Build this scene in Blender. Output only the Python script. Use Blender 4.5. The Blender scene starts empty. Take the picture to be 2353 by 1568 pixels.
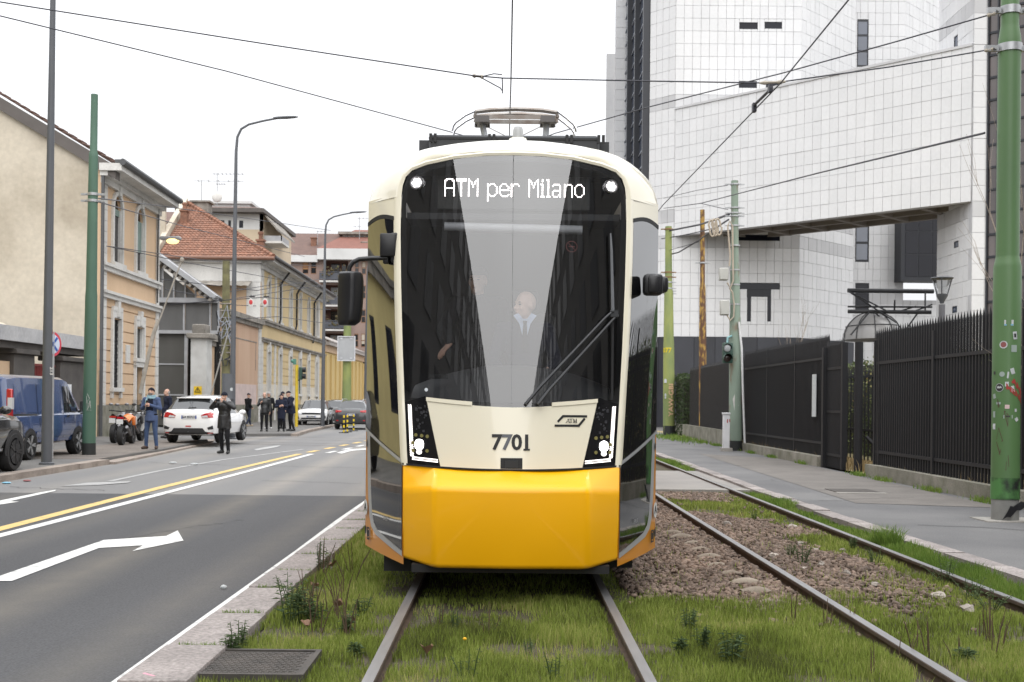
import bpy, bmesh, math, random
import numpy as np
from mathutils import Vector, Matrix
from mathutils.bvhtree import BVHTree
# ---------------------------------------------------------------- camera, sky, sun, exposure
S = bpy.context.scene
C = S.collection
F, CAMZ, ROLL = 2614.0, 1.6, 0.010           # focal length in survey pixels, eye height, camera roll
VPX, VPY = 1163.0, 923.0
cd = bpy.data.cameras.new('camera'); cam = bpy.data.objects.new('camera', cd); C.objects.link(cam)
S.camera = cam
cd.sensor_width = 36.0; cd.lens = 36.0 * F / 2353.0
cd.shift_x = (1176.5 - VPX) / 2353.0; cd.shift_y = (VPY - 784.0) / 2353.0
cd.clip_start = 0.05; cd.clip_end = 4000
cam.matrix_world = Matrix.Translation((0, 0, CAMZ)) @ Matrix.Rotation(math.pi / 2, 4, 'X') @ Matrix.Rotation(ROLL, 4, 'Z')
cd.dof.use_dof = True; cd.dof.focus_distance = 9.2; cd.dof.aperture_fstop = 6.3
SUN_EL, SUN_AZ = math.radians(48), math.radians(168)     # overcast: very soft sun behind the camera
W = bpy.data.worlds.new('World'); S.world = W; W.use_nodes = True
nt = W.node_tree; bg = nt.nodes['Background']
sky = nt.nodes.new('ShaderNodeTexSky'); sky.sky_type = 'NISHITA'; sky.sun_disc = False
sky.sun_elevation = SUN_EL; sky.sun_rotation = SUN_AZ; sky.dust_density = 4; sky.air_density = 1.5
hs = nt.nodes.new('ShaderNodeHueSaturation'); hs.inputs['Saturation'].default_value = 0.12
nt.links.new(sky.outputs[0], hs.inputs['Color'])
# overcast cloud layer: standard overcast luminance (1 + 2.4 sin e) / 3.4, all round the horizon
tc = nt.nodes.new('ShaderNodeTexCoord'); sx = nt.nodes.new('ShaderNodeSeparateXYZ')
nt.links.new(tc.outputs['Generated'], sx.inputs[0])
m1 = nt.nodes.new('ShaderNodeMath'); m1.operation = 'MULTIPLY_ADD'; m1.use_clamp = True
m1.inputs[1].default_value = 2.4 / 3.4; m1.inputs[2].default_value = 1 / 3.4
nt.links.new(sx.outputs['Z'], m1.inputs[0])
nz = nt.nodes.new('ShaderNodeTexNoise'); nz.inputs['Scale'].default_value = 2.2; nz.inputs['Detail'].default_value = 3
nt.links.new(tc.outputs['Generated'], nz.inputs['Vector'])
m2 = nt.nodes.new('ShaderNodeMath'); m2.operation = 'MULTIPLY_ADD'
m2.inputs[1].default_value = 0.16; m2.inputs[2].default_value = 0.92
nt.links.new(nz.outputs[0], m2.inputs[0])
m3 = nt.nodes.new('ShaderNodeMath'); m3.operation = 'MULTIPLY'
nt.links.new(m1.outputs[0], m3.inputs[0]); nt.links.new(m2.outputs[0], m3.inputs[1])
cl = nt.nodes.new('ShaderNodeVectorMath'); cl.operation = 'SCALE'
cl.inputs[0].default_value = (20.6, 20.9, 21.6)
nt.links.new(m3.outputs[0], cl.inputs['Scale'])
mx = nt.nodes.new('ShaderNodeMix'); mx.data_type = 'RGBA'; mx.inputs['Factor'].default_value = 0.92
nt.links.new(hs.outputs[0], mx.inputs['A']); nt.links.new(cl.outputs[0], mx.inputs['B'])
nt.links.new(mx.outputs['Result'], bg.inputs['Color'])
bg.inputs['Strength'].default_value = 0.10
sl = bpy.data.lights.new('sun', 'SUN'); sl.energy = 1.5; sl.angle = math.radians(90); sl.color = (1, .97, .93)
so = bpy.data.objects.new('sun', sl); C.objects.link(so); so.location = (0, -20, 60)
so.rotation_euler = (math.pi / 2 - SUN_EL, 0, math.radians(12))
S.view_settings.view_transform = 'Standard'; S.view_settings.look = 'None'
S.view_settings.gamma = 1; S.view_settings.exposure = 0.45; S.view_settings.use_curve_mapping = False
# ---------------------------------------------------------------- surveying helpers
def P(u, v, Y):
 """point at distance Y seen in survey direction (u, v)"""
 dx, dy = u - VPX, v - VPY
 return Vector(((dx + ROLL * dy) * Y / F, Y, CAMZ - (dy - ROLL * dx) * Y / F))
def G(u, v, z=0.0):
 dx, dy = u - VPX, v - VPY
 return P(u, v, (CAMZ - z) * F / (dy - ROLL * dx))
def onX(u, v, X):
 dx, dy = u - VPX, v - VPY
 return P(u, v, X * F / (dx + ROLL * dy))
# ---------------------------------------------------------------- materials
MATS = {}
def pm(name, col, rough=.6, metal=0., var=.12, scale=3., col2=None, mix=.5, bump=0., bscale=60., coat=0., spec=.5,
  rand=0., stretch=(1, 1, 1), detail=5., sharp=.25, fine=0., fscale=200., emit=None, estr=0.):
 if name in MATS: return MATS[name]
 m = bpy.data.materials.new(name); MATS[name] = m; m.use_nodes = True
 N, L = m.node_tree.nodes, m.node_tree.links; b = N['Principled BSDF']
 col = tuple(col) if len(col) == 4 else tuple(col) + (1,)
 b.inputs['Roughness'].default_value = rough; b.inputs['Metallic'].default_value = metal
 b.inputs['Coat Weight'].default_value = coat; b.inputs['Coat Roughness'].default_value = .04
 b.inputs['Specular IOR Level'].default_value = spec
 g = N.new('ShaderNodeNewGeometry'); mp = N.new('ShaderNodeMapping'); L.new(g.outputs['Position'], mp.inputs[0])
 mp.inputs['Scale'].default_value = stretch
 n = N.new('ShaderNodeTexNoise'); n.inputs['Scale'].default_value = scale; n.inputs['Detail'].default_value = detail
 L.new(mp.outputs[0], n.inputs['Vector'])
 r = N.new('ShaderNodeValToRGB'); r.color_ramp.elements[0].position = mix - sharp; r.color_ramp.elements[1].position = mix + sharp
 if col2 is None:
  r.color_ramp.elements[0].color = tuple(c * (1 - var) for c in col[:3]) + (1,)
  r.color_ramp.elements[1].color = tuple(min(1, c * (1 + var)) for c in col[:3]) + (1,)
 else:
  r.color_ramp.elements[0].color = tuple(col2) + (1,); r.color_ramp.elements[1].color = col
 L.new(n.outputs[0], r.inputs[0]); out = r.outputs[0]
 def mul(out, src, lo, hi):
  mr = N.new('ShaderNodeMapRange'); mr.inputs['To Min'].default_value = lo; mr.inputs['To Max'].default_value = hi
  L.new(src, mr.inputs['Value'])
  v = N.new('ShaderNodeVectorMath'); v.operation = 'SCALE'; L.new(out, v.inputs[0]); L.new(mr.outputs[0], v.inputs['Scale'])
  return v.outputs[0]
 if fine:
  n2 = N.new('ShaderNodeTexNoise'); n2.inputs['Scale'].default_value = fscale; n2.inputs['Detail'].default_value = 2
  L.new(g.outputs['Position'], n2.inputs['Vector']); out = mul(out, n2.outputs[0], 1 - fine * 1.6, 1 + fine * 1.6)
 if rand:
  oi = N.new('ShaderNodeObjectInfo')
  ad = N.new('ShaderNodeMath'); ad.operation = 'ADD'; L.new(oi.outputs['Random'], ad.inputs[0]); L.new(g.outputs['Random Per Island'], ad.inputs[1])
  fr = N.new('ShaderNodeMath'); fr.operation = 'FRACT'; L.new(ad.outputs[0], fr.inputs[0])
  out = mul(out, fr.outputs[0], 1 - rand, 1 + rand)
 L.new(out, b.inputs['Base Color'])
 if bump:
  n3 = N.new('ShaderNodeTexNoise'); n3.inputs['Scale'].default_value = bscale; n3.inputs['Detail'].default_value = 4
  L.new(mp.outputs[0], n3.inputs['Vector'])
  bp = N.new('ShaderNodeBump'); bp.inputs['Strength'].default_value = bump; bp.inputs['Distance'].default_value = .02
  L.new(n3.outputs[0], bp.inputs['Height']); L.new(bp.outputs[0], b.inputs['Normal'])
 if emit:
  b.inputs['Emission Color'].default_value = tuple(emit) + (1,); b.inputs['Emission Strength'].default_value = estr
 return m
def glassmat(name, tint=.55, boost=1.6, rough=.0, tcol=None):
 """thin pane: tinted see-through plus mirror reflection by Fresnel"""
 m = bpy.data.materials.new(name); MATS[name] = m; m.use_nodes = True
 N, L = m.node_tree.nodes, m.node_tree.links; N.remove(N['Principled BSDF'])
 t = N.new('ShaderNodeBsdfTransparent'); t.inputs[0].default_value = (tcol or (tint, tint * 1.01, tint * 1.02)) + (1,)
 gl = N.new('ShaderNodeBsdfGlossy'); gl.inputs['Roughness'].default_value = rough; gl.inputs[0].default_value = (1, 1, 1, 1)
 fr = N.new('ShaderNodeFresnel'); fr.inputs[0].default_value = 1.52
 mu = N.new('ShaderNodeMath'); mu.operation = 'MULTIPLY'; mu.use_clamp = True; mu.inputs[1].default_value = boost
 L.new(fr.outputs[0], mu.inputs[0]); mx = N.new('ShaderNodeMixShader')
 L.new(mu.outputs[0], mx.inputs[0]); L.new(t.outputs[0], mx.inputs[1]); L.new(gl.outputs[0], mx.inputs[2])
 L.new(mx.outputs[0], N['Material Output'].inputs['Surface'])
 return m
def emitmat(name, col, strength):
 m = bpy.data.materials.new(name); MATS[name] = m; m.use_nodes = True
 N, L = m.node_tree.nodes, m.node_tree.links; N.remove(N['Principled BSDF'])
 e = N.new('ShaderNodeEmission'); e.inputs[0].default_value = tuple(col) + (1,); e.inputs[1].default_value = strength
 L.new(e.outputs[0], N['Material Output'].inputs['Surface'])
 return m
# ---------------------------------------------------------------- objects
def thing(name, label, cat, loc=(0, 0, 0), rz=0., group=None):
 o = bpy.data.objects.new(name, None); C.objects.link(o); o.location = loc; o.rotation_euler = (0, 0, rz)
 o.empty_display_size = .2
 o['label'] = label; o['category'] = cat
 if group: o['group'] = group
 return o
def tag(o, label, cat, group=None):
 o['label'] = label; o['category'] = cat
 if group: o['group'] = group
 return o
def rootloc(p):
 while p.parent: p = p.parent
 return Vector(p.location)
class B:
 """mesh collector; .build() links everything collected as ONE object"""
 def __init__(s): s.v, s.f, s.m = [], [], []
 def add(s, vs, fs, mi=0):
  k = len(s.v); s.v += [tuple(p) for p in vs]; s.f += [tuple(i + k for i in f) for f in fs]; s.m += [mi] * len(fs); return s
 def box(s, c, d, rz=0., mi=0, R=None):
  hx, hy, hz = d[0] / 2, d[1] / 2, d[2] / 2
  M = R if R is not None else Matrix.Rotation(rz, 3, 'Z'); c = Vector(c)
  vs = [c + M @ Vector((x * hx, y * hy, z * hz)) for z in (-1, 1) for x, y in ((-1, -1), (1, -1), (1, 1), (-1, 1))]
  return s.add(vs, BOXF, mi)
 def bb(s, x0, x1, y0, y1, z0, z1, mi=0):
  return s.box(((x0 + x1) / 2, (y0 + y1) / 2, (z0 + z1) / 2), (abs(x1 - x0), abs(y1 - y0), abs(z1 - z0)), 0, mi)
 def bar(s, p, q, w, h=None, mi=0, up=(0, 0, 1)):
  p, q = Vector(p), Vector(q); d = q - p; n = d.length
  if n < 1e-6: return s
  y = d / n; u = Vector(up)
  if abs(y.dot(u)) > .98: u = Vector((1, 0, 0))
  x = y.cross(u).normalized(); z = x.cross(y)
  return s.box((p + q) / 2, (w, n, h or w), 0, mi, Matrix((x, y, z)).transposed())
 def tube(s, pts, r, n=8, mi=0, cap=True, flat=1.):
  pts = [Vector(p) for p in pts]; k = len(pts)
  rr = r if hasattr(r, '__len__') else [r] * k
  vs, fs = [], []; X = None
  for i, p in enumerate(pts):
   d = (pts[min(i + 1, k - 1)] - pts[max(i - 1, 0)]).normalized()
   if X is None:
    a = Vector((0, 0, 1)) if abs(d.z) < .9 else Vector((1, 0, 0))
    X = d.cross(a).normalized()
   else: X = (X - d * X.dot(d)).normalized()
   Yv = d.cross(X)
   for j in range(n):
    t = 2 * math.pi * j / n
    vs.append(p + (X * math.cos(t) + Yv * math.sin(t) * flat) * rr[i])
  for i in range(k - 1):
   for j in range(n):
    a, b = i * n + j, i * n + (j + 1) % n
    fs.append((a, b, b + n, a + n))
  if cap: fs += [tuple(reversed(range(n))), tuple(range((k - 1) * n, k * n))]
  return s.add(vs, fs, mi)
 def lathe(s, prof, o=(0, 0, 0), n=16, mi=0, axis='Z'):
  o = Vector(o); vs, fs = [], []
  for r, h in prof:
   for j in range(n):
    t = 2 * math.pi * j / n; a, b = r * math.cos(t), r * math.sin(t)
    vs.append(o + (Vector((a, b, h)) if axis == 'Z' else Vector((h, a, b)) if axis == 'X' else Vector((b, h, a))))
  for i in range(len(prof) - 1):
   for j in range(n):
    p, q = i * n + j, i * n + (j + 1) % n; fs.append((p, q, q + n, p + n))
  fs += [tuple(reversed(range(n))), tuple(range((len(prof) - 1) * n, len(prof) * n))]
  return s.add(vs, fs, mi)
 def ell(s, c, r, n=12, m=8, mi=0, R=None):
  c = Vector(c); vs, fs = [], []
  for i in range(m + 1):
   a = math.pi * i / m
   for j in range(n):
    t = 2 * math.pi * j / n
    q = Vector((r[0] * max(math.sin(a), .02) * math.cos(t), r[1] * max(math.sin(a), .02) * math.sin(t), -r[2] * math.cos(a)))
    vs.append(c + (R @ q if R else q))
  for i in range(m):
   for j in range(n):
    p, q = i * n + j, i * n + (j + 1) % n; fs.append((p, q, q + n, p + n))
  fs += [tuple(reversed(range(n))), tuple(range(m * n, m * n + n))]
  return s.add(vs, fs, mi)
 def prism(s, poly, off, mi=0):
  """poly: 3D outline, off: thickness vector"""
  poly = [Vector(p) for p in poly]; off = Vector(off); n = len(poly)
  vs = poly + [p + off for p in poly]
  fs = [tuple(range(n)), tuple(reversed(range(n, 2 * n)))] + [(i, i + n, (i + 1) % n + n, (i + 1) % n) for i in range(n)]
  return s.add(vs, fs, mi)
 def quad(s, *p, mi=0): return s.add(p, [tuple(range(len(p)))], mi)
 def grid(s, rows, mi=0, closed=False):
  n = len(rows[0]); vs = [p for r in rows for p in r]; fs = []
  for i in range(len(rows) - 1):
   for j in range(n if closed else n - 1):
    a, b = i * n + j, i * n + (j + 1) % n; fs.append((a, b, b + n, a + n))
  return s.add(vs, fs, mi)
 def build(s, name, mat, parent=None, smooth=False, local=False, label=None, kind=None, bevel=0., seg=2, angle=35, recalc=True, subsurf=0):
  me = bpy.data.meshes.new(name); off = Vector((0, 0, 0))
  if parent is not None and not local: off = rootloc(parent)
  me.from_pydata([(p[0] - off[0], p[1] - off[1], p[2] - off[2]) for p in s.v], [], s.f)
  for mt in (mat if isinstance(mat, (list, tuple)) else [mat]): me.materials.append(mt)
  if any(s.m): me.polygons.foreach_set('material_index', s.m)
  if recalc or bevel:
   bm = bmesh.new(); bm.from_mesh(me)
   bmesh.ops.remove_doubles(bm, verts=bm.verts, dist=1e-5)
   if recalc: bmesh.ops.recalc_face_normals(bm, faces=bm.faces)
   if bevel:
    ed = [e for e in bm.edges if len(e.link_faces) == 2 and e.calc_face_angle(0) > math.radians(angle)]
    if ed: bmesh.ops.bevel(bm, geom=ed, offset=bevel, segments=seg, affect='EDGES', profile=.5, clamp_overlap=True)
   bm.to_mesh(me); bm.free()
  if smooth or bevel:
   me.shade_smooth()
   if angle and angle < 170: me.set_sharp_from_angle(angle=math.radians(max(angle, 38)))
  o = bpy.data.objects.new(name, me); C.objects.link(o)
  if parent is not None: o.parent = parent
  if subsurf:
   md = o.modifiers.new('sub', 'SUBSURF'); md.levels = md.render_levels = subsurf
  if label: o['label'] = label
  if kind: o['kind'] = kind
  return o
BOXF = [(3, 2, 1, 0), (4, 5, 6, 7), (0, 1, 5, 4), (1, 2, 6, 5), (2, 3, 7, 6), (3, 0, 4, 7)]
def copy_obj(o, parent=None, loc=None):
 c = o.copy(); C.objects.link(c)
 if parent is not None: c.parent = parent
 if loc is not None: c.location = loc
 return c
def copy_tree(o, parent=None):
 c = o.copy(); C.objects.link(c)
 if parent is not None: c.parent = parent
 for ch in list(o.children): copy_tree(ch, c)
 return c
def inst(name, me, parent, loc, rz=0., scale=(1, 1, 1), mat4=None):
 """another object on a shared mesh, placed in world space under a thing"""
 o = bpy.data.objects.new(name, me); C.objects.link(o)
 if parent is not None: o.parent = parent
 M = mat4 if mat4 is not None else Matrix.LocRotScale(Vector(loc), Matrix.Rotation(rz, 3, 'Z'), Vector(scale))
 if parent is not None: M = Matrix.Translation(-rootloc(parent)) @ M
 o.matrix_local = M
 return o
def cubemesh(name, mat, d=(1, 1, 1), bevel=0.):
 b = B().box((0, 0, 0), d); o = b.build(name, mat, bevel=bevel, seg=1); me = o.data; bpy.data.objects.remove(o); return me
def evalmesh(o):
 dg = bpy.context.evaluated_depsgraph_get(); me = bpy.data.meshes.new_from_object(o.evaluated_get(dg)); return me
def text2d(txt, size=1., bold=0., res=3, align='CENTER', shear=0., spacing=1.):
 """flat lettering: (verts2d, faces)"""
 cu = bpy.data.curves.new('t', 'FONT'); cu.body = txt; cu.size = size; cu.offset = bold; cu.resolution_u = res
 cu.align_x = align; cu.align_y = 'CENTER'; cu.shear = shear; cu.space_character = spacing
 o = bpy.data.objects.new('t', cu); C.objects.link(o); bpy.context.view_layer.update()
 me = evalmesh(o); bpy.data.objects.remove(o)
 vs = [(v.co.x, v.co.y) for v in me.vertices]; fs = [tuple(p.vertices) for p in me.polygons]; bpy.data.meshes.remove(me)
 return vs, fs
def lettering(name, txt, size, mat, parent, pos, ex, ez, bold=0., local=False, **k):
 """ex, ez: world directions of text x and y"""
 vs, fs = text2d(txt, size, bold, **k); pos, ex, ez = Vector(pos), Vector(ex).normalized(), Vector(ez).normalized()
 b = B().add([pos + ex * x + ez * y for x, y in vs], fs)
 return b.build(name, mat, parent, local=local, recalc=False)
class Fr:
 """upright wall frame: s along the wall, d outward, z up"""
 def __init__(f, o, a, n): f.o = Vector((o[0], o[1], 0)); f.a = Vector((a[0], a[1], 0)).normalized(); f.n = Vector((n[0], n[1], 0)).normalized()
 def p(f, s, d, z): return f.o + f.a * s + f.n * d + Vector((0, 0, z))
 def rot(f): return Matrix((f.a, f.n, Vector((0, 0, 1)))).transposed()
 def box(f, b, s0, s1, d0, d1, z0, z1, mi=0):
  c = f.p((s0 + s1) / 2, (d0 + d1) / 2, (z0 + z1) / 2); return b.box(c, (abs(s1 - s0), abs(d1 - d0), abs(z1 - z0)), 0, mi, f.rot())
 def inst(f, name, me, par, s0, s1, d0, d1, z0, z1):
  M = Matrix.Translation(f.p((s0 + s1) / 2, (d0 + d1) / 2, (z0 + z1) / 2)) @ f.rot().to_4x4() @ Matrix.Diagonal((abs(s1 - s0), abs(d1 - d0), abs(z1 - z0), 1))
  return inst(name, me, par, None, mat4=M)
 def s_of(f, u, v=923):
  """where the survey direction u meets the wall"""
  k = (u - VPX + ROLL * (v - VPY)) / F       # X = k Y
  return (k * f.o.y - f.o.x) / (f.a.x - k * f.a.y)
 def sz(f, u, v):
  s = f.s_of(u, v); q = f.p(s, 0, 0); dx, dy = u - VPX, v - VPY
  return s, CAMZ - (dy - ROLL * dx) * q.y / F
def strip(name, pts, w, z, mat, parent=None):
 """flat painted line along ground points"""
 pts = [Vector((p[0], p[1], 0)) for p in pts]; b = B(); rows = []
 for i, p in enumerate(pts):
  d = (pts[min(i + 1, len(pts) - 1)] - pts[max(i - 1, 0)]).normalized(); n = Vector((-d.y, d.x, 0)) * w / 2
  rows.append([p - n + Vector((0, 0, z)), p + n + Vector((0, 0, z))])
 b.grid(rows); return b.build(name, mat, parent, kind='structure')
rnd = random.Random(7)
# ================================================================ GROUND, ROAD, TRACKS
asph_old = pm('asphalt_old', (.195, .192, .188), .9, col2=(.145, .145, .147), scale=.45, fine=.26, fscale=45, bump=.25, bscale=120, stretch=(1, .25, 1))
asph_new = pm('asphalt_new', (.078, .078, .082), .85, col2=(.046, .047, .051), scale=.6, fine=.42, fscale=60, bump=.35, bscale=150, stretch=(1, .12, 1))
asph_walk = pm('asphalt_walk', (.165, .162, .159), .9, col2=(.095, .095, .098), scale=.7, fine=.26, fscale=60, bump=.25, bscale=90)
asph_left = pm('asphalt_left_walk', (.165, .16, .153), .9, col2=(.105, .102, .098), scale=.9, fine=.22, fscale=80, bump=.2, bscale=90)
granite = pm('granite_pink', (.335, .298, .282), .8, col2=(.20, .178, .168), scale=2.5, fine=.42, fscale=38, bump=.5, bscale=70, rand=.14)
granite_old = pm('granite_dirty', (.34, .29, .25), .85, col2=(.20, .165, .14), scale=2, fine=.3, fscale=45, bump=.4, bscale=60, rand=.15)
white_paint = pm('road_paint_white', (.62, .62, .60), .7, col2=(.30, .30, .30), scale=7, mix=.36, sharp=.08, fine=.12, fscale=60)
faded_paint = pm('road_paint_faded', (.42, .42, .41), .8, col2=(.24, .24, .24), scale=3, fine=.2, fscale=50)
yellow_paint = pm('road_paint_yellow', (.60, .43, .16), .7, col2=(.32, .25, .13), scale=6, mix=.37, sharp=.08, fine=.12, fscale=60)
soil = pm('soil', (.085, .066, .045), .95, col2=(.05, .05, .022), scale=1.4, fine=.3, fscale=60, bump=.6, bscale=30)
earth = pm('earth', (.13, .125, .12), .95, scale=.2)
concrete = pm('concrete', (.36, .34, .31), .85, col2=(.20, .19, .17), scale=2.2, fine=.2, fscale=50, bump=.3, bscale=50, rand=.08)
moss_conc = pm('concrete_mossy', (.27, .25, .215), .9, col2=(.115, .115, .075), scale=2.6, fine=.25, fscale=40, bump=.4, bscale=40, rand=.12)
rail_top = pm('rail_steel', (.34, .335, .335), .38, metal=.75, var=.12, scale=6, stretch=(6, .6, 1))
rail_rust = pm('rail_rust', (.115, .078, .055), .85, col2=(.06, .045, .036), scale=9, fine=.2)
dry = pm('dry_grass_ground', (.36, .27, .15), .95, col2=(.17, .16, .07), scale=1.2, fine=.3, fscale=40, bump=.5, bscale=30)
cobble = pm('cobble_walk', (.19, .165, .145), .9, col2=(.12, .105, .092), scale=1.1, fine=.3, fscale=30, bump=.5, bscale=18)
def streaks(m, lines, col):
 """dust settled in streaks between the wheel paths (world X, drift per metre, width, amount)"""
 N, L = m.node_tree.nodes, m.node_tree.links; b = N['Principled BSDF']; out = b.inputs['Base Color'].links[0].from_socket
 g = N.new('ShaderNodeNewGeometry'); s = N.new('ShaderNodeSeparateXYZ'); L.new(g.outputs['Position'], s.inputs[0]); n = N.new('ShaderNodeTexNoise'); n.inputs['Scale'].default_value = 2.2; n.inputs['Detail'].default_value = 7; L.new(g.outputs['Position'], n.inputs['Vector'])
 def M(op, a, c=None, clamp=False):
  q = N.new('ShaderNodeMath'); q.operation = op; q.use_clamp = clamp
  for i, v in enumerate((a, c)):
   if v is None: continue
   if isinstance(v, (int, float)): q.inputs[i].default_value = v
   else: L.new(v, q.inputs[i])
  return q.outputs[0]
 tot = None
 for x0, dr, w, amt in lines:
  d = M('ABSOLUTE', M('ADD', M('SUBTRACT', s.outputs['X'], x0), M('MULTIPLY', s.outputs['Y'], -dr))); k = M('MULTIPLY', M('SUBTRACT', 1, M('DIVIDE', d, w), True), amt); k = M('MULTIPLY', k, M('MULTIPLY_ADD', n.outputs[0], 1.6)); tot = k if tot is None else M('ADD', tot, k, True)
 mx = N.new('ShaderNodeMix'); mx.data_type = 'RGBA'; L.new(tot, mx.inputs['Factor']); L.new(out, mx.inputs['A']); mx.inputs['B'].default_value = tuple(col) + (1,); L.new(mx.outputs['Result'], b.inputs['Base Color'])
SL = [(-3.45, -.037, .45, .42), (-5.0, -.03, .4, .2), (-2.5, -.004, .35, .25), (-7.4, -.03, .6, .2), (-9.2, -.02, .5, .4)]
streaks(asph_new, SL, (.15, .135, .112)); streaks(asph_old, SL, (.29, .265, .23))
def sheet(name, x0, x1, y0, y1, z, mat, cuts=1):
 b = B(); n = cuts
 b.grid([[(x0 + (x1 - x0) * i / n, y0 + (y1 - y0) * j / n, z) for i in range(n + 1)] for j in range(n + 1)])
 return b.build(name, mat, None, kind='structure', recalc=False)
def slab(name, poly, z0, z1, mat):
 b = B(); b.prism([(x, y, z0) for x, y in poly], (0, 0, z1 - z0)); return b.build(name, mat, None, kind='structure')
sheet('ground', -1500, 1500, -1500, 1500, -.06, earth)
sheet('road', -16, -2.02, -45, 175, 0, asph_old)
sheet('road_resurfaced_patch', -9.45, -2.04, -44, 18.9, .004, asph_new)
sheet('track_bed', -1.64, 4.32, -44, 20.0, .025, soil, 2)
sheet('track_bed_beyond_crossing', -1.64, 4.32, 25.65, 150, .025, soil, 2)
# ---- road markings
Z8 = lambda zx, zy: G(zx * .3672, zy * .3672 + 992.6, 0.0)
def marking(name, zpts, mat=white_paint, z=.010):
 b = B(); b.quad(*[(q.x, q.y, z) for q in (Z8(*p) for p in zpts)])
 return b.build(name, mat, None, kind='structure', recalc=False)
marking('lane_arrow', [(-70, 940), (0, 908), (650, 682), (1040, 657), (1112, 622), (1148, 686), (828, 752), (895, 716), (620, 732), (75, 940)])
marking('lane_arrow', [(-40, 448), (0, 434), (240, 385), (350, 366), (345, 374), (60, 438), (120, 441), (0, 459), (-60, 470)], white_paint)
marking('lane_arrow', [(378, 343), (545, 322), (822, 312), (800, 322), (600, 337)], faded_paint)
marking('lane_arrow', [(1588, 112), (1660, 97), (1760, 84), (1735, 97), (1700, 104), (1610, 118)], faded_paint)
marking('lane_arrow', [(2105, 133), (2180, 112), (2300, 105), (2300, 113), (2200, 121), (2140, 138)], white_paint)
def line_from_pixels(name, zp, w, mat, z=.008):
 return strip(name, [Z8(*p) for p in zp], w, z, mat)
strip('edge_line', [(-2.16, -40), (-2.13, 6), (-2.14, 12), (-2.17, 15), (-2.16, 19), (-2.15, 60)], .13, .0085, white_paint)
# yellow + white centre lines (they swing a little as the photo shows)
yl = [Z8(*p) for p in [(0, 592), (400, 516), (700, 441), (930, 374), (1150, 313), (1500, 222), (1885, 140)]]
wl = [Z8(*p) for p in [(0, 637), (500, 540), (900, 421), (1300, 311), (1700, 207), (1955, 140)]]
def fit(L):
 k = np.polyfit([p.y for p in L], [p.x for p in L], 2); y0, y1 = L[0].y, L[-1].y
 return [Vector((float(np.polyval(k, y0 + (y1 - y0) * i / 16)), y0 + (y1 - y0) * i / 16, 0)) for i in range(17)]
yl, wl = fit(yl), fit(wl)
ext = lambda L: [Vector((L[0].x - (L[1].x - L[0].x) * 28, L[0].y - (L[1].y - L[0].y) * 28, 0))] + L
strip('yellow_line', ext(yl), .19, .008, yellow_paint); strip('white_line', ext(wl), .16, .008, white_paint)
for k in range(9):
 y = yl[-1].y + 1.1 + k * 2.5; dx = (yl[-1].x - yl[-2].x) / (yl[-1].y - yl[-2].y)
 x = yl[-1].x + .05 * (y - yl[-1].y)
 strip('yellow_dash', [(x, y), (x + .06, y + 1.3)], .2, .008, yellow_paint)
 strip('white_dash', [(x + .62, y - .3), (x + .68, y + 1.0)], .16, .008, white_paint)
strip('faded_lane_line', [Z8(680, 312), Z8(1000, 245), Z8(1400, 175), Z8(1900, 110)], .12, .006, faded_paint)
# dirt streaks between the wheel paths
dust = pm('road_dust', (.135, .122, .105), .95, col2=(.066, .066, .066), scale=2.4, mix=.5, sharp=.2, fine=.3, fscale=50, stretch=(1, .2, 1))
cr_m = pm('crack', (.03, .03, .03), .95); b = B(); r_ = random.Random(9)
for u0, v0, u1, v1 in ((340, 1062, 455, 1072), (440, 1068, 838, 1076), (150, 1062, 330, 1052), (600, 1105, 835, 1112), (20, 1120, 250, 1128), (300, 1235, 560, 1195)):
 p, q = G(u0, v0), G(u1, v1); pts = [p.lerp(q, i / 14) + Vector((r_.uniform(-.05, .05), r_.uniform(-.12, .12), 0)) for i in range(15)]
 b.grid([[(a.x, a.y - .014, .0065), (a.x, a.y + .014, .0065)] for a in pts])
b.build('road_cracks', cr_m, None, kind='structure', recalc=False)
# tram rails of the depot junction set flush in the far road
for v0 in (1005, 1010.5, 1018, 1023):
 a, b_ = G(520, v0 - 3, 0), G(850, v0 + 4, 0)
 strip('junction_rail', [a, (a + b_) / 2, b_], .10, .007, rail_rust)
# ---- pavements
def kerb_run(owner, p, q, w, h, L, z0, mat, jitter=.008, gap=.012, seed=1, bev=.015):
 """single kerb stones as parts of the pavement they edge"""
 r = random.Random(seed); p, q = Vector((p[0], p[1], 0)), Vector((q[0], q[1], 0)); d = (q - p); n = d.length; d.normalize(); ang = math.atan2(-d.x, d.y)
 t = 0; me = None
 while t < n - .1:
  l = min(L * r.uniform(.88, 1.12), n - t)
  if me is None: me = cubemesh('kerb_stone', mat, (1, 1, 1));
  c = p + d * (t + l / 2)
  o = bpy.data.objects.new('kerb_stone', me); C.objects.link(o); o.parent = owner
  o.matrix_local = Matrix.Translation((c.x + r.uniform(-jitter, jitter), c.y, z0 + h / 2 + r.uniform(-.6, .6) * jitter)) @ Matrix.Rotation(ang + r.uniform(-.004, .004), 4, 'Z') @ Matrix.Diagonal((w, l - gap, h, 1))
  t += l
pl = slab('pavement_depot_side', [(-9.72, -45), (-9.75, 26), (-10.0, 33), (-10.6, 40.5), (-11.4, 43.2), (-16.6, 43.2), (-16.6, -45)], -.05, .115, asph_left)
kerb_run(pl, (-9.48, 14), (-9.62, 27.2), .3, .17, 1.6, -.05, granite_old, seed=3)
slab('driveway_ramp', [(-9.35, 27.25), (-9.8, 33), (-10.4, 40.2), (-11.0, 43.0), (-11.35, 43.1), (-10.72, 40.2), (-10.1, 33), (-9.72, 27.25)], -.05, .055, granite_old)
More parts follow.
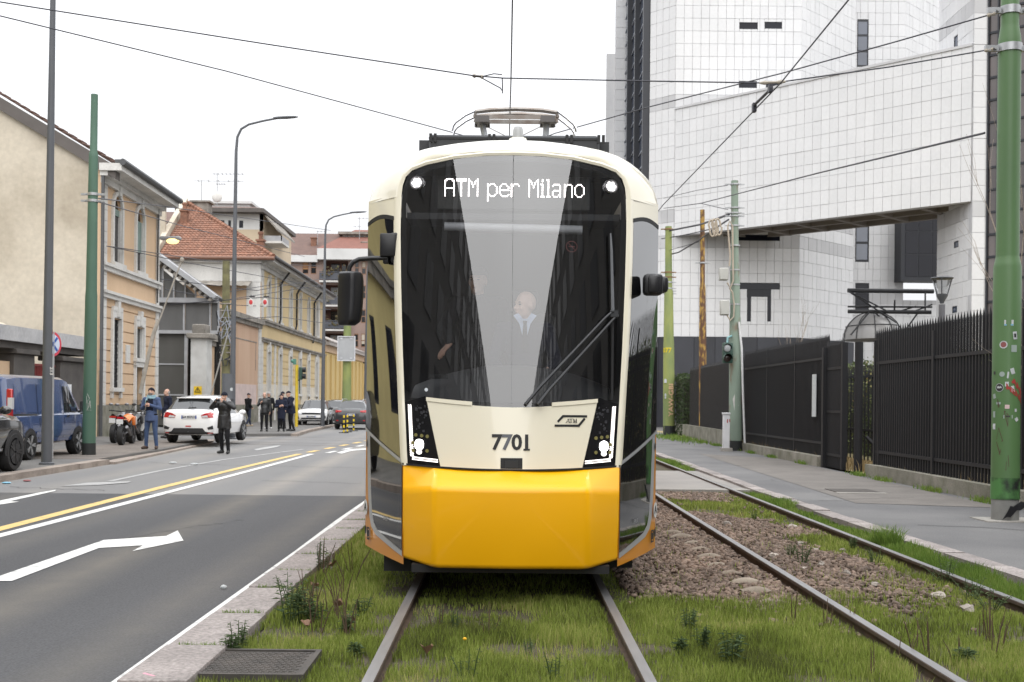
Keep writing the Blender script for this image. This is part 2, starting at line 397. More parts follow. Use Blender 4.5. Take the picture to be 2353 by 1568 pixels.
slab('cobbled_strip', [(-9.78, 27.3), (-12.6, 27.3), (-12.6, 40), (-10.75, 40), (-10.12, 33)], .115, .122, cobble)
pl2 = slab('pavement_far_side', [(-9.3, 49.5), (-9.9, 56), (-10.35, 66), (-10.6, 120), (-16.4, 120), (-16.4, 49.0), (-11.5, 48.2)], -.05, .115, asph_left)
kerb_run(pl2, (-9.15, 49.2), (-9.75, 56), .28, .17, 1.7, -.05, granite_old, seed=4); kerb_run(pl2, (-9.75, 56), (-10.22, 66), .28, .17, 1.7, -.05, granite_old, seed=5)
kerb_run(pl2, (-10.22, 66), (-10.45, 90), .28, .17, 1.7, -.05, granite_old, seed=6)
slab('depot_yard', [(-25, 43.4), (-11.4, 43.4), (-11.5, 48), (-16.5, 48.8), (-16.5, 62), (-25, 62)], -.05, .02, asph_old)
pr = slab('pavement_fence_side', [(4.58, -45), (4.55, 20), (4.62, 34), (4.7, 90), (8.2, 90), (7.62, 60), (7.5, 36), (7.48, -45)], -.05, .115, asph_walk)
kerb_run(pr, (4.66, 7.5), (4.43, 14.9), .24, .17, 1.05, -.045, granite, seed=8, jitter=.016); kerb_run(pr, (4.43, 14.9), (4.40, 20.4), .24, .17, 1.0, -.045, granite, seed=9, jitter=.016)
kerb_run(pr, (4.42, 20.4), (4.46, 34), .24, .17, 1.1, -.045, granite, seed=10, jitter=.012); kerb_run(pr, (4.46, 34), (4.55, 70), .24, .17, 1.5, -.045, granite, seed=11)
patch_d = pm('asphalt_patch', (.17, .155, .14), .9, col2=(.12, .11, .10), scale=2, fine=.25, fscale=60)
b = B(); b.quad((5.3, 17.2, .120), (7.3, 16.6, .120), (7.4, 31, .120), (5.7, 33.5, .120)); b.build('pavement_worn_patch', patch_d, None, kind='structure', recalc=False)
b = B()
for a_, c_ in (((5.0, 9.5), (6.9, 12.6)), ((5.2, 14.2), (7.2, 13.1)), ((4.9, 17.5), (6.6, 18.4)), ((5.1, 22), (6.8, 24.4)), ((4.8, 27), (7.2, 28))):
 rr = random.Random(a_[1]); n = 9; pts = [(a_[0] + (c_[0] - a_[0]) * i / n + rr.uniform(-.09, .09), a_[1] + (c_[1] - a_[1]) * i / n + rr.uniform(-.09, .09)) for i in range(n + 1)]
 rows = [[(x, y - .012, .1225), (x + .01, y + .012, .1225)] for x, y in pts]; b.grid(rows)
b.build('pavement_cracks', pm('crack', (.03, .03, .03), .95), None, kind='structure', recalc=False)
# ---- granite kerb between road and grass, each stone picked out
kc = B(); kc.bb(-2.03, -1.68, -40, 120, -.05, .02); kc = kc.build('grass_verge_kerb', moss_conc, None, kind='structure')
ys = [4.1, 5.2, 6.02, 6.93, 8.02, 9.12, 10.0, 11.08, 12.2, 13.3, 14.3, 15.35, 16.4]
while ys[-1] < 60: ys.append(ys[-1] + rnd.uniform(.95, 1.12))
for i, (a, c) in enumerate(zip(ys, ys[1:])):
 b = B(); zt = .098 + rnd.uniform(-.008, .008); w = rnd.uniform(.355, .385); g = .012
 nx = 7; rows = []
 b.bb(-2.055, -2.055 + w, a + g, c - g, -.04, zt)
 o = b.build('kerb_stone', granite, kc, bevel=.014, seg=2)
# ---- pedestrian crossing slab over both tracks
cross = slab('track_crossing', [(-1.6, 20.15), (4.42, 20.05), (4.42, 25.5), (-1.6, 25.6)], -.04, .085, pm('crossing_asphalt', (.27, .25, .23), .9, col2=(.2, .19, .18), scale=1, fine=.2, fscale=60))
b = B(); b.bb(-1.6, 4.3, 19.85, 20.2, -.03, .095); b.build('track_crossing_edge', concrete, None, kind='structure')
# ---- rails (Vignole section, worn heads)
def rail(name, pts, label):
 prof = [(-.07, -.115), (.07, -.115), (.07, -.10), (.012, -.085), (.012, -.035), (.034, -.026), (.034, -.004), (.026, 0), (-.026, 0), (-.034, -.004), (-.034, -.026), (-.012, -.035), (-.012, -.085), (-.07, -.10)]
 e = thing(name, label, 'rail', (pts[0][0], pts[0][1], 0))
 b, t = B(), B(); rows = []; tr = []
 for x, y, z in pts:
  rows.append([(x + px, y, z + pz) for px, pz in prof]); tr.append([(x - .031, y, z + .0012), (x + .031, y, z + .0012)])
 b.grid(rows, closed=True); b.build('rail_web', rail_rust, e); t.grid(tr); t.build('rail_head', rail_top, e, recalc=False)
 return e
RZ = .118
ysr = [-30] + list(range(0, 60, 4)) + [80, 150]
rail('tram_rail', [(-.715, y, RZ) for y in ysr], 'worn steel rail under the left side of the tram')
rail('tram_rail', [(.785, y, RZ) for y in ysr], 'worn steel rail under the right side of the tram')
rail('tram_rail', [(2.46 + .0009 * (y - 8) * min(y - 8, 0) * .12, y, RZ) for y in ysr], 'rusty rail crossing the grass and stones in the middle of the empty track')
rail('tram_rail', [(3.93, y, RZ) for y in ysr], 'rail of the empty track running beside the grass strip and pavement kerb')
# ---- concrete sleeper ends showing in the ballast
se = B()
rows = []
for k in range(7):
 t = k / 6 * math.pi; rows.append([(-.17 + .34 * j / 6, -.055 * math.cos(t) * (1 - .25 * abs(j - 3) / 3), .062 * math.sin(t) * math.sin(math.pi * (j + .6) / 7.2)) for j in range(7)])
se.grid(rows); seo = se.build('sleeper_end', pm('sleeper_concrete', (.31, .265, .21), .9, col2=(.16, .125, .095), scale=5, fine=.25), None, smooth=True); tag(seo, 'pale rounded concrete sleeper end bedded in the brown ballast', 'sleeper', 'row of sleeper ends')
spots = [(1600 + a * .408, 1200 + c * .408) for a, c in ((205, 325), (255, 350), (325, 388), (370, 427), (432, 474), (482, 524), (558, 572), (638, 630), (722, 686), (800, 750))]
o = seo
for i, (u, v) in enumerate(spots):
 q = G(u * .9191, v * .9191, .05)
 o = seo if i == 0 else copy_obj(seo)
 o.location = (q.x, q.y, .04); o.rotation_euler = (rnd.uniform(-.1, .1), rnd.uniform(-.12, .12), rnd.uniform(-.25, .25)); s_ = rnd.uniform(.62, .92); o.scale = (s_, s_, s_)
# ---- manhole cover in the grass
mc = thing('manhole_cover', 'square cast iron manhole cover with a ribbed pattern sunk in the grass', 'manhole', (-1.42, 6.55, .05))
iron = pm('cast_iron', (.105, .092, .082), .7, metal=.35, col2=(.06, .055, .05), scale=8, fine=.2)
b = B()
x0, x1, y0, y1 = -1.74, -1.13, 6.28, 6.86
for a in ((x0 - .03, x1 + .03, y0 - .03, y0), (x0 - .03, x1 + .03, y1, y1 + .03), (x0 - .03, x0, y0, y1), (x1, x1 + .03, y0, y1)): b.bb(*a, .02, .088)
b.build('frame', iron, mc)
b = B(); b.bb(x0 + .008, x1 - .008, y0 + .008, y1 - .008, .03, .078); pl_ = b.build('lid', iron, mc)
b = B()
for i in range(15):
 for j in range(13):
  x = x0 + .04 + i * .038 + (j % 2) * .019; y = y0 + .045 + j * .041
  if x < x1 - .03: b.lathe([(.017, .0778), (.015, .083), (.009, .0835)], (x, y, 0), 6)
b.build('rib_pattern', iron, pl_, kind='stuff')
# ================================================================ WHITE MARBLE OFFICE COMPLEX (right)
marble = pm('marble_tile', (.66, .66, .662), .55, col2=(.60, .605, .61), scale=.5, mix=.42, sharp=.3, fine=.04, fscale=6, rand=.03, stretch=(1, 1, .6))
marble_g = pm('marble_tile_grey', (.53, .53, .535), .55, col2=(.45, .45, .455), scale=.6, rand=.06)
joint = pm('tile_joint', (.46, .46, .47), .9, scale=1)
darkglass = pm('dark_glass', (.010, .011, .017), .06, var=.3, scale=.4, spec=.22)
blueglass = pm('blue_glass', (.06, .075, .11), .05, var=.3, scale=.4, spec=.9)
brownglass = pm('bronze_glass', (.10, .085, .082), .06, var=.3, scale=.3, spec=.8, rand=.25)
mullion = pm('mullion_dark', (.02, .022, .028), .5, scale=1)
mullion_l = pm('mullion_grey', (.30, .32, .36), .4, metal=.5, scale=1)
plinth_m = pm('plinth_panel', (.030, .032, .040), .5, scale=1, rand=.2)
def sub_rect(rects, h):
 out = []
 for (a, b, c, d) in rects:
  e, f, g, i = h
  if e >= b or f <= a or g >= d or i <= c: out.append((a, b, c, d)); continue
  if e > a: out.append((a, e, c, d))
  if f < b: out.append((f, b, c, d))
  m0, m1 = max(a, e), min(b, f)
  if g > c: out.append((m0, m1, c, g))
  if i < d: out.append((m0, m1, i, d))
 return [r for r in out if r[1] - r[0] > .04 and r[3] - r[2] > .04]
def tiled(owner, quota, fr, s0, s1, z0, z1, tw=.56, th=.84, holes=(), grey=lambda z: False, zref=0., seed=1, gap=.019, thick=.06, seen=None):
 """marble slabs with open joints on a dark backing; quota: how many are single objects. returns the rest as stuff"""
 r = random.Random(seed); b = B(); fr.box(b, s0, s1, -.5, -thick, z0, z1); back = b.build('wall', joint, owner)
 me, meg = cubemesh('facade_tile', marble), cubemesh('facade_tile', marble_g)
 n = max(1, round((s1 - s0) / tw)); tw = (s1 - s0) / n; rest, restg = B(), B(); k0 = math.floor((z0 - zref) / th); cells = []
 k = k0
 while zref + k * th < z1 - .02:
  za, zb = max(z0, zref + k * th), min(z1, zref + (k + 1) * th)
  for i in range(n):
   rs = [(s0 + i * tw, s0 + (i + 1) * tw, za, zb)]
   for h in holes: rs = sub_rect(rs, h)
   cells += [(q, grey((za + zb) / 2)) for q in rs]
  k += 1
 cells.sort(key=lambda c: (abs((c[0][2] + c[0][3]) / 2 - (seen or (z0 + z1) / 2))))
 for idx, ((a, c, d, e), gy) in enumerate(cells):
  dd = r.uniform(-.008, .008)
  if quota[0] > 0:
   quota[0] -= 1
   fr.inst('facade_tile', meg if gy else me, owner, a + gap / 2, c - gap / 2, -thick - .01, dd, d + gap / 2, e - gap / 2)
  else: fr.box(restg if gy else rest, a + gap / 2, c - gap / 2, -thick - .01, dd, d + gap / 2, e - gap / 2)
 for bb_, m_ in ((rest, marble), (restg, marble_g)):
  if bb_.v: bb_.build('facade_tiles', m_, owner, kind='stuff', recalc=False)
def window_in(owner, fr, s0, s1, z0, z1, glass=darkglass, nx=1, nz=1, d=-.035, bar=.06, name='window', lm=mullion):
 b = B()
 fr.box(b, s0, s1, d - .03, d + .03, z0, z0 + bar); fr.box(b, s0, s1, d - .03, d + .03, z1 - bar, z1)
 for i in range(nx + 1):
  s = s0 + (s1 - s0) * i / nx; w = bar / 2
  fr.box(b, max(s - w, s0), min(s + w, s1), d - .035, d + .035, z0 + bar, z1 - bar)
 for k in range(1, nz):
  z = z0 + (z1 - z0) * k / nz; fr.box(b, s0 + .01, s1 - .01, d - .03, d + .025, z - bar / 2, z + bar / 2)
 w = b.build(name, lm, owner)
 for i in range(nx):
  for k in range(nz):
   b = B(); fr.box(b, s0 + (s1 - s0) * i / nx + .01, s0 + (s1 - s0) * (i + 1) / nx - .01, d - .02, d, z0 + (z1 - z0) * k / nz + .01, z0 + (z1 - z0) * (k + 1) / nz - .01)
   b.build('pane', glass, w)
 return w
def rect_on(fr, u0, u1, v0, v1):
 a = fr.sz(u0, v1); b = fr.sz(u1, v0); return (a[0], b[0], a[1], b[1])
Q = math.sqrt(.5)
# --- octagonal tower behind the bridge
tw_ = thing('office_tower', 'white marble clad faceted tower with slot windows rising behind the bridge', 'tower', (15, 78, 0))
q = [300]
T2 = Fr((10.95, 75), (1, 0), (0, -1)); W2 = 8.3
T1 = Fr((9.45, 76.5), (Q, -Q), (-Q, -Q)); T3 = Fr((19.25, 75), (Q, Q), (Q, -Q))
holes2 = [rect_on(T2, *r) for r in ((1699, 1741, 52, 67), (1757, 1797, 51, 66), (1698, 1739, 187, 202), (1760, 1796, 187, 202),
   (1696, 1792, 540.5, 553), (1696, 1792, 651, 664.5), (1716.5, 1772, 664, 682), (1716.5, 1726, 682, 739), (1763, 1772, 682, 739))]
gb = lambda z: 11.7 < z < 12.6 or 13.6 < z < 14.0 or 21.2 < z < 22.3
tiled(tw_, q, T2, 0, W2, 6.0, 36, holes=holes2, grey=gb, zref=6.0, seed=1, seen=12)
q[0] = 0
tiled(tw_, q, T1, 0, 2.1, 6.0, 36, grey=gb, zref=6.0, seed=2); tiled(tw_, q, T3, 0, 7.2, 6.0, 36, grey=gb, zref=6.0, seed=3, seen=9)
for i, h in enumerate(holes2):
 if i < 6: window_in(tw_, T2, *h, nx=1, nz=1, d=-.03, bar=.03)
b = B()
for h in holes2[6:]: T2.box(b, h[0], h[1], -.055, -.045, h[2], h[3])
b.build('entrance_recess', darkglass, tw_)
# --- dark plinth panels of the tower
me = cubemesh('plinth_panel', plinth_m)
for fr, w in ((T1, 2.1), (T2, W2), (T3, 7.2)):
 n = max(1, round(w / 1.35))
 for i in range(n): fr.inst('plinth_panel', me, tw_, w * i / n + .012, w * (i + 1) / n - .012, -.4, .12, 0, 5.98)
PL = Fr((5.5, 76.5), (1, 0), (0, -1))
for i in range(3): PL.inst('plinth_panel', me, tw_, i * 1.32 + .012, (i + 1) * 1.32 - .012, -.4, .1, 0, 5.98)
# glazed side bay, face towards -X, running back
GB = Fr((9.42, 76.6), (0, 1), (-1, 0))
b = B(); GB.box(b, 0, 15.6, -.4, -.05, 6.0, 36); b.build('glazed_bay_core', mullion, tw_)
for i in range(3):
 s0 = .15 + i * 5.15
 b = B(); GB.box(b, s0 - .15, s0 + .28, -.05, .42, 6.0, 36); b.build('bay_fin', mullion, tw_)
 me_g = cubemesh('pane', blueglass)
 bm_ = B()
 for k in range(27):
  z = 6.0 + k * 1.11
  for j in range(2): GB.inst('pane', me_g, tw_, s0 + .36 + j * 2.36, s0 + .36 + (j + 1) * 2.36 - .08, -.05, .03, z + .06, z + 1.06)
  GB.box(bm_, s0 + .28, s0 + 5.0, -.05, .10, z + 1.05, z + 1.12)
 GB.box(bm_, s0 + 2.62, s0 + 2.72, -.05, .12, 6.0, 36); bm_.build('mullion', mullion_l, tw_)
tiled(tw_, q, Fr((8.6, 92.3), (1, 0), (0, -1)), 0, .95, 6.0, 36, tw=.95, zref=6.0, seed=4)
b = B(); Fr((7.9, 92.6), (1, 0), (0, -1)).box(b, 0, .7, -.3, 0, 6, 30); b.build('end_wall', marble, tw_)
# --- second tower further back
t2 = thing('office_tower', 'second white marble tower with a tall blue strip window, seen above and below the bridge', 'tower', (28, 84, 0))
A2 = Fr((24.55, 82), (1, 0), (0, -1)); A3 = Fr((28.55, 82), (Q, Q), (Q, -Q))
h2 = [rect_on(A2, *r) for r in ((1969, 1996, 45, 154), (1965, 1997, 514, 602), (1965, 1997, 651, 720))]
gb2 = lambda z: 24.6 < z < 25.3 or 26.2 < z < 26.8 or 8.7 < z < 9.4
q = [300]
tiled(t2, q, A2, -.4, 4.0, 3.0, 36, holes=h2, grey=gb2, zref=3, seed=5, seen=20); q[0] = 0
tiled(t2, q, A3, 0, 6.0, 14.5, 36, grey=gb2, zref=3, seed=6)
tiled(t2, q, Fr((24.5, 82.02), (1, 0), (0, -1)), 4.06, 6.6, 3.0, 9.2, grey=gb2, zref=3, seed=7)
window_in(t2, A2, *h2[0], glass=blueglass, nx=1, nz=3, bar=.14); window_in(t2, A2, *h2[1], glass=blueglass, nx=1, nz=2, bar=.16); window_in(t2, A2, *h2[2], nx=1, nz=3, bar=.1)
DB = Fr((28.55, 80.6), (1, 0), (0, -1)); s1, z1 = DB.sz(2170, 545); s0, z0 = DB.sz(2070, 642)
b = B(); DB.box(b, s0, s1 + .6, -1.5, 0, z0 - .1, 15); b.build('bay_box', mullion, t2)
me_b = cubemesh('pane', darkglass)
for i in range(4):
 for k in range(4): DB.inst('pane', me_b, t2, s0 + .3 + i * .95, s0 + 1.17 + i * .95, -.02, .03, z0 + .2 + k * 1.62, z0 + 1.74 + k * 1.62)
# --- bridge block spanning in front of the tower, at 45 degrees
br = thing('skybridge', 'long white marble bridge block with coffered underside spanning between tower and right wing', 'building', (18, 68, 12.5))
BR = Fr((10.95, 75), (Q, -Q), (-Q, -Q)); LB = 19.65; ZB0, ZB1 = 12.6, 20.95
q = [300]
tiled(br, q, BR, .05, LB, ZB0, ZB1, tw=.56, th=.835, zref=ZB0, grey=lambda z: False, seed=8)
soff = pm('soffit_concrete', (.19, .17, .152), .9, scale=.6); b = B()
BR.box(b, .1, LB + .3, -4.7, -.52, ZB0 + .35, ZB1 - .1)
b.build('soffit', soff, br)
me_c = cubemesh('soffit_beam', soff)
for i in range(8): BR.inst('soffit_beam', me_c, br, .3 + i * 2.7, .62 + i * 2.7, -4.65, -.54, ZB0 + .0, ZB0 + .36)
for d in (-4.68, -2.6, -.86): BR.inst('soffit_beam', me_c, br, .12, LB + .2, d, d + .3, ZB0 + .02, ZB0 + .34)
b = B(); BR.box(b, 0, LB, -4.7, .06, ZB1, ZB1 + .14); b.build('coping', marble_g, br)
# --- right wing
rw = thing('office_wing', 'white marble wing with bronze curtain wall glass behind the large green pole', 'building', (26, 60, 0))
R1 = Fr((24.9, 66.0), (0, -1), (-1, 0)); R2 = Fr((24.9, 61.0), (1, 0), (0, -1))
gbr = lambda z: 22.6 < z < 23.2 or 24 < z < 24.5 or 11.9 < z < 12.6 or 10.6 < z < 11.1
q = [300]
hr = [rect_on(R1, *r) for r in ((2192, 2201, 79, 115), (2192, 2202, 553, 571), (2188, 2199, 703, 720))]
hr = [(h[0], h[1], h[2], h[3]) for h in hr]
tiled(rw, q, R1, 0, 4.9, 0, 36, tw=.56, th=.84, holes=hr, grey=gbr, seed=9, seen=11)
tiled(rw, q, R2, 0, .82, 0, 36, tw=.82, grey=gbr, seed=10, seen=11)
for h in hr:
 if h[1] > h[0]: window_in(rw, R1, *h, glass=blueglass, bar=.04)
CW = Fr((25.72, 61.0), (Q, -Q), (-Q, -Q))
b = B(); CW.box(b, 0, 9, -.5, -.06, 0, 36); b.build('curtain_wall_core', mullion, rw)
me_p = cubemesh('pane', brownglass); bm_ = B(); cnt = 0; restp = B()
for k in range(30):
 for i in range(18):
  z = k * 1.2; a = (i * .5 + .05, i * .5 + .46, -.06, 0, z + .06, z + 1.12)
  if i < 6 and k < 26 : CW.inst('pane', me_p, rw, *a)
  else: CW.box(restp, *a)
 CW.box(bm_, 0, 9, -.05, .06, k * 1.2 - .07, k * 1.2 + .05)
restp.build('panes', brownglass, rw, kind='stuff', recalc=False)
for i in range(19): CW.box(bm_, i * .5 - .035, i * .5 + .035, -.05, .09 if i % 2 else .14, 0, 36)
bm_.build('mullion', mullion, rw)
# --- steel canopy and glass vault at the entrance court
cn = thing('entrance_canopy', 'black tubular steel canopy frame in front of the white towers', 'canopy', P(2040, 760, 70))
blk = pm('black_steel', (.014, .015, .018), .45, scale=2)
b = B()
b.tube([P(1948, 668, 70), P(2145, 670, 70)], .14, 10); b.build('upper_beam', blk, cn, smooth=True)
b = B(); b.tube([P(1948, 705, 70), P(2142, 706, 69)], .06, 8); b.tube([P(1948, 716, 70), P(2140, 718, 69)], .12, 8); b.build('lower_beam', blk, cn, smooth=True)
b = B()
for a, c in (((1950, 670), (2060, 742)), ((1955, 672), (2040, 716)), ((1997, 718), (1955, 770)), ((2010, 718), (2075, 780)), ((2126, 672), (2126, 716)), ((2060, 718), (2105, 704)), ((2085, 722), (2142, 700)), ((2055, 716), (2056, 690)), ((2110, 718), (2080, 760))):
 b.tube([P(*a, 69.6), P(*c, 69.2)], .05, 6)
b.build('strut', blk, cn, smooth=True)
vt = thing('glass_vault', 'low grey glass vault under the steel canopy', 'glass roof', P(2000, 780, 71))
c0 = P(2004, 782, 71); RX, RY, RZ_ = 1.75, 2.4, 1.75; dome = lambda a, e, k=1: c0 + Vector((RX * math.cos(e) * math.cos(a), RY * math.cos(e) * math.sin(a), RZ_ * math.sin(e))) * k
b = B(); b.grid([[dome(2 * math.pi * i / 20, math.pi / 2 * k / 7) for i in range(20)] for k in range(8)], closed=True); b.build('glazing', pm('vault_glass', (.27, .265, .26), .25, scale=.8), vt, smooth=True)
b = B()
for i in range(10): b.tube([dome(2 * math.pi * i / 10, math.pi / 2 * k / 7, 1.012) for k in range(8)], .03, 5)
b.tube([dome(2 * math.pi * i / 20, .5, 1.012) for i in range(21)], .025, 5)
b.build('rib', blk, vt)
# ================================================================ LEFT SIDE BUILDINGS
st_orange = pm('stucco_orange', (.63, .455, .30), .9, col2=(.54, .385, .25), scale=.8, fine=.06, fscale=20, stretch=(1, 1, .25), rand=.03)
st_yellow = pm('stucco_yellow', (.64, .50, .28), .9, col2=(.54, .42, .235), scale=.6, fine=.06, fscale=20, stretch=(1, 1, .2), rand=.03)
st_pink = pm('stucco_pink', (.58, .41, .30), .9, col2=(.45, .29, .19), scale=.7, fine=.06, fscale=20, stretch=(1, 1, .2))
st_pale = pm('stucco_patch', (.56, .45, .42), .9, scale=2)
st_cream = pm('plaster_cream', (.53, .475, .385), .95, col2=(.385, .335, .26), scale=.42, mix=.46, sharp=.13, fine=.1, fscale=6, detail=8)
trim_w = pm('trim_white', (.66, .65, .62), .85, col2=(.48, .47, .45), scale=1.1, fine=.12, fscale=14, stretch=(1, 1, .4))
trim_d = pm('trim_weathered', (.36, .33, .29), .9, col2=(.14, .13, .115), scale=1.6, fine=.25, fscale=20)
stone_d = pm('stone_dark', (.10, .09, .082), .8, col2=(.055, .05, .047), scale=2, fine=.2, fscale=40)
zinc = pm('gutter_zinc', (.085, .087, .09), .55, metal=.3, scale=2)
lead = pm('fascia_dark', (.10, .088, .080), .7, scale=1.5, var=.2)
tile_r = pm('roof_tile', (.27, .128, .08), .85, col2=(.165, .085, .058), scale=2.2, fine=.3, fscale=12, rand=.18)
tile_b = pm('roof_tile_brown', (.15, .095, .078), .85, col2=(.11, .07, .06), scale=1.5, fine=.2, fscale=9)
tile_p = pm('roof_tile_red_far', (.185, .08, .06), .85, scale=1.4, fine=.2, fscale=6)
shutter = pm('shutter_green', (.20, .27, .24), .6, scale=3)
winglass = pm('window_dark', (.018, .018, .02), .12, scale=1, var=.4)
greypane = pm('pane_grey_dirty', (.15, .15, .15), .35, col2=(.10, .10, .098), scale=1.2, mix=.5, stretch=(1, 1, .25))
doordark = pm('gate_dark', (.085, .083, .076), .7, col2=(.06, .058, .05), scale=.8, stretch=(1, 1, .3))
steelw = pm('steel_painted_grey', (.40, .41, .42), .5, col2=(.28, .28, .29), scale=2)
blackm = pm('black_metal', (.018, .018, .02), .5, scale=3)
def arch(b, fr, s0, s1, d0, d1, z0, z1, n=8, w=.17):
 """window surround: jambs, round head and keystone"""
 r = (s1 - s0) / 2; c = (s0 + s1) / 2
 fr.box(b, s0 - w, s0, d0, d1, z0, z1); fr.box(b, s1, s1 + w, d0, d1, z0, z1)
 for i in range(n):
  a0, a1 = math.pi * i / n, math.pi * (i + 1) / n
  q = [fr.p(c - (r + k) * math.cos(a), d0, z1 + (r + k) * math.sin(a)) for a, k in ((a0, 0), (a1, 0), (a1, w), (a0, w))]
  b.prism(q, fr.n * (d1 - d0))
 fr.box(b, c - .13, c + .13, d0, d1 + .09, z1 + r - .02, z1 + r + w + .22)
 fr.box(b, s0 - w - .04, s1 + w + .04, d0, d1 + .1, z0 - .16, z0)
def pt_window(par, fr, s0, s1, z0, z1, rr, arched, blind=0., open_d=False):
 """pane deep in the reveal + surround; returns the window part"""
 b = B()
 if arched: arch(b, fr, s0, s1, .0, .1, z0, z1)
 else:
  w = .17
  fr.box(b, s0 - w, s0, 0, .1, z0, z1 + .05); fr.box(b, s1, s1 + w, 0, .1, z0, z1 + .05); fr.box(b, s0 - w, s1 + w, 0, .1, z1 + .05, z1 + .32)
  fr.box(b, s0 - w * .6, s1 + w * .6, 0, .12, z1 + .32, z1 + .5); fr.box(b, (s0 + s1) / 2 - .16, (s0 + s1) / 2 + .16, 0, .16, z1 + .1, z1 + .72)
  fr.box(b, s0 - w - .06, s1 + w + .06, 0, .16, z0 - .16, z0); fr.box(b, s0 - w, s0, 0, .1, z0 - .42, z0 - .16); fr.box(b, s1, s1 + w, 0, .1, z0 - .42, z0 - .16)
 fr.box(b, s0, s0 + .03, -.12, .02, z0, z1); fr.box(b, s1 - .03, s1, -.12, .02, z0, z1)
 o = b.build('window', trim_w, par)
 b = B(); fr.box(b, s0 + .02, s1 - .02, -.13, -.10, z0 + .02, z1 - .02)
 if arched:
  r = (s1 - s0) / 2 - .02; c = (s0 + s1) / 2
  b.prism([fr.p(c - r * math.cos(math.pi * i / 8), -.13, z1 - .02 + r * math.sin(math.pi * i / 8)) for i in range(9)], fr.n * .03)
 b.build('pane', winglass, o)
 if blind:
  b = B(); n = max(3, int((z1 - z0) * blind / .09))
  for i in range(n): fr.box(b, s0 + .03, s1 - .03, -.09, -.05, z1 - (i + 1) * .09 + .012, z1 - i * .09)
  b.build('blind', shutter, o)
 return o
def wall_holes(par, fr, s0, s1, z0, z1, holes, mat, band=None, d=(-.3, 0), name='wall'):
 """solid wall with real openings; band: height of rusticated courses cut by grooves"""
 rects = [(s0, s1, z0, z1)]
 for h in holes: rects = sub_rect(rects, h)
 b = B()
 if not band:
  for r in rects: fr.box(b, r[0], r[1], d[0], d[1], r[2], r[3])
  return b.build(name, mat, par)
 for r in rects: fr.box(b, r[0], r[1], d[0], d[1] - .05, r[2], r[3])
 o = b.build(name, mat, par)
 me = cubemesh('wall_course', mat); k = z0
 while k < z1 - .05:
  for r in [q for q in _multi([(s0, s1, k + .022, min(k + band, z1) - .022)], holes)]:
   fr.inst('wall_course', me, par, r[0], r[1], d[1] - .06, d[1] + .004, r[2], r[3])
  k += band
 return o
def _multi(rects, holes):
 for h in holes: rects = sub_rect(rects, h)
 return rects
def cornice(par, fr, s0, s1, z, mat=trim_w, gut=True, deep=.85):
 b = B()
 fr.box(b, s0, s1, 0, .14, z - .55, z - .3); fr.box(b, s0 - .1, s1 + .1, 0, .3, z - .3, z - .12); fr.box(b, s0 - .2, s1 + .2, 0, deep, z - .12, z + .16)
 b.build('cornice', mat, par)
 if gut:
  b = B(); b.tube([fr.p(s0 - .25, deep + .06, z + .2), fr.p(s1 + .25, deep + .06, z + .2)], .13, 8); fr.box(b, s0 - .2, s1 + .2, deep - .25, deep + .1, z + .17, z + .3); b.build('gutter', zinc, par)
def string_course(par, fr, s0, s1, z, h=.28, d=.14, mat=trim_w):
 b = B(); fr.box(b, s0, s1, 0, d, z, z + h * .6); fr.box(b, s0, s1, 0, d + .08, z + h * .6, z + h); b.build('string_course', mat, par)
def tiles_roof(par, p0, ex, ey, nx_w, rows, mat, name='roof_tiles', dx=.26, dy=.38, clip=None):
 """rounded pan tiles on a slope: p0 corner, ex along eave (unit), ey up the slope (unit)"""
 b = B(); ez = ex.cross(ey).normalized()
 if ez.z < 0: ez = -ez
 for j in range(rows):
  n = int(nx_w / dx)
  for i in range(n):
   a = i * dx; y = j * dy
   if clip and not clip(a + dx / 2, y + dy / 2): continue
   q = []
   for yy, lift in ((y, .05), (y + dy * 1.08, .0)):
    q.append([p0 + ex * (a + dx * t) + ey * yy + ez * (lift + .05 * math.sin(math.pi * t)) for t in (0, .25, .5, .75, 1)])
   b.grid(q); b.quad(q[0][0], q[0][2], q[0][4], p0 + ex * (a + dx) + ey * y - ez * .01, p0 + ex * a + ey * y - ez * .01)
 return b.build(name, mat, par, kind='stuff', recalc=False)
# ---- 1. corner house: cream gable towards us, orange street front
h1 = thing('corner_house', 'two storey orange stuccoed house with bare cream gable wall and white window surrounds', 'house', (-16, 44, 0))
A = Fr((-15.7, 43.9), (-.03, 1), (1, .03)); L1 = 8.05
ups = [A.sz(258, 560)[0], A.sz(277, 560)[0], A.sz(311, 560)[0], A.sz(328, 560)[0]]
los = [A.sz(257, 800)[0], A.sz(274, 800)[0], A.sz(310, 800)[0], A.sz(327, 800)[0]]
uph = [(ups[0], ups[1], 7.0, 9.2), (ups[2], ups[3], 7.0, 9.2)]
loh = [(los[0], los[1], 2.0, 4.75)]; dh = (los[2], los[3], .12, 4.6)
wall_holes(h1, A, 0, L1, 1.3, 5.55, loh + [dh], st_orange, band=.43)
wall_holes(h1, A, 0, L1, 5.55, 10.6, [(a, b_, c, d + (b_ - a) / 2) for a, b_, c, d in uph], st_orange, name='upper_wall')
wall_holes(h1, A, -.02, L1, 0, 1.3, [dh], moss_conc, d=(-.3, .06), name='plinth')
for k, w_ in enumerate(uph): pt_window(h1, A, *w_, rnd, True, blind=(.12, .62)[k])
lw = pt_window(h1, A, *loh[0], rnd, False)
b = B(); s0, s1, z0, z1 = loh[0]
n = 8
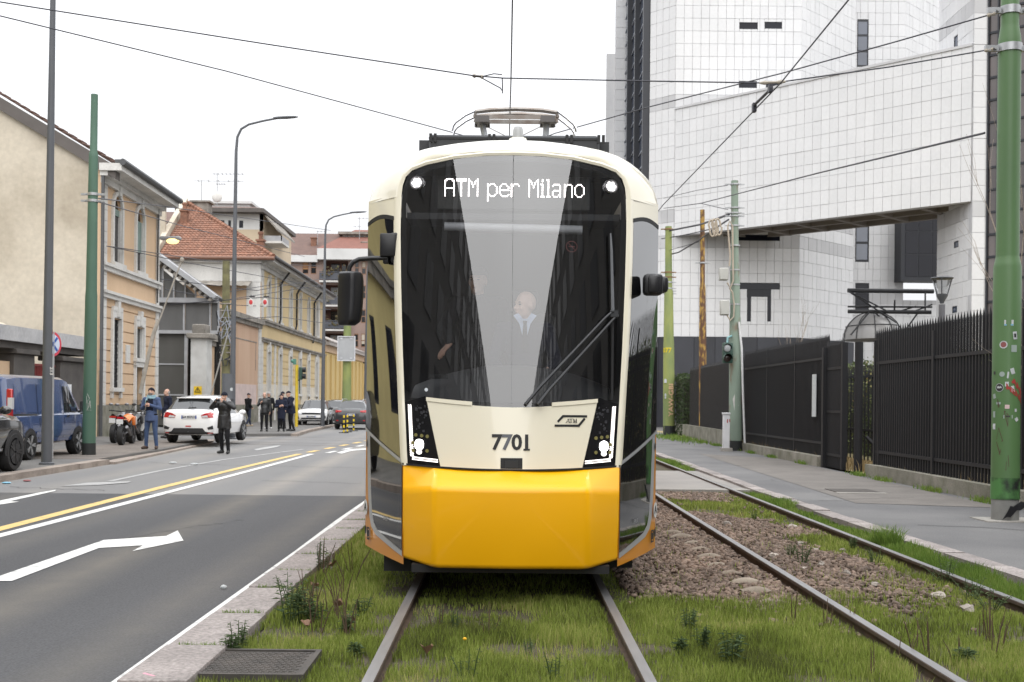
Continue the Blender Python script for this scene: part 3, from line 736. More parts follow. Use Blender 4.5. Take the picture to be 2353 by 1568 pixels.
for i in range(-16, n + 1):
 for sg in (1, -1):
  pts = []
  a = s0 + (s1 - s0) * i / n
  p, q_ = (a, z0), (a + (z1 - z0) * .42, z1)
  lo, hi = max(p[0], s0), min(q_[0], s1)
  if hi - lo < .02: continue
  za, zb = z0 + (lo - a) / .42, z0 + (hi - a) / .42
  if sg < 0: lo, hi = s0 + s1 - lo, s0 + s1 - hi
  b.bar(A.p(lo, -.06, za), A.p(hi, -.06, zb), .022)
b.build('window_grille', blackm, lw)
dw = pt_window(h1, A, dh[0], dh[1], 3.3, 4.6, rnd, False)
b = B(); A.box(b, dh[0] - .17, dh[0], 0, .1, .12, 3.0); A.box(b, dh[1], dh[1] + .17, 0, .1, .12, 3.0); A.box(b, dh[0] - .1, dh[1] + .1, -.2, .1, 2.92, 3.15); b.build('door_frame', trim_w, h1)
b = B(); A.box(b, dh[0], dh[1], -.26, -.2, .12, 2.95); b.build('door', blackm, h1)
string_course(h1, A, -.02, L1, 5.5); string_course(h1, A, -.02, L1, 6.55, .3)
cornice(h1, A, -.1, L1, 10.44)
me_q = cubemesh('quoin', trim_w)
for z in range(25):
 zz = .1 + z * .42
 if zz < 10.1: A.inst('quoin', me_q, h1, .1, .62, -.02, .05, zz, zz + .405); A.inst('quoin', me_q, h1, L1 - .42, L1 + .02, -.02, .05, zz, zz + .405)
b = B(); A.box(b, los[0] + 1.75, los[0] + 2.3, 0, .05, 3.05, 3.8); b.build('plaque', trim_w, h1)
b = B(); b.tube([A.p(-.12, .1, .1), A.p(-.12, .1, 10.3)], .07, 8); b.build('downpipe', zinc, h1)
b = B(); b.tube([A.p(L1 - .55, .12, 5.9), A.p(L1 - .52, .12, 10.2)], .035, 6); b.build('cable_duct', blackm, h1)
# gable wall + roof
ge = -15.5; gs = .585
b = B(); b.prism([(-15.72, 43.9, 0), (-15.72, 43.9, 10.55), (-23, 43.9, 10.55 + 7.28 * gs), (-31, 43.9, 10.55 - .6), (-31, 43.9, 0)], (0, .3, 0)); b.build('gable_wall', st_cream, h1)
b = B(); b.prism([(-15.1, 43.72, 10.0), (-15.1, 43.72, 10.5), (-23, 43.72, 10.5 + 7.9 * gs), (-23, 43.72, 10.0 + 7.9 * gs)], (0, .5, 0)); b.build('verge_board', lead, h1)
b = B(); b.prism([(-14.9, 43.8, 10.5), (-23, 43.8, 10.5 + 8.1 * gs), (-23, 51.9, 10.5 + 8.1 * gs), (-15.1, 51.9, 10.5)], (0, 0, .06)); b.build('roof', tile_r, h1)
b = B()
for i in range(22):
 x = -15.1 - i * .37; z = 10.6 + (-14.9 - x - .1) * gs; b.box((x, 43.95, z), (.42, .5, .05), R=Matrix.Rotation(math.atan(gs) - .13, 3, 'Y'))
b.build('verge_tiles', tile_b, h1, kind='stuff')
# ---- 2. courtyard wall with pillars, beam canopy and red railing in front of the gable
cw = thing('courtyard_wall', 'low courtyard wall with dark stone piers, concrete beam canopy and red railing gate', 'wall', (-15.6, 36, 0))
Bf = Fr((-15.55, 20), (0, 1), (1, 0))
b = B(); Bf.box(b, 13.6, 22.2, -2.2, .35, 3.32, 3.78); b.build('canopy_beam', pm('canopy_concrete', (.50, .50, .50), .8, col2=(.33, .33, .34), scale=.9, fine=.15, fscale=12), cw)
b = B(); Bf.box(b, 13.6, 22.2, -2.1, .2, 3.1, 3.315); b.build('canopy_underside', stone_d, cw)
for (a, c, z) in ((15.6, 17.15, 2.95), (19.3, 22.0, 2.85)):
 b = B(); Bf.box(b, a, c, -.5, .15, .1, z); Bf.box(b, a - .12, c + .12, -.6, .28, z, z + .16); b.build('stone_pier', stone_d, cw, bevel=.02, seg=1)
b = B(); Bf.box(b, 13.6, 15.6, -.3, 0, .1, 2.7); b.build('rendered_wall', st_orange, cw)
b = B(); Bf.box(b, 22.0, 23.1, -.3, .06, .1, 2.5); b.build('rendered_wall', st_orange, cw)
redm = pm('red_metal', (.20, .022, .02), .5, scale=3); mr_ = cubemesh('bar', redm)
gt = thing('railing_gate', 'dark red railing gate between the stone piers of the courtyard wall', 'gate', (-15.6, 38, 0))
for i in range(17): Bf.inst('bar', mr_, gt, 17.2 + i * .125, 17.245 + i * .125, -.1, -.06, .2, 2.65)
b = B(); Bf.box(b, 17.15, 19.3, -.12, -.04, 2.62, 2.7); Bf.box(b, 17.15, 19.3, -.12, -.04, .2, .28); Bf.box(b, 17.15, 17.5, -.14, -.02, .2, 2.75); b.build('gate_frame', redm, gt)
b = B(); Bf.box(b, 19.75, 20.2, .17, .19, 1.35, 2.05)
no = b.build('notice_board', pm('notice_white', (.70, .71, .72), .5, col2=(.45, .48, .52), scale=9, mix=.35), None); tag(no, 'white printed notice fixed to the dark stone pier beside the van', 'notice')
b = B(); Bf.box(b, 17.3, 17.62, .36, .385, 3.4, 3.68); bl = b.build('number_plate', pm('blue_plate', (.05, .06, .16), .5), None); tag(bl, 'small dark blue plate on the edge of the concrete canopy beam', 'plate')
tn = thing('canopy_tent', 'cream fabric pavilion roof peeking over the concrete canopy beam', 'tent', (-18.2, 38, 3.5))
b = B(); cx, cy = -18.2, 38.0
base = [(cx - 2.3, cy - 2.3, 3.65), (cx + 2.2, cy - 2.3, 3.65), (cx + 2.2, cy + 2.3, 3.65), (cx - 2.3, cy + 2.3, 3.65)]
for i in range(4):
 p, q_ = Vector(base[i]), Vector(base[(i + 1) % 4]); t = Vector((cx, cy, 4.75)); rows = []
 for k in range(6):
  f = k / 5; sag = -.18 * math.sin(math.pi * f); rows.append([p.lerp(t, f) + Vector((0, 0, sag)), q_.lerp(t, f) + Vector((0, 0, sag))])
 b.grid(rows)
b.build('fabric_roof', pm('tent_fabric', (.60, .53, .42), .8, scale=2), tn, smooth=True)
b = B()
for x, y, z in base: b.tube([(x, y, 0), (x, y, z)], .04, 6)
b.build('pole', steelw, tn)
# ---- 3. depot shed with grey glazed gable
ds = thing('depot_shed', 'grey steel framed depot shed with dirty glazed gable over a dark gateway', 'shed', (-17.5, 62, 0))
Y3 = 62.0
rk0, rk1 = P(340, 575, Y3), P(500, 692, Y3); dirk = (rk1 - rk0).normalized(); upk = Vector((-dirk.z, 0, dirk.x))
b = B(); b.prism([rk0, rk1, rk1 + upk * .26, rk0 + upk * .26], (0, -.9, 0)); b.build('roof_edge', steelw, ds)
b = B()
for i in range(14):
 p = rk0.lerp(rk1, (i + .5) / 14) - upk * .12; b.box(p + Vector((0, -.4, 0)), (.16, .8, .2), R=Matrix((dirk, Vector((0, 1, 0)), upk)).transposed())
b.build('eaves_bracket', trim_d, ds)
b = B(); b.prism([rk0, rk1, rk1 + upk * .2, rk0 + upk * .2], (0, 1.2, 0)); b.build('roof', zinc, ds)
zt, zb, zm = P(360, 690, Y3).z, P(360, 762, Y3).z, P(360, 695, Y3).z
xs = [P(u, 700, Y3).x for u in (330, 357, 424, 484, 503)]
b = B()
for a, c in zip(xs, xs[1:]): b.bb(a + .05, c - .05, Y3 - .02, Y3 + .02, zb + .08, zt - .1)
me = b.build('glazing_panel', greypane, ds)
tx = [P(u, 700, Y3).x for u in (330, 357, 374, 400, 426, 450, 474)]
b = B()
for a, c in zip(tx, tx[1:]):
 zz = lambda x: rk0.z + (x - rk0.x) * dirk.z / dirk.x - .5
 if zz(c) > zt + .1: b.prism([(a + .04, Y3, zt + .12), (c - .04, Y3, zt + .12), (c - .04, Y3, zz(c)), (a + .04, Y3, zz(a))], (0, .04, 0))
b.build('glazing_panel', greypane, ds)
b = B(); b.bb(xs[0], xs[-1], Y3 - .3, Y3 - .05, zt - .14, zt + .12); b.bb(xs[0], xs[-1], Y3 - .3, Y3 - .05, zb - .12, zb + .06)
for x in xs[1:]: b.bb(x - .045, x + .045, Y3 - .12, Y3 - .03, zb, zt)
for x in tx[1:]:
 z = rk0.z + (x - rk0.x) * dirk.z / dirk.x - .3
 if z > zt + .2: b.bb(x - .04, x + .04, Y3 - .1, Y3 - .03, zt, z)
b.build('steel_frame', steelw, ds)
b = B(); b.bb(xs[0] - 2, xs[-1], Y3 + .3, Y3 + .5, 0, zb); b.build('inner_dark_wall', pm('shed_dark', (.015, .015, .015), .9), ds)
gx0, gx1 = P(340, 800, Y3).x, P(425, 800, Y3).x
b = B()
for a, c in ((.12, 1.75), (1.81, 3.42), (3.48, zb - .14)): b.bb(gx0, gx1, Y3 - .06, Y3 + .05, a, c)
b.build('gate_leaf', doordark, ds)
b = B(); b.bb(gx0, gx1, Y3 - .1, Y3 - .03, 1.74, 1.82); b.bb(gx0, gx1, Y3 - .1, Y3 - .03, 3.41, 3.49); b.bb(gx1, gx1 + .18, Y3 - .12, Y3, 0, zb - .1); b.build('gate_rail', steelw, ds)
# ---- 4. gate pillar and pink yard wall
gp = thing('gate_pillar', 'white plastered gate pillar with a yellow warning sign beside the depot gateway', 'pillar', P(455, 990, 59.5))
X0, X1 = P(438, 850, 59.5).x, P(474, 850, 59.5).x; zc = P(455, 778, 59.5).z
b = B(); b.bb(X0, X1, 59.5, 60.6, 0, zc); b.build('shaft', pm('pillar_white', (.62, .62, .60), .85, col2=(.45, .44, .42), scale=1.5, fine=.1), gp)
b = B(); b.bb(X0 - .2, X1 + .2, 59.3, 60.9, zc, zc + .28); b.bb(X0 + .05, X1 - .1, 59.5, 60.6, zc + .28, zc + .75); b.build('cap', trim_d, gp, bevel=.04, seg=1)
yel = pm('sign_yellow', (.75, .50, .02), .5, scale=2); s0 = P(447, 966, 59.4); s1 = P(464, 945, 59.4)
z0_, z1_ = P(455, 910, 59.4).z, P(455, 888, 59.4).z
ws = thing('warning_sign', 'yellow warning sign with black triangle on the white gate pillar', 'sign', (s0.x, 59.4, z0_))
b = B(); b.bb(P(445, 900, 59.4).x, P(463, 900, 59.4).x, 59.42, 59.46, z0_, z1_); b.build('sign_plate', yel, ws)
cxs, czs = P(454, 897, 59.4).x, P(454, 896.5, 59.4).z
b = B()
tri = [Vector((cxs + .17 * math.cos(a), 59.405, czs + .17 * math.sin(a) - .03)) for a in (math.pi / 2, math.pi * 7 / 6, math.pi * 11 / 6)]
for i in range(3): b.bar(tri[i], tri[(i + 1) % 3], .022, .022)
b.bb(cxs - .014, cxs + .014, 59.395, 59.415, czs - .03, czs + .07); b.bb(cxs - .014, cxs + .014, 59.395, 59.415, czs - .075, czs - .05); b.build('warning_triangle', blackm, ws)
pw = thing('yard_wall', 'tall pink and orange rendered yard wall with weathered coping between gate and yellow building', 'wall', (-16, 68, 0))
PW = Fr((-16.0, 60.2), (0, 1), (1, 0))
b = B(); PW.box(b, .5, 3.9, -.4, 0, 0, 4.75); b.build('low_wall', st_orange, pw)
b = B(); PW.box(b, .4, 3.9, -.5, .2, 4.7, 5.05); PW.box(b, .4, 3.9, -.45, .1, 4.45, 4.7); b.build('low_coping', trim_d, pw)
b = B(); PW.box(b, 3.9, 13.6, -.4, 0, 1.2, 6.4); b.build('high_wall', st_pink, pw)
b = B(); PW.box(b, 3.9, 13.6, -.4, .05, 0, 1.25); b.build('plinth', moss_conc, pw)
b = B(); PW.box(b, 3.8, 13.7, -.5, .28, 6.4, 6.7); PW.box(b, 3.8, 13.7, -.5, .14, 6.15, 6.4); b.build('high_coping', trim_d, pw)
b = B(); PW.box(b, 4.3, 12.6, .001, .012, 1.25, 2.5); b.build('repainted_patch', st_pale, pw)
b = B(); PW.box(b, 4.3, 12.6, -.02, .02, 5.18, 5.24); PW.box(b, 12.3, 12.36, -.02, .02, 3.4, 5.2); b.build('groove', trim_d, pw)
me_q = cubemesh('quoin', trim_w)
for z in range(15): PW.inst('quoin', me_q, pw, 13.0, 13.75, -.1, .07, .1 + z * .42, .5 + z * .42)
# ---- 5. long yellow building
yb = thing('long_yellow_building', 'long two storey yellow stuccoed building with red tile roof and rows of narrow windows', 'building', (-18, 80, 0))
D = Fr((-16.0, 74.0), (-.008, 1), (1, .008)); LY = 27.0
cs = [2.5, 6.5, 10.5, 14.6, 18.6, 22.6]
lo = [(s - .46, s + .46, 2.0, 4.7) for s in cs]; up = [(s - .42, s + .42, 7.0, 9.1) for s in [2.3, 6.3, 10.4, 14.4, 18.4, 22.5]]
wall_holes(yb, D, 0, LY, 1.2, 5.55, lo, st_yellow, band=.52)
wall_holes(yb, D, 0, LY, 5.55, 10.6, [(a, b_, c, d + .42) for a, b_, c, d in up], st_yellow, name='upper_wall')
wall_holes(yb, D, 0, LY, 0, 1.2, [], moss_conc, d=(-.3, .05), name='plinth')
b = B(); D.box(b, .7, LY - 3, .0042, .012, 1.2, 2.62)
pb_ = wall_holes(yb, D, .7, LY - 4, 1.2, 2.6, [(a - .18, c + .18, 0, 9) for a, c, *_ in lo], pm('stucco_patch_cream', (.62, .56, .46), .9, scale=2), d=(.0, .012), name='repainted_patch')
for w_ in lo:
 o = pt_window(yb, D, *w_, rnd, False)
for w_ in up: pt_window(yb, D, *w_, rnd, True)
for s in (0.05, 4.4, LY - 3.4, LY - .6):
 for z in range(24):
  if not (5.3 < .15 + z * .42 < 6.6): D.inst('quoin', me_q, yb, s, s + .55, -.05, .06, .15 + z * .42, .555 + z * .42)
string_course(yb, D, 0, LY, 5.35, mat=trim_d); string_course(yb, D, 0, LY, 6.5, .35, mat=trim_d)
cornice(yb, D, -.1, LY, 10.62)
b = B()
for s, zz in ((5.9, 7.2), (12.4, 7.2), (20.6, 6.8)):
 b.tube([D.p(s, .75, 10.5), D.p(s, .3, 9.9), D.p(s, .14, 9.6), D.p(s, .14, zz), D.p(s - .5, .14, zz - .5)], .075, 7)
b.build('downpipe', blackm, yb)
# end wall towards us with terrace window, cream frieze
E5 = Fr((-22.3, 73.8), (1, 0), (0, -1))
wn = (E5.s_of(493, 600), E5.s_of(533, 600))
wn = (E5.s_of(494), E5.s_of(536), P(515, 656, 73.8).z, P(515, 630, 73.8).z)
wall_holes(yb, E5, 0, 6.3, 4, 9.2, [wn], st_orange, name='end_wall')
b = B(); E5.box(b, 0, 6.32, -.3, .08, 9.2, 10.4); E5.box(b, -.1, 6.4, -.3, .35, 10.4, 10.62); b.build('frieze', trim_w, yb)
b = B(); E5.box(b, 5.4, 6.3, 0, .05, 4, 9.2); b.build('corner_pilaster', trim_w, yb)
window_in(yb, E5, *wn, glass=winglass, bar=.08, lm=blackm); b = B(); E5.box(b, wn[0] + .1, wn[1] - .1, -.03, -.02, wn[2] + .1, wn[3] - .08); b.build('pane', pm('pane_blue', (.18, .30, .36), .2, col2=(.4, .42, .36), scale=1.5), yb)
b = B(); rows = []
for i in range(25):
 s = .1 + i * .235; rows.append([E5.p(s, .1, 9.22 + .03 * (i % 2)), E5.p(s, 1.15, 8.82 + .04 * (i % 2))])
b.grid(rows); b.build('corrugated_awning', trim_d, yb)
# hip roof
hx = Vector((1, 0, 0)); e0 = Vector((-22.6, 73.3, 10.66)); e1 = Vector((-15.0, 73.3, 10.66)); ap = Vector((-22.9, 81.5, 15.5))
b = B(); b.quad(e0, e1, ap); b.quad(e1, Vector((-15.1, 101.3, 10.66)), Vector((-22.9, 101.3, 15.5)), ap); b.build('roof', tile_r, yb)
ey = (Vector((ap.x, ap.y, ap.z)) - Vector((ap.x, 73.3, 10.66))).normalized(); lh = (ap - Vector((ap.x, 73.3, 10.66))).length
tiles_roof(yb, e0 + Vector((0, 0, .03)), hx, ey, 7.6, int(lh / .38) + 1, tile_r, clip=lambda a, y: a < 7.6 - (y / lh) * 7.85 + .1)
b = B()
for i in range(30):
 p = e1.lerp(ap, (i + .5) / 30) + Vector((0, 0, .1)); q_ = e1.lerp(ap, (i + 1.6) / 30) + Vector((0, 0, .1)); b.tube([p, q_], [.17, .13], 7)
b.build('ridge_tiles', tile_r, yb, kind='stuff')
b = B(); b.tube([e0 + Vector((0, -.1, 0)), e1 + Vector((0, -.1, 0))], .12, 8); b.build('end_gutter', pm('gutter_copper', (.17, .085, .055), .6), yb)
b = B(); b.prism([(-23.0, 73.4, 9.0), (-22.55, 73.4, 9.0), (-22.6, 73.4, 10.9), (-23.1, 81.5, 15.7), (-25.6, 81.5, 15.7), (-25.6, 73.4, 9)], (0, .3, 0)) if False else b.prism([(-22.62, 73.35, 4), (-22.62, 73.35, 11.1), (-22.95, 81.5, 15.95), (-22.95, 81.5, 4)], (-.35, 0, 0)); b.build('party_wall', st_cream, yb)
b = B(); b.bb(-26.5, -22.9, 76.0, 76.3, 4, 15.0); b.build('party_wall', st_cream, yb)
def chim(u, v, Y, w, h, mat, par, pot=True):
 c = P(u, v, Y); b = B(); b.bb(c.x - w / 2, c.x + w / 2, Y - w / 2, Y + w / 2, c.z - 1, c.z + h); b.bb(c.x - w * .65, c.x + w * .65, Y - w * .65, Y + w * .65, c.z + h - .12, c.z + h);
 if pot: b.lathe([(w * .3, 0), (w * .3, .35), (w * .42, .36), (w * .42, .5), (.02, .55)], (c.x, Y, c.z + h), 8)
 return b.build('chimney', mat, par)
chim(424, 500, 78.5, .45, .5, tile_r, yb); chim(540, 570, 76.5, .45, .6, tile_r, yb); chim(599, 572, 75.5, .45, .6, tile_r, yb, True)
chim(465, 480, 84, 1.15, .5, trim_d, yb, False)
# ---- 6. low yellow shed beyond
ls = thing('low_yellow_shed', 'low yellow rendered shed with pilasters and grey gutter far down the road', 'shed', (-16.3, 115, 0))
K = Fr((-16.2, 101.6), (0, 1), (1, 0))
st_y2 = pm('stucco_yellow_far', (.60, .45, .20), .9, col2=(.52, .38, .16), scale=.7, stretch=(1, 1, .2))
b = B(); K.box(b, 0, 27, -.4, 0, 0, 5.9); b.build('wall', st_y2, ls)
me = cubemesh('pilaster', st_y2)
for i in range(10): K.inst('pilaster', me, ls, i * 2.9, i * 2.9 + .6, -.01, .16, 0, 5.7)
b = B(); K.box(b, -.1, 27.1, -.4, .12, 5.9, 6.5); b.build('fascia', st_orange, ls)
b = B(); K.box(b, -.2, 27.2, -3, .45, 6.5, 6.8); b.prism([K.p(-.2, .5, 6.8), K.p(27.2, .5, 6.8), K.p(27.2, -3, 8.2), K.p(-.2, -3, 8.2)], (0, 0, .1)); b.build('roof', pm('roof_grey', (.36, .33, .31), .8, scale=1), ls)
# ---- 7. apartment house behind the red roof
ah = thing('apartment_house', 'tall pale apartment house with brown hip roof behind the red tiled roof', 'apartment building', (-26, 108, 0))
Y7 = 106.0
x0, x1 = P(425, 600, Y7).x, P(603, 600, Y7).x; ze = P(500, 491, Y7).z; zw = P(500, 527, Y7).z
H7 = Fr((x0, Y7), (1, 0), (0, -1)); W7 = x1 - x0
hs7 = [(H7.s_of(a), H7.s_of(b_), P(500, 526, Y7).z, P(500, 504, Y7).z) for a, b_ in ((519, 528), (544, 556), (500, 513))]
whp = pm('plaster_white', (.58, .58, .57), .9, scale=.5); bei = pm('plaster_beige', (.52, .43, .31), .9, scale=.5)
wall_holes(ah, H7, 0, W7, zw, ze, hs7, whp, name='upper_wall'); wall_holes(ah, H7, 0, W7, 2, zw, [], bei)
for k, h in enumerate(hs7):
 w_ = window_in(ah, H7, *h, bar=.1, lm=whp); b = B(); H7.box(b, h[0] + .1, h[1] - .1, -.06, -.045, h[2] + (h[3] - h[2]) * .45, h[3] - .1); b.build('blind', pm('blind_brown', (.34, .17, .10), .8), w_)
b = B(); Fr((x1, Y7), (0, 1), (1, 0)).box(b, 0, 14, -.3, 0, 2, ze); b.build('side_wall', bei, ah)
zr = P(500, 452, Y7).z
b = B(); ov = 1.1; a, c = x0 - ov * .6, x1 + .3
b.prism([(a, Y7 - ov, ze), (c, Y7 - ov, ze), (c, Y7 + 15, ze), (a, Y7 + 15, ze)], (0, 0, .35)); b.build('eaves', lead, ah)
b = B(); R_ = [Vector((a, Y7 - ov, ze + .36)), Vector((c, Y7 - ov, ze + .36)), Vector((c, Y7 + 15, ze + .36)), Vector((a, Y7 + 15, ze + .36))]; t0, t1 = Vector((x0 + 1.5, Y7 + 5.5, zr)), Vector((x0 + 4.6, Y7 + 5.5, zr))
b.quad(R_[0], R_[1], t1, t0); b.quad(R_[1], R_[2], t1); b.quad(R_[2], R_[3], t0, t1); b.quad(R_[3], R_[0], t0); b.build('roof', tile_b, ah)
b = B(); b.bb(x0 + .4, x0 + 4.6, Y7 + 6, Y7 + 9, zr - 2, zr + .35); b.bb(x0 + .2, x0 + 4.9, Y7 + 5.7, Y7 + 9.3, zr + .35, zr + .6); b.build('rooftop_room', whp, ah)
b = B(); H7.box(b, W7 - .1, W7 + 1.7, -4, -.5, P(600, 557, Y7).z, P(600, 552, Y7).z); b.build('balcony', trim_w, ah)
b = B()
H7.box(b, W7 + 1.6, W7 + 1.7, -4, -.5, P(600, 552, Y7).z, P(600, 540, Y7).z); H7.box(b, W7, W7 + 1.7, -.55, -.5, P(600, 552, Y7).z, P(600, 540, Y7).z); b.build('balcony_rail', steelw, ah)
b = B()
b.prism([H7.p(W7, -.2, ze), H7.p(W7 + 1.3, -.2, ze - 1.5), H7.p(W7 + 1.3, -9, ze - 1.5), H7.p(W7, -9, ze)], (0, 0, .2)); b.build('side_canopy', trim_d, ah)
def antenna(u, v0, v1, Y, arms, lab):
 p, q_ = P(u, v0, Y), P(u, v1, Y); b = B(); b.tube([p, q_], .035, 5)
 for (z, l, n) in arms:
  zc = p.z + (q_.z - p.z) * z; b.tube([(p.x - l * .2, Y, zc), (p.x + l, Y, zc)], .022, 4)
  for i in range(n): x = p.x - l * .2 + l * 1.2 * (i + .5) / n; b.tube([(x, Y - .35, zc), (x, Y + .35, zc)], .016, 4); b.tube([(x, Y, zc - .14), (x, Y, zc + .14)], .016, 4)
 o = b.build('tv_antenna', steelw, None); tag(o, lab, 'antenna')
antenna(463, 520, 414, 98, ((.98, 3.6, 5),), 'television antenna with long arm on a tall mast above the red roof')
antenna(499, 500, 398, 110, ((.98, 2.6, 8), (.75, .8, 4)), 'thin television antenna on the roof of the pale apartment house')
sd = B(); sd.ell(P(499, 453, 108), (.5, .14, .5), 12, 8); o = sd.build('satellite_dish', trim_w, None, smooth=True); tag(o, 'round white satellite dish on the apartment house roof', 'satellite dish')
yh = thing('rear_house', 'small ochre house glimpsed between corner house and red tiled roof', 'house', P(362, 520, 90))
b = B(); b.bb(P(352, 500, 90).x - 4, P(377, 500, 90).x, 90, 96, 2, P(360, 524, 90).z); b.build('wall', st_yellow, yh)
b = B(); z_ = P(360, 524, 90).z; b.prism([(P(350, 500, 90).x - 4.5, 89.4, z_), (P(377, 500, 90).x + .2, 89.4, z_), (P(377, 500, 90).x + .2, 93, z_ + 1.6), (P(350, 500, 90).x - 4.5, 93, z_ + 1.6)], (0, .2, .2)); b.build('roof', tile_b, yh)
h = (0, 0, 0, 0); FR = Fr((P(356, 500, 90).x, 90), (1, 0), (0, -1)); b = B(); FR.box(b, .3, .75, 0, .06, 13.6, 14.6); FR.box(b, .3, .75, 0, .06, 11.3, 12.3); b.build('window', trim_w, yh)
# ---- 8. far apartment block with balconies
ab = thing('apartment_block', 'long pinkish brown apartment block with planted balconies and red roof closing the street', 'apartment building', (-15, 138, 0))
Y8 = 136.0; brick = pm('brick_pink', (.31, .225, .19), .9, col2=(.25, .18, .155), scale=.8, fine=.1, fscale=9)
BX0, BX1 = P(634, 700, Y8).x, 0.0; K8 = Fr((BX0, Y8), (1, 0), (0, -1)); W8 = BX1 - BX0
zt8 = P(700, 592, Y8).z; fl = (zt8 - 1.2) / 6
xsu = [(651, 663), (692, 706), (711, 724), (812, 822), (828, 838), (860, 870), (890, 900), (920, 930), (950, 960), (980, 990)]
holes = []
for k in range(6):
 for a, b_ in xsu: holes.append((K8.s_of(a), K8.s_of(b_), 1.2 + k * fl + .9, 1.2 + k * fl + 2.55))
lg = (K8.s_of(741), K8.s_of(797))
lhs = [(lg[0], lg[1], 1.2 + k * fl + .2, 1.2 + k * fl + fl - .35) for k in range(6)]
wall_holes(ab, K8, 0, W8, 0, zt8, holes + lhs, brick)
b = B(); K8.box(b, lg[0] - .5, lg[1] + .5, -2.2, -1.9, 0, zt8); K8.box(b, 0, W8, -12, -2.25, 0, zt8); b.build('loggia_back', pm('loggia_brown', (.16, .085, .065), .9, scale=.6, var=.4), ab)
for k in range(6):
 b = B(); K8.box(b, lg[0] - .4, lg[1] + .4, -1.9, .85, 1.2 + k * fl - .1, 1.2 + k * fl + .1); bal = b.build('balcony', trim_w, ab)
 b = B()
 for i in range(14):
  s = lg[0] - .35 + (lg[1] - lg[0] + .7) * i / 13; K8.box(b, s, s + .05, .76, .8, 1.2 + k * fl + .1, 1.2 + k * fl + 1.1)
 K8.box(b, lg[0] - .4, lg[1] + .4, .74, .82, 1.2 + k * fl + 1.08, 1.2 + k * fl + 1.16); K8.box(b, lg[0] - .4, lg[1] + .4, .77, .79, 1.2 + k * fl + .2, 1.2 + k * fl + 1.0); b.build('railing', pm('railing_grey', (.07, .075, .09), .6), bal)
 b = B(); r_ = random.Random(k)
 for i in range(50):
  c = K8.p(r_.uniform(lg[0], lg[1]), r_.uniform(.3, 1.0), 1.2 + k * fl + r_.uniform(.5, 1.5) * r_.random() + .5)
  b.ell(c, (r_.uniform(.06, .2), .12, r_.uniform(.05, .18)), 5, 3)
 b.build('balcony_plants', pm('plants_dull', (.085, .10, .04), .9, col2=(.10, .05, .03), scale=4), bal, kind='stuff')
 w_ = None
 for s0, s1 in ((lg[0] + .6, lg[0] + 1.6), (lg[0] + 1.9, lg[0] + 2.4)):
  b = B(); K8.box(b, s0, s1, -1.89, -1.8, 1.2 + k * fl + .15, 1.2 + k * fl + 2.4); b.build('balcony_door', winglass if (k % 2) else pm('pane_pale', (.45, .47, .48), .3), ab)
for k, h in enumerate(holes):
 w_ = window_in(ab, K8, *h, glass=winglass, bar=.12, nz=2, lm=pm('frame_brown', (.22, .12, .07), .7) if (k * 7) % 5 else pm('frame_pale', (.5, .5, .48), .7))
 if (k * 5) % 3 == 0:
  b = B(); K8.box(b, h[0] + .08, h[1] - .08, -.05, -.02, h[2] + (h[3] - h[2]) * (.25 + .2 * ((k * 3) % 4) / 2), h[3]); b.build('blind', pm('blind_orange', (.38, .20, .09), .8) if k % 2 else pm('blind_pale', (.45, .40, .33), .8), w_)
b = B(); K8.box(b, K8.s_of(728), W8, .05, .9, zt8 - .3, zt8 + 1.0); b.build('parapet', whp, ab)
b = B(); K8.box(b, -.2, K8.s_of(728), .05, .7, zt8 - .6, zt8 + .2); b.build('parapet_low', whp, ab)
b = B(); b.quad(K8.p(-.3, .6, zt8 + .2), K8.p(K8.s_of(728), .6, zt8 + .2), K8.p(K8.s_of(728) + 2.8, -5, zt8 + 3.6), K8.p(-.3, -5, zt8 + 3.6)); b.build('roof', tile_b, ab)
b = B(); b.quad(K8.p(K8.s_of(728), .8, zt8 + 1.0), K8.p(W8, .8, zt8 + 1.0), K8.p(W8, -7, zt8 + 4.4), K8.p(K8.s_of(728) + 3.4, -7, zt8 + 4.4)); b.build('roof', tile_p, ab)
b = B(); c = P(815, 560, 140); b.bb(c.x - 1.5, c.x + 4, 140, 143, c.z - 2, c.z + 1.1); b.bb(c.x - 2, c.x + 4.5, 139.5, 143.5, c.z + 1.1, c.z + 1.4); b.build('rooftop_room', trim_d, ab)
b = B()
for i in range(8): x = c.x - 1.2 + i * .65; b.bb(x, x + .4, 139.95, 140.0, c.z + .2, c.z + .9)
b.build('rooftop_opening', winglass, ab)
chim(721, 556, 138, .6, .5, tile_r, ab, False); chim(838, 566, 138, .7, .5, trim_d, ab, False)
antenna(730, 580, 530, 138, ((.95, 1.0, 3),), 'small antenna on the red roof left of the third street lamp')
antenna(826, 570, 500, 139, ((.97, 1.6, 4), (.7, -.8, 2)), 'tall antenna on the far apartment block next to the tram')
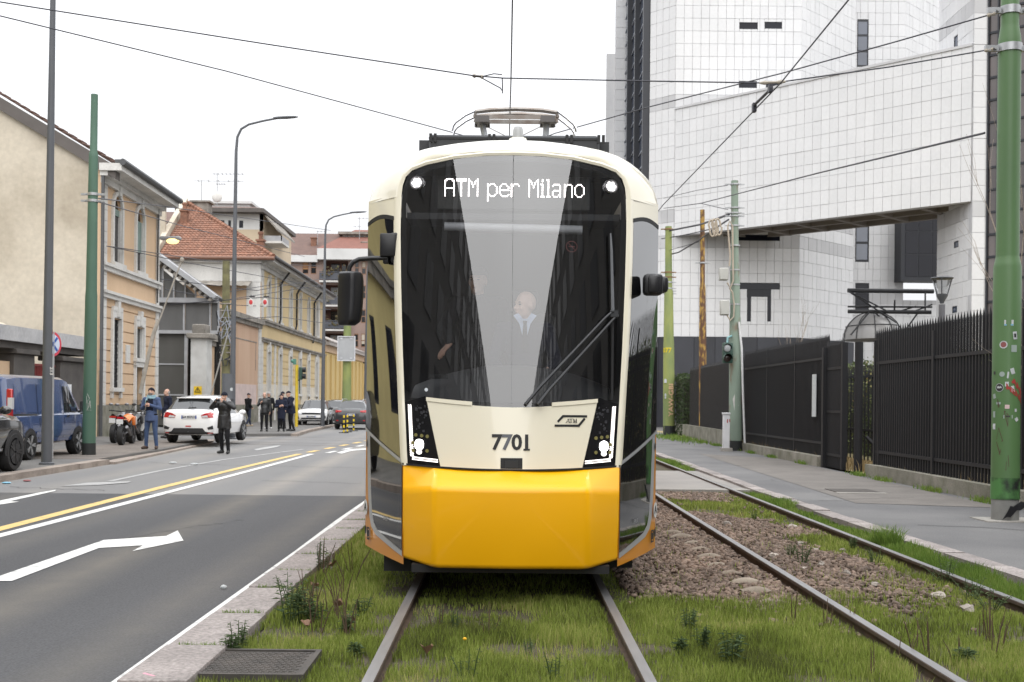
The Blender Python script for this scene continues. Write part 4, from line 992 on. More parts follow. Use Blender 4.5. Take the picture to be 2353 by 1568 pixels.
# ---- 9. street fronts beyond the left and behind the photographer (seen mirrored in the tram's glass)
nb = thing('street_front', 'ochre street building left of the photographer, mirrored in the tram side glass', 'building', (-17, 6, 0))
NF = Fr((-16.6, -8), (0, 1), (1, 0)); NL = 41; hs = [(2 + i * 4.2, 3.3 + i * 4.2, 1.6, 4.0) for i in range(9)] + [(2 + i * 4.2, 3.3 + i * 4.2, 6.4, 8.4) for i in range(9)]
wall_holes(nb, NF, 0, NL, 0, 9.8, hs, pm('stucco_ochre', (.64, .54, .25), .9, scale=.8)); string_course(nb, NF, 0, NL, 5.0, .5, .2, trim_d); cornice(nb, NF, 0, NL, 9.9, trim_d)
for h in hs: window_in(nb, NF, *h, bar=.1)
for (nm, lab, x0, x1, y0, y1, z) in (('office_block', 'dark office block behind the photographer on the left, mirrored in the windscreen', -26, -12.3, -75, 3, 17.2), ('office_block', 'dark office block behind the photographer on the right, mirrored in the windscreen', 12, 24, -75, 5, 17.2)):
 t = thing(nm, lab, 'building', ((x0 + x1) / 2, (y0 + y1) / 2, 0)); b = B(); b.bb(x0, x1, y0, y1, 0, z); b.build('wall', pm('dark_render', (.11, .105, .10), .8, scale=.3), t)
 b = B(); X = x1 + .03 if x0 < 0 else x0 - .03
 for i in range(int((y1 - y0) / 3)):
  for k in range(5): b.bb(X - .03, X + .03, y0 + i * 3 + .6, y0 + i * 3 + 2.2, 1.5 + k * 3.3, 3.6 + k * 3.3)
 b.build('windows', winglass, t, kind='stuff')
# ================================================================ TRAM
TX = .045
cream = pm('tram_cream', (.82, .77, .62), .22, var=.02, scale=1, coat=.8, spec=.5)
tyellow = pm('tram_yellow', (.93, .455, .003), .36, var=.03, scale=1.5, coat=.2, spec=.35)
torange = pm('tram_orange', (.62, .24, .012), .28, var=.03, scale=1.5, coat=.7)
tblack = pm('tram_gloss_black', (.006, .006, .007), .02, var=.1, coat=1., spec=.8); tblack.node_tree.nodes['Principled BSDF'].inputs['IOR'].default_value = 2.1
tsilver = pm('tram_silver', (.52, .53, .55), .35, metal=.5, var=.03)
tdark = pm('tram_dark_grey', (.028, .030, .034), .55, var=.15, scale=4)
rubber = pm('rubber', (.010, .010, .011), .6, var=.1)
interior = pm('tram_interior', (.045, .045, .048), .8, var=.2)
wsglass = glassmat('windscreen_glass', .86, 3.0)
sideglass = glassmat('side_glass', .6, 2.0)
led = emitmat('led_white', (1, .93, .90), 2.6)
beam = emitmat('headlamp_beam', (1, .98, .95), 14.0)
lamp_y = pm('lamp_amber', (.20, .18, .07), .2, var=.1)
chrome = pm('chrome', (.7, .7, .72), .12, metal=1., var=.03)
def lerp_tab(t, x):
 if x <= t[0][0]: return t[0][1]
 for (a, b_), (c, d) in zip(t, t[1:]):
  if x <= c: return b_ + (d - b_) * (x - a) / (c - a)
 return t[-1][1]
ybase = [(.3, 8.60), (1.05, 8.585), (1.09, 8.585), (1.56, 8.645), (2.0, 8.70), (2.6, 8.80), (3.1, 8.90), (3.55, 9.01), (3.62, 9.04)]
wfront = [(.3, .825), (1.08, .832), (1.6, .868), (2.2, .91), (2.8, .94), (3.3, .955), (3.7, .955)]
ybz = lambda z: 8.585 + .105 * max(z - 1.09, 0) + .026 * max(z - 1.09, 0) ** 2
yfront = lambda x, z: ybz(z) + .235 * (abs(x) / .9) ** 2
def nose(t, z):
 """plan section at height z: t in 0..1 front face centre to edge, 1..2 corner panel to full width"""
 w = lerp_tab(wfront, z)
 if t <= 1: x = w * t; return x, yfront(x, z)
 y0 = yfront(w, z); k = t - 1; W_, YW = 1.212, 9.52
 ctl = (w + (W_ - w) * .54, y0 + (YW - y0) * .455)
 x = (1 - k) ** 2 * w + 2 * k * (1 - k) * ctl[0] + k * k * W_; y = (1 - k) ** 2 * y0 + 2 * k * (1 - k) * ctl[1] + k * k * YW
 return x, y
def nx_(sg, t, z, off=0.):
 x, y = nose(t, z)
 if off:
  x2, y2 = nose(min(t + .01, 2), z); x1, y1 = nose(max(t - .01, 0), z); d = Vector((x2 - x1, y2 - y1, 0)).normalized(); n = Vector((d.y, -d.x, 0)); x += n.x * off; y += n.y * off
 return Vector((TX + sg * x, y, z))
def fpt(x, z, off=0.):
 """point of the front face (x signed from the tram's centre line)"""
 y = yfront(x, z); d = Vector((1, (yfront(x + .01, z) - yfront(x - .01, z)) / .02, 0)).normalized()
 dz = (yfront(x, z + .02) - yfront(x, z - .02)) / .04
 n = Vector((d.y, -1, dz)).normalized()
 return Vector((TX + x, y, z)) + n * off
tram = thing('tram', 'yellow and cream tram numbered 7701 showing ATM per Milano, headlights on', 'tram', (TX, 8.5, 0))
# --- windscreen outline (half), measured
WS = [(0, 1.548), (.25, 1.552), (.50, 1.565), (.70, 1.578), (.832, 1.59), (.858, 2.0), (.884, 2.5), (.902, 2.95), (.905, 3.20), (.896, 3.33), (.872, 3.405), (.82, 3.455), (.70, 3.492), (.47, 3.528), (.22, 3.545), (0, 3.548)]
def ws_hw(z):
 """half width of the glass at height z and lower edge / upper edge at x"""
 return lerp_tab([(1.59, .832), (2.0, .858), (2.5, .884), (2.95, .902), (3.2, .905), (3.33, .896), (3.405, .872)], z)
up_z = lambda x: lerp_tab([(0, 3.548), (.22, 3.545), (.47, 3.528), (.70, 3.492), (.82, 3.455), (.872, 3.405), (.896, 3.33), (.905, 3.2)], x)
lo_z = lambda x: lerp_tab([(0, 1.548), (.25, 1.552), (.5, 1.565), (.7, 1.578), (.832, 1.59)], x)
def ws_grid(off, inset=0., nx=32, nz=30, thick=0.):
 rows = []
 for k in range(nz + 1):
  row = []
  for i in range(nx + 1):
   s = -1 + 2 * i / nx; f = k / nz
   # map the square onto the outline
   xx = s * .905; z = None
   a = abs(s)
   zl, zu = lo_z(a * .832), up_z(min(a * .905, .905) if a < .985 else .896)
   if a >= .985: zu = 3.30
   z = zl + (zu - zl) * f
   x = (1 if s > 0 else -1) * a * (ws_hw(min(max(z, 1.59), 3.405)) if a > .96 else lerp_tab([(1.59, .832), (2.0, .858), (2.5, .884), (2.95, .902), (3.6, .905)], z))
   row.append(fpt(x, z, off))
  rows.append(row)
 return rows
b = B(); b.grid(ws_grid(.0)); wsO = b.build('windscreen', wsglass, tram, smooth=True, recalc=False)
# black ceramic border behind the glass
b = B(); r0 = []
def outline(scale_x=1., dz0=0., dz1=0., off=0., shrink=0.):
 pts = []
 full = WS + [(-x, z) for x, z in reversed(WS[1:-1])]
 cz = 2.5
 for x, z in full:
  d = math.hypot(x, z - cz); f = 1 - shrink / max(d, .3) if shrink else 1
  pts.append(fpt(x * f, cz + (z - cz) * f, off))
 return pts
oA, oB = outline(off=-.012), outline(off=-.012, shrink=.045)
b.grid([oA + oA[:1], oB + oB[:1]]); b.build('windscreen_border', rubber, tram, recalc=False)
# --- cream frame round the windscreen down to the bumper + corner pillars + cap
def frame_outer():
 L = [(.832, 1.085), (.868, 1.59), (.893, 2.0), (.922, 2.5), (.942, 2.95), (.955, 3.24)]
 return L
b = B(); rows = []
zs = [1.10, 1.3, 1.59, 1.8, 2.0, 2.25, 2.5, 2.75, 2.95, 3.1, 3.24]
for sg in (-1, 1):
 rows = []
 for z in zs:
  wi = (lerp_tab([(1.085, .795), (1.59, .832)], z) if z < 1.59 else ws_hw(z)); wo = lerp_tab(wfront, z)
  rows.append([fpt(sg * wi, z, .004), fpt(sg * (wi * .5 + wo * .5), z, .012), nx_(sg, 1, z, .006), nx_(sg, 1.06, z, .002)])
 b.grid(rows)
# top arch: from glass edge to cap front line
capF = [(0, 3.585), (.22, 3.582), (.47, 3.566), (.70, 3.53), (.82, 3.495), (.90, 3.435), (.94, 3.34), (.955, 3.24)]
glT = [(0, 3.548), (.22, 3.545), (.47, 3.528), (.70, 3.492), (.82, 3.455), (.872, 3.405), (.896, 3.33), (.905, 3.24)]
arc = [(-x, z, gx, gz) for (x, z), (gx, gz) in zip(reversed(capF[1:]), reversed(glT[1:]))]
top = []
for sg in (-1, 1):
 L = list(zip(capF, glT))
 rows = [[fpt(sg * gx, gz, .004), fpt(sg * (gx + x) / 2, (gz + z) / 2, .012), fpt(sg * x, z, .006)] for (x, z), (gx, gz) in L]
 b.grid(rows)
b.build('windscreen_surround', cream, tram, smooth=True)
# roof cap: blends from the front arch to the roof cross-section
roofC = [(0, 3.775), (.25, 3.768), (.5, 3.745), (.76, 3.705), (.93, 3.655), (1.05, 3.585), (1.14, 3.49), (1.19, 3.38), (1.212, 3.24)]
capP = [(0, 3.585), (.22, 3.582), (.47, 3.566), (.70, 3.53), (.82, 3.495), (.90, 3.435), (.94, 3.34), (.955, 3.24)]
b = B()
for sg in (-1, 1):
 N_ = 24; A_, Bv = [], []
 def along(L, f):
  d = [0]
  for (a, c), (e, g) in zip(L, L[1:]): d.append(d[-1] + math.hypot(e - a, g - c))
  t = f * d[-1]
  for i in range(len(L) - 1):
   if t <= d[i + 1] + 1e-9:
    k = (t - d[i]) / (d[i + 1] - d[i]); return L[i][0] + (L[i + 1][0] - L[i][0]) * k, L[i][1] + (L[i + 1][1] - L[i][1]) * k
  return L[-1]
 rows = []
 for j in range(9):
  th = math.pi / 2 * j / 8; row = []
  for i in range(N_ + 1):
   f = i / N_; x, z = along(capP, f); p = fpt(sg * x, z, .006); rx, rz = along(roofC, f); q_ = Vector((TX + sg * rx, 9.75 - .23 * f ** 3, rz)); g_ = max(0, (f - .5) / .5); g3 = g_ * g_ * (3 - 2 * g_)
   s1, c1 = math.sin(th), 1 - math.cos(th)
   n0, n1, n2 = nose(1, 3.25), nose(1 + j / 8, 3.25), nose(2, 3.25)
   lat = (s1 * .75 + c1 * .25) * (1 - g3) + g3 * (n1[0] - n0[0]) / (n2[0] - n0[0]); dep = c1 * (1 - g3) + g3 * (n1[1] - n0[1]) / (n2[1] - n0[1])
   row.append(Vector((p.x + (q_.x - p.x) * lat, p.y + (q_.y - p.y) * dep, p.z + (q_.z - p.z) * s1)))
  rows.append(row)
 b.grid(rows)
 # straight roof behind
 rr = [[Vector((TX + sg * along(roofC, i / N_)[0], y, along(roofC, i / N_)[1])) for i in range(N_ + 1)] for y in (9.75, 12, 20, 38)]; rr[0] = rows[-1]
 b.grid(rr)
b.build('roof', cream, tram, smooth=True, angle=60)
# corner panels
def corner(name, mat, zlo, zhi, off=0., t0=1.04, t1=2., nz=10, nt=8, par=tram, y_ext=None):
 for sg in (-1, 1):
  b = B(); rows = []
  for k in range(nz + 1):
   row = []
   for i in range(nt + 1):
    t = t0 + (t1 - t0) * i / nt; a = zlo(t) if callable(zlo) else zlo; c = zhi(t) if callable(zhi) else zhi
    row.append(nx_(sg, t, a + (c - a) * k / nz, off))
   rows.append(row)
  b.grid(rows); b.build(name, mat, par, smooth=True)
topz = lambda t: 3.075 + .035 * math.sin(math.pi * min(max((t - 1.04) / .96, 0), 1)) - .02
corner('corner_panel', cream, topz, 3.26)
linz = lambda t: 1.125 + (1.36 - 1.125) * (t - 1)
corner('corner_window', tblack, lambda t: linz(t) + .012, topz, off=.003, nz=22, t0=1.06)
corner('corner_window_seal', rubber, lambda t: topz(t) - .004, lambda t: topz(t) + .03, off=.006, nz=1)
corner('silver_trim', tsilver, lambda t: linz(t) - .012, lambda t: linz(t) + .016, off=.008, nz=1)
loz = lambda t: .425 + .11 * max(t - 1.05, 0) / .9
corner('corner_skirt', torange, lambda t: .335 + .055 * (t - 1), lambda t: linz(t) - .008, nz=8, t0=1.0)
# black lower panel with rounded silver border
def lowpanel(inset):
 e = inset
 return [(1.02, linz(1.02) - .014 - e * 0), (1.95 - e, linz(1.95 - e) - .014), (1.91 - e, .85), (1.85 - e * .9, .60 + e * .3), (1.74 - e * .8, .52 + e * .35), (1.02, .395 + e * .42)]
for sg in (-1, 1):
 for nm, m_, e, off in (('silver_border', tsilver, 0, .006), ('lower_panel', tblack, .11, .010)):
  L = lowpanel(e); b = B(); rows = []
  zs_ = [L[0][1] + (L[5][1] - L[0][1]) * i / 14 for i in range(15)]
  edge = [L[1], L[2], L[3], L[4], L[5]]
  for i in range(15):
   f = i / 14
   d = [0]
   for (a, c), (g, h) in zip(edge, edge[1:]): d.append(d[-1] + math.hypot((g - a) * .5, h - c))
   tt = f * d[-1]
   for k in range(4):
    if tt <= d[k + 1] + 1e-9: kk = (tt - d[k]) / (d[k + 1] - d[k]); to, zo = edge[k][0] + (edge[k + 1][0] - edge[k][0]) * kk, edge[k][1] + (edge[k + 1][1] - edge[k][1]) * kk; break
   ti, zi = 1.02, L[0][1] + (L[5][1] - L[0][1]) * min(1, f * 1.0)
   rows.append([nx_(sg, ti + (to - ti) * j / 6, zi + (zo - zi) * j / 6, off) for j in range(7)])
  b.grid(rows); b.build(nm, m_, tram, smooth=True)
 # small marks: round A badge, jacking symbol, hole
 p = nx_(sg, 1.95, .71, .014); n = (nx_(sg, 1.95, .71, .02) - nx_(sg, 1.95, .71, .0)).normalized(); ex = Vector((-n.y, n.x, 0)) * 1
 if ex.x < 0: ex = -ex
 ez = Vector((0, 0, 1)); b = B(); b.add([p + ex * .052 * math.cos(a * math.pi / 8) + ez * .065 * math.sin(a * math.pi / 8) for a in range(16)], [tuple(range(16))]); bd = b.build('badge', trim_w, tram, recalc=False)
 lettering('badge_letter', 'A', .09, tdark, bd, p + n * .003, ex, ez, bold=.002)
 q_ = nx_(sg, 1.86, .50, .014); b = B()
 for w_, h_, dx_, dz_ in ((.05, .012, 0, .045), (.05, .012, 0, -.045), (.01, .1, -.025, 0), (.01, .1, .025, 0), (.028, .012, 0, .02), (.012, .05, 0, 0)):
  c = q_ + ex * dx_ + ez * dz_; b.box(c, (w_, .004, h_), R=Matrix((ex, n, ez)).transposed())
 b.build('jacking_mark', tdark, tram)
 b = B(); q_ = nx_(sg, 1.965, .52, .008); b.add([q_ + ex * .022 * math.cos(a * math.pi / 6) + ez * .035 * math.sin(a * math.pi / 6) for a in range(12)], [tuple(range(12))]); b.build('socket', rubber, tram, recalc=False)
 b = B(); q_ = nx_(sg, 1.93, 1.24, .012); b.add([q_ + ex * .016 * math.cos(a * math.pi / 6) + ez * .032 * math.sin(a * math.pi / 6) for a in range(12)], [tuple(range(12))]); b.build('socket', rubber, tram, recalc=False)
 lettering('small_lettering', 'FIRST', .045, tsilver, tram, nx_(sg, 1.38, .66, .016), ex, ez)
# --- bumper: faceted yellow nose
b = B(); st = []
def brow(zc, wc, yc, ze, we, ye): return [Vector((TX - we, ye, ze)), Vector((TX - wc, yc + .03, zc)), Vector((TX, yc, zc)), Vector((TX + wc, yc + .03, zc)), Vector((TX + we, ye, ze))]
ye = yfront(.832, 1.08)
R0 = brow(.34, .50, 8.62, .40, .79, 9.0); R1 = brow(.355, .578, 8.44, .375, .832, ye + .01); R2 = brow(.955, .578, 8.40, .90, .834, ye); R3 = [fpt(x, z, .004) for x, z in ((-.832, 1.105), (-.56, 1.085), (0, 1.078), (.56, 1.085), (.832, 1.105))]
b.grid([R0, R1, R2, R3])
b.build('bumper', tyellow, tram, bevel=.035, seg=4, angle=8)
b = B(); b.bb(TX - .75, TX + .75, 8.62, 9.6, .30, .36); b.bb(TX - 1.0, TX + 1.0, 9.3, 38, .25, .4); b.bb(TX - 1.02, TX - .8, 9.2, 9.6, .22, .40); b.build('underframe', rubber, tram)
# --- number panel
PNL = [(-.652, 1.598), (-.30, 1.566), (0, 1.553), (.30, 1.566), (.652, 1.598), (.537, 1.098), (.10, 1.089), (.10, 1.18), (-.10, 1.18), (-.10, 1.089), (-.537, 1.098)]
def panel_grid(xl0, xl1, z0f, z1f, off, nx=24, nz=10):
 rows = []
 for k in range(nz + 1):
  f = k / nz; row = []
  for i in range(nx + 1):
   s = i / nx; x0 = xl0(f); x1 = xl1(f); x = x0 + (x1 - x0) * s; z = z0f(x) + (z1f(x) - z0f(x)) * f; row.append(fpt(x, z, off))
  rows.append(row)
 return rows
ptop = lambda x: 1.553 + .045 * (abs(x) / .652) ** 1.6
pbot = lambda x: 1.089 + .012 * (abs(x) / .537) ** 2
b = B(); G_ = panel_grid(lambda f: -(.537 + .115 * f), lambda f: .537 + .115 * f, pbot, ptop, .012); b.grid(G_)
b.grid([G_[-1], [p + Vector((0, .05, .004)) for p in G_[-1]]]); b.grid([[r[0] for r in G_], [r[0] + Vector((0, .03, 0)) for r in G_]]); b.grid([[r[-1] for r in G_], [r[-1] + Vector((0, .03, 0)) for r in G_]])
pan = b.build('number_panel', cream, tram, smooth=True)
for a, c in ((-.655, -.30), (.30, .655)):
 b = B(); b.grid([[fpt(a + (c - a) * i / 8, ptop(a + (c - a) * i / 8) + dz, .018) for i in range(9)] for dz in (-.002, .028)]); b.grid([[fpt(a + (c - a) * i / 8, ptop(a + (c - a) * i / 8) + .028, d) for i in range(9)] for d in (.018, -.02)]); b.build('ledge_strip', cream, pan)
def front_text(name, txt, size, mat, par, x, z, off, **k):
 vs, fs = text2d(txt, size, **k); b = B(); b.add([fpt(x + a, z + c, off) for a, c in vs], fs); return b.build(name, mat, par, recalc=False)
numm = pm('number_black', (.012, .012, .013), .5, var=.05); numg = pm('number_grey', (.10, .105, .12), .4, var=.05)
for i, (ch, x) in enumerate(zip('7701', (-.112, -.037, .038, .112))): front_text('fleet_number', ch, .160, numm if i != 1 else numg, pan, x, 1.285, .0165, bold=.0045)
b = B(); b.quad(*[fpt(x, z, .0166) for x, z in ((.088, 1.229), (.137, 1.229), (.137, 1.243), (.088, 1.243))]); b.build('fleet_number', numm, pan, recalc=False)
# operator emblem: two slanted brackets round the letters A T M
b = B()
def fpoly(pts, off=.0165): return [fpt(x, z, off) for x, z in pts]
ox, oz = .452, 1.455
def stroke(pts, w=.0085):
 for (a, c), (e, g) in zip(pts, pts[1:]):
  d = Vector((e - a, g - c)).normalized(); n = Vector((-d.y, d.x)) * w; a2, c2, e2, g2 = a - d.x * w * .6, c - d.y * w * .6, e + d.x * w * .6, g + d.y * w * .6
  b.quad(*fpoly([(ox + a2 - n.x, oz + c2 - n.y), (ox + e2 - n.x, oz + g2 - n.y), (ox + e2 + n.x, oz + g2 + n.y), (ox + a2 + n.x, oz + c2 + n.y)]))
stroke([(-.103, -.004), (-.066, .036), (.115, .036)]); stroke([(-.125, -.036), (.055, -.036), (.098, .016)])
b.build('emblem', numm, pan, recalc=False)
b = B()
def ser(pts): b.quad(*fpoly([(ox - .007 + x * .68, oz + z * .8) for x, z in pts], .0168))
def ln(x0, z0, x1, z1, w): ser([(x0 - w, z0), (x0 + w, z0), (x1 + w, z1), (x1 - w, z1)])
h0, h1 = -.019, .021
ln(-.050, h0, -.030, h1, .0022); ln(-.013, h0, -.030, h1, .0042); ser([(-.044, -.008), (-.018, -.008), (-.018, -.005), (-.044, -.005)])
for x in (-.050, -.013): ser([(x - .010, h0), (x + .010, h0), (x + .010, h0 + .003), (x - .010, h0 + .003)])
ln(.003, h0, .003, h1, .0042); ser([(-.020, h1 - .004), (.026, h1 - .004), (.026, h1), (-.020, h1)]); ser([(-.006, h0), (.012, h0), (.012, h0 + .003), (-.006, h0 + .003)])
ln(.030, h0, .032, h1, .0022); ln(.034, h1, .048, h0, .0042); ln(.048, h0, .062, h1, .0022); ln(.063, h1, .064, h0, .0044)
for x in (.031, .065): ser([(x - .009, h0), (x + .009, h0), (x + .009, h0 + .003), (x - .009, h0 + .003)])
b.build('emblem_letters', numm, pan, recalc=False)
b = B(); b.grid([[fpt(x, z, .0155) for x in (-.082, 0, .082)] for z in (1.092, 1.172)]); cu = b.build('coupler_flap', rubber, tram, recalc=False)
b = B(); b.bb(TX - .05, TX + .05, yfront(0, 1.13) - .024, yfront(0, 1.13) - .016, 1.10, 1.155); b.build('camera_window', tdark, cu)
b = B(); b.grid([[fpt(-.84 + 1.68 * i / 20, 1.078 + .027 * abs(-1 + i / 10) ** 2 + dz, .009) for i in range(21)] for dz in (-.001, .013)]); b.build('panel_gap', rubber, tram)
# --- headlight clusters
lampblack = pm('headlight_black', (.008, .008, .009), .12, var=.2, coat=.6)
for sg in (-1, 1):
 inn = lambda z: .537 + .115 * (z - 1.098) / .5 + .006
 out = lambda z: lerp_tab([(1.085, .795), (1.6, .830)], z)
 b = B(); rows = []
 for k in range(11):
  f = k / 10; row = []
  for i in range(7):
   s = i / 6; z0 = 1.096 + .012 * s; z1 = 1.585 + .03 * (1 - s) - .02 * s + .02; z = z0 + (z1 - z0) * f; x = inn(z) + (out(z) - inn(z)) * s
   row.append(fpt(sg * x, z, .008))
  rows.append(row)
 b.grid(rows); hl = b.build('headlight', lampblack, tram, smooth=True)
 b = B(); dots = []
 for i in range(46):
  z = 1.565 - i * (1.565 - 1.175) / 45
  for j in range(2): dots.append((out(z) - .030 - .016 * j - (.004 if i % 2 else 0), z))
 for i in range(22):
  x = out(1.16) - .045 - i * .0092; z = 1.165 - .016 * i / 21
  for j in range(2): dots.append((x, z - .016 * j))
 for x, z in dots: b.quad(*[fpt(sg * (x + .005 * math.cos(a)), z + .005 * math.sin(a), .0115) for a in (0, math.pi / 3, math.pi * 2 / 3, math.pi, math.pi * 4 / 3, math.pi * 5 / 3)])
 b.build('led_strip', led, hl, recalc=False)
 cx = .705
 b = B(); b.add([fpt(sg * (cx + .040 * math.cos(a * math.pi / 8) * (1 if abs(math.cos(a * math.pi / 8)) < .75 else .85)), 1.262 + .040 * math.sin(a * math.pi / 8), .013) for a in range(16)], [tuple(range(16))]); b.build('main_beam', beam, hl, recalc=False)
 b = B(); b.add([fpt(sg * (cx + .022 * math.cos(a * math.pi / 5)), 1.205 + .018 * math.sin(a * math.pi / 5), .0125) for a in range(10)], [tuple(range(10))]); b.build('dipped_beam', led, hl, recalc=False)
 for dx, z in ((-.062, 1.325), (-.018, 1.33), (.028, 1.335), (-.062, 1.215), (.048, 1.215), (.05, 1.275)):
  b = B(); b.add([fpt(sg * (cx + dx + .014 * math.cos(a * math.pi / 5)), z + .014 * math.sin(a * math.pi / 5), .012) for a in range(10)], [tuple(range(10))]); b.build('lens', lamp_y, hl, recalc=False)
 b = B(); r_ = random.Random(3)
 for i in range(26):
  x, z = cx + r_.uniform(-.06, .035), r_.uniform(1.36, 1.56); s_ = r_.uniform(.003, .010); b.quad(*[fpt(sg * (x + a * s_), z + c * s_, .0105) for a, c in ((-1, -1), (1, -1), (1, 1), (-1, 1))])
 b.build('circuit_details', pm('circuit_grey', (.035, .035, .04), .4, var=.4, scale=60), hl, kind='stuff', recalc=False)
# --- upper round lamps
for sg in (-1, 1):
 c = (sg * .775, 3.335 + (.01 if sg < 0 else -.005)); b = B(); rows = []
 for rr_, o_ in ((.058, .004), (.056, .016), (.047, .016), (.046, .008)): rows.append([fpt(c[0] + rr_ * math.cos(a * math.pi / 12), c[1] + rr_ * math.sin(a * math.pi / 12), o_) for a in range(24)])
 b.grid(rows, closed=True); ul = b.build('upper_lamp', chrome, tram, smooth=True)
 b = B()
 for i in range(7):
  a = i * math.pi / 3; x, z = (0, 0) if i == 6 else (.029 * math.cos(a), .029 * math.sin(a)); b.add([fpt(c[0] + x + .0125 * math.cos(t * math.pi / 5), c[1] + z + .0125 * math.sin(t * math.pi / 5), .012) for t in range(10)], [tuple(range(10))])
 b.build('led_petals', led, ul, recalc=False)
 b = B(); b.add([fpt(c[0] + .046 * math.cos(t * math.pi / 10), c[1] + .046 * math.sin(t * math.pi / 10), .009) for t in range(20)], [tuple(range(20))]); b.build('reflector', pm('lamp_reflector', (.5, .5, .52), .3), ul, recalc=False)
# --- destination display behind the glass
YD = 9.30
GL = {'A': ['.#####.', '##...##', '#.....#', '#.....#', '#.....#', '#.....#', '#######', '#.....#', '#.....#', '#.....#', '#.....#', '#.....#'],
 'T': ['#######', '#######', '...#...'] + ['...#...'] * 9, 'M': ['#.....#', '##...##', '#.#.#.#', '#.#.#.#', '#..#..#', '#..#..#'] + ['#.....#'] * 6,
 'p': ['.......'] * 3 + ['#.###..', '##...#.', '#.....#', '#.....#', '#.....#', '#.....#', '#.....#', '##...#.', '#.###..', '#......', '#......', '#......'],
 'e': ['.......'] * 3 + ['..###..', '.#...#.', '#.....#', '#.....#', '#######', '#......', '#......', '.#....#', '..####.'],
 'r': ['......'] * 3 + ['#.###.', '##...#', '#.....', '#.....', '#.....', '#.....', '#.....', '#.....', '#.....'],
 'i': ['.#.', '.#.', '...', '##.', '.#.', '.#.', '.#.', '.#.', '.#.', '.#.', '.#.', '###'], 'l': ['##.'] + ['.#.'] * 10 + ['###'],
 'a': ['.......'] * 3 + ['.####..', '#....#.', '.....#.', '.....#.', '.#####.', '#....#.', '#....#.', '#...##.', '.###.#.'],
 'n': ['......'] * 3 + ['#.###.', '##...#', '#....#', '#....#', '#....#', '#....#', '#....#', '#....#', '#....#'],
 'o': ['.......'] * 3 + ['..###..', '.#...#.', '#.....#', '#.....#', '#.....#', '#.....#', '#.....#', '.#...#.', '..###..'], ' ': ['....'] * 3}
pit = .01205; cols = []
txt = 'ATM per Milano'; x = 0; dots = []
for ch in txt:
 g = GL[ch]
 for r_i, row in enumerate(g):
  for c_i, k in enumerate(row):
   if k == '#': dots.append((x + c_i, r_i))
 x += len(g[0]) + 1
wd = x - 1; b = B(); zc = 3.412; xc0 = P(1184, 420, YD).x - wd * pit / 2
for cx_, rz_ in dots:
 for sub in ((-.25, 0), (.25, 0)) if False else ((0, 0),):
  X, Z = xc0 + cx_ * pit, zc - rz_ * .0124; r_ = .0047; b.add([(X + r_ * math.cos(t * math.pi / 3), YD - .012, Z + r_ * math.sin(t * math.pi / 3)) for t in range(6)], [tuple(range(6))])
disp = B(); disp.bb(TX - .62, TX + .62, YD - .008, YD + .05, 3.17, 3.44); do = disp.build('destination_display', pm('display_board', (.018, .020, .018), .5, var=.3, scale=60), tram)
b.build('display_text', emitmat('display_led', (1, .90, .88), 7.0), do, recalc=False)
b = B(); b.bb(TX - .86, TX + .86, 9.2, 9.6, 3.07, 3.12); b.build('display_shelf', tdark, tram)
# --- cab interior
b = B(); b.bb(TX - 1.15, TX + 1.15, 11.2, 11.3, .4, 3.4); b.bb(TX - 1.0, TX + 1.0, 9.62, 11.3, 3.46, 3.5); b.bb(TX - 1.15, TX + 1.15, 9.4, 11.3, .8, .9); b.build('cab_wall', interior, tram)
b = B(); rows = []
for j in range(5):
 row = []
 for i in range(17):
  s = -1 + i / 8; row.append(Vector((TX + s * .80, yfront(s * .8, 1.8) + .07 + j * .16, 1.60 + .30 * math.sin(math.pi / 2 * j / 4) * (1 - .55 * s * s) - (0 if j else .1))))
 rows.append(row)
b.grid(rows); b.build('dashboard', pm('dash_grey', (.11, .113, .12), .45), tram, smooth=True)
b = B(); b.tube([(TX - .56, 9.25, 3.02), (TX + .56, 9.25, 3.0)], .036, 10); b.build('roller_blind', pm('blind_white', (.55, .57, .60), .5), tram, smooth=True)
b = B(); b.tube([(TX - .33, 9.0, 1.62), (TX - .325, 9.0, 1.9), (TX - .27, 9.02, 2.06)], .005, 6); b.ell((TX - .262, 9.02, 2.085), (.012, .012, .035), 8, 6); b.build('gooseneck_microphone', rubber, tram)
b = B(); b.box((TX - .58, 8.93, 1.79), (.14, .06, .035)); cr = b.build('card_reader', tdark, tram); b = B(); b.box((TX - .58, 8.895, 1.79), (.05, .004, .024)); b.build('screen', rubber, cr)
b = B(); c = (-.662, 1.685); b.add([fpt(c[0] + .014 * math.cos(a * math.pi / 8), c[1] + .014 * math.sin(a * math.pi / 8), .002) for a in range(16)], [tuple(range(16))]); b.build('round_sticker', pm('sticker_pale', (.62, .66, .70), .5), tram, recalc=False)
b = B(); cc = (.458, 2.82)
for a in range(20):
 t0, t1 = a * math.pi / 10, (a + 1) * math.pi / 10; b.quad(*[fpt(cc[0] + r_ * math.cos(t), cc[1] + r_ * math.sin(t), -.006) for r_, t in ((.046, t0), (.046, t1), (.040, t1), (.040, t0))])
b.quad(*[fpt(cc[0] + x, cc[1] + z, -.006) for x, z in ((-.03, .026), (-.026, .03), (.03, -.026), (.026, -.03))]); b.quad(*[fpt(cc[0] + x, cc[1] + z, -.0062) for x, z in ((-.025, -.004), (.025, -.004), (.025, .004), (-.025, .004))])
b.build('no_smoking_sticker', pm('sticker_red', (.25, .08, .08), .6), tram, recalc=False)
# driver's seat
b = B(); b.box((TX + .12, 10.25, 1.95), (.5, .12, .9)); b.box((TX + .12, 10.25, 2.5), (.26, .10, .2)); b.box((TX + .12, 10.0, 1.45), (.5, .5, .12)); b.build('driver_seat', interior, tram, bevel=.04, seg=2)
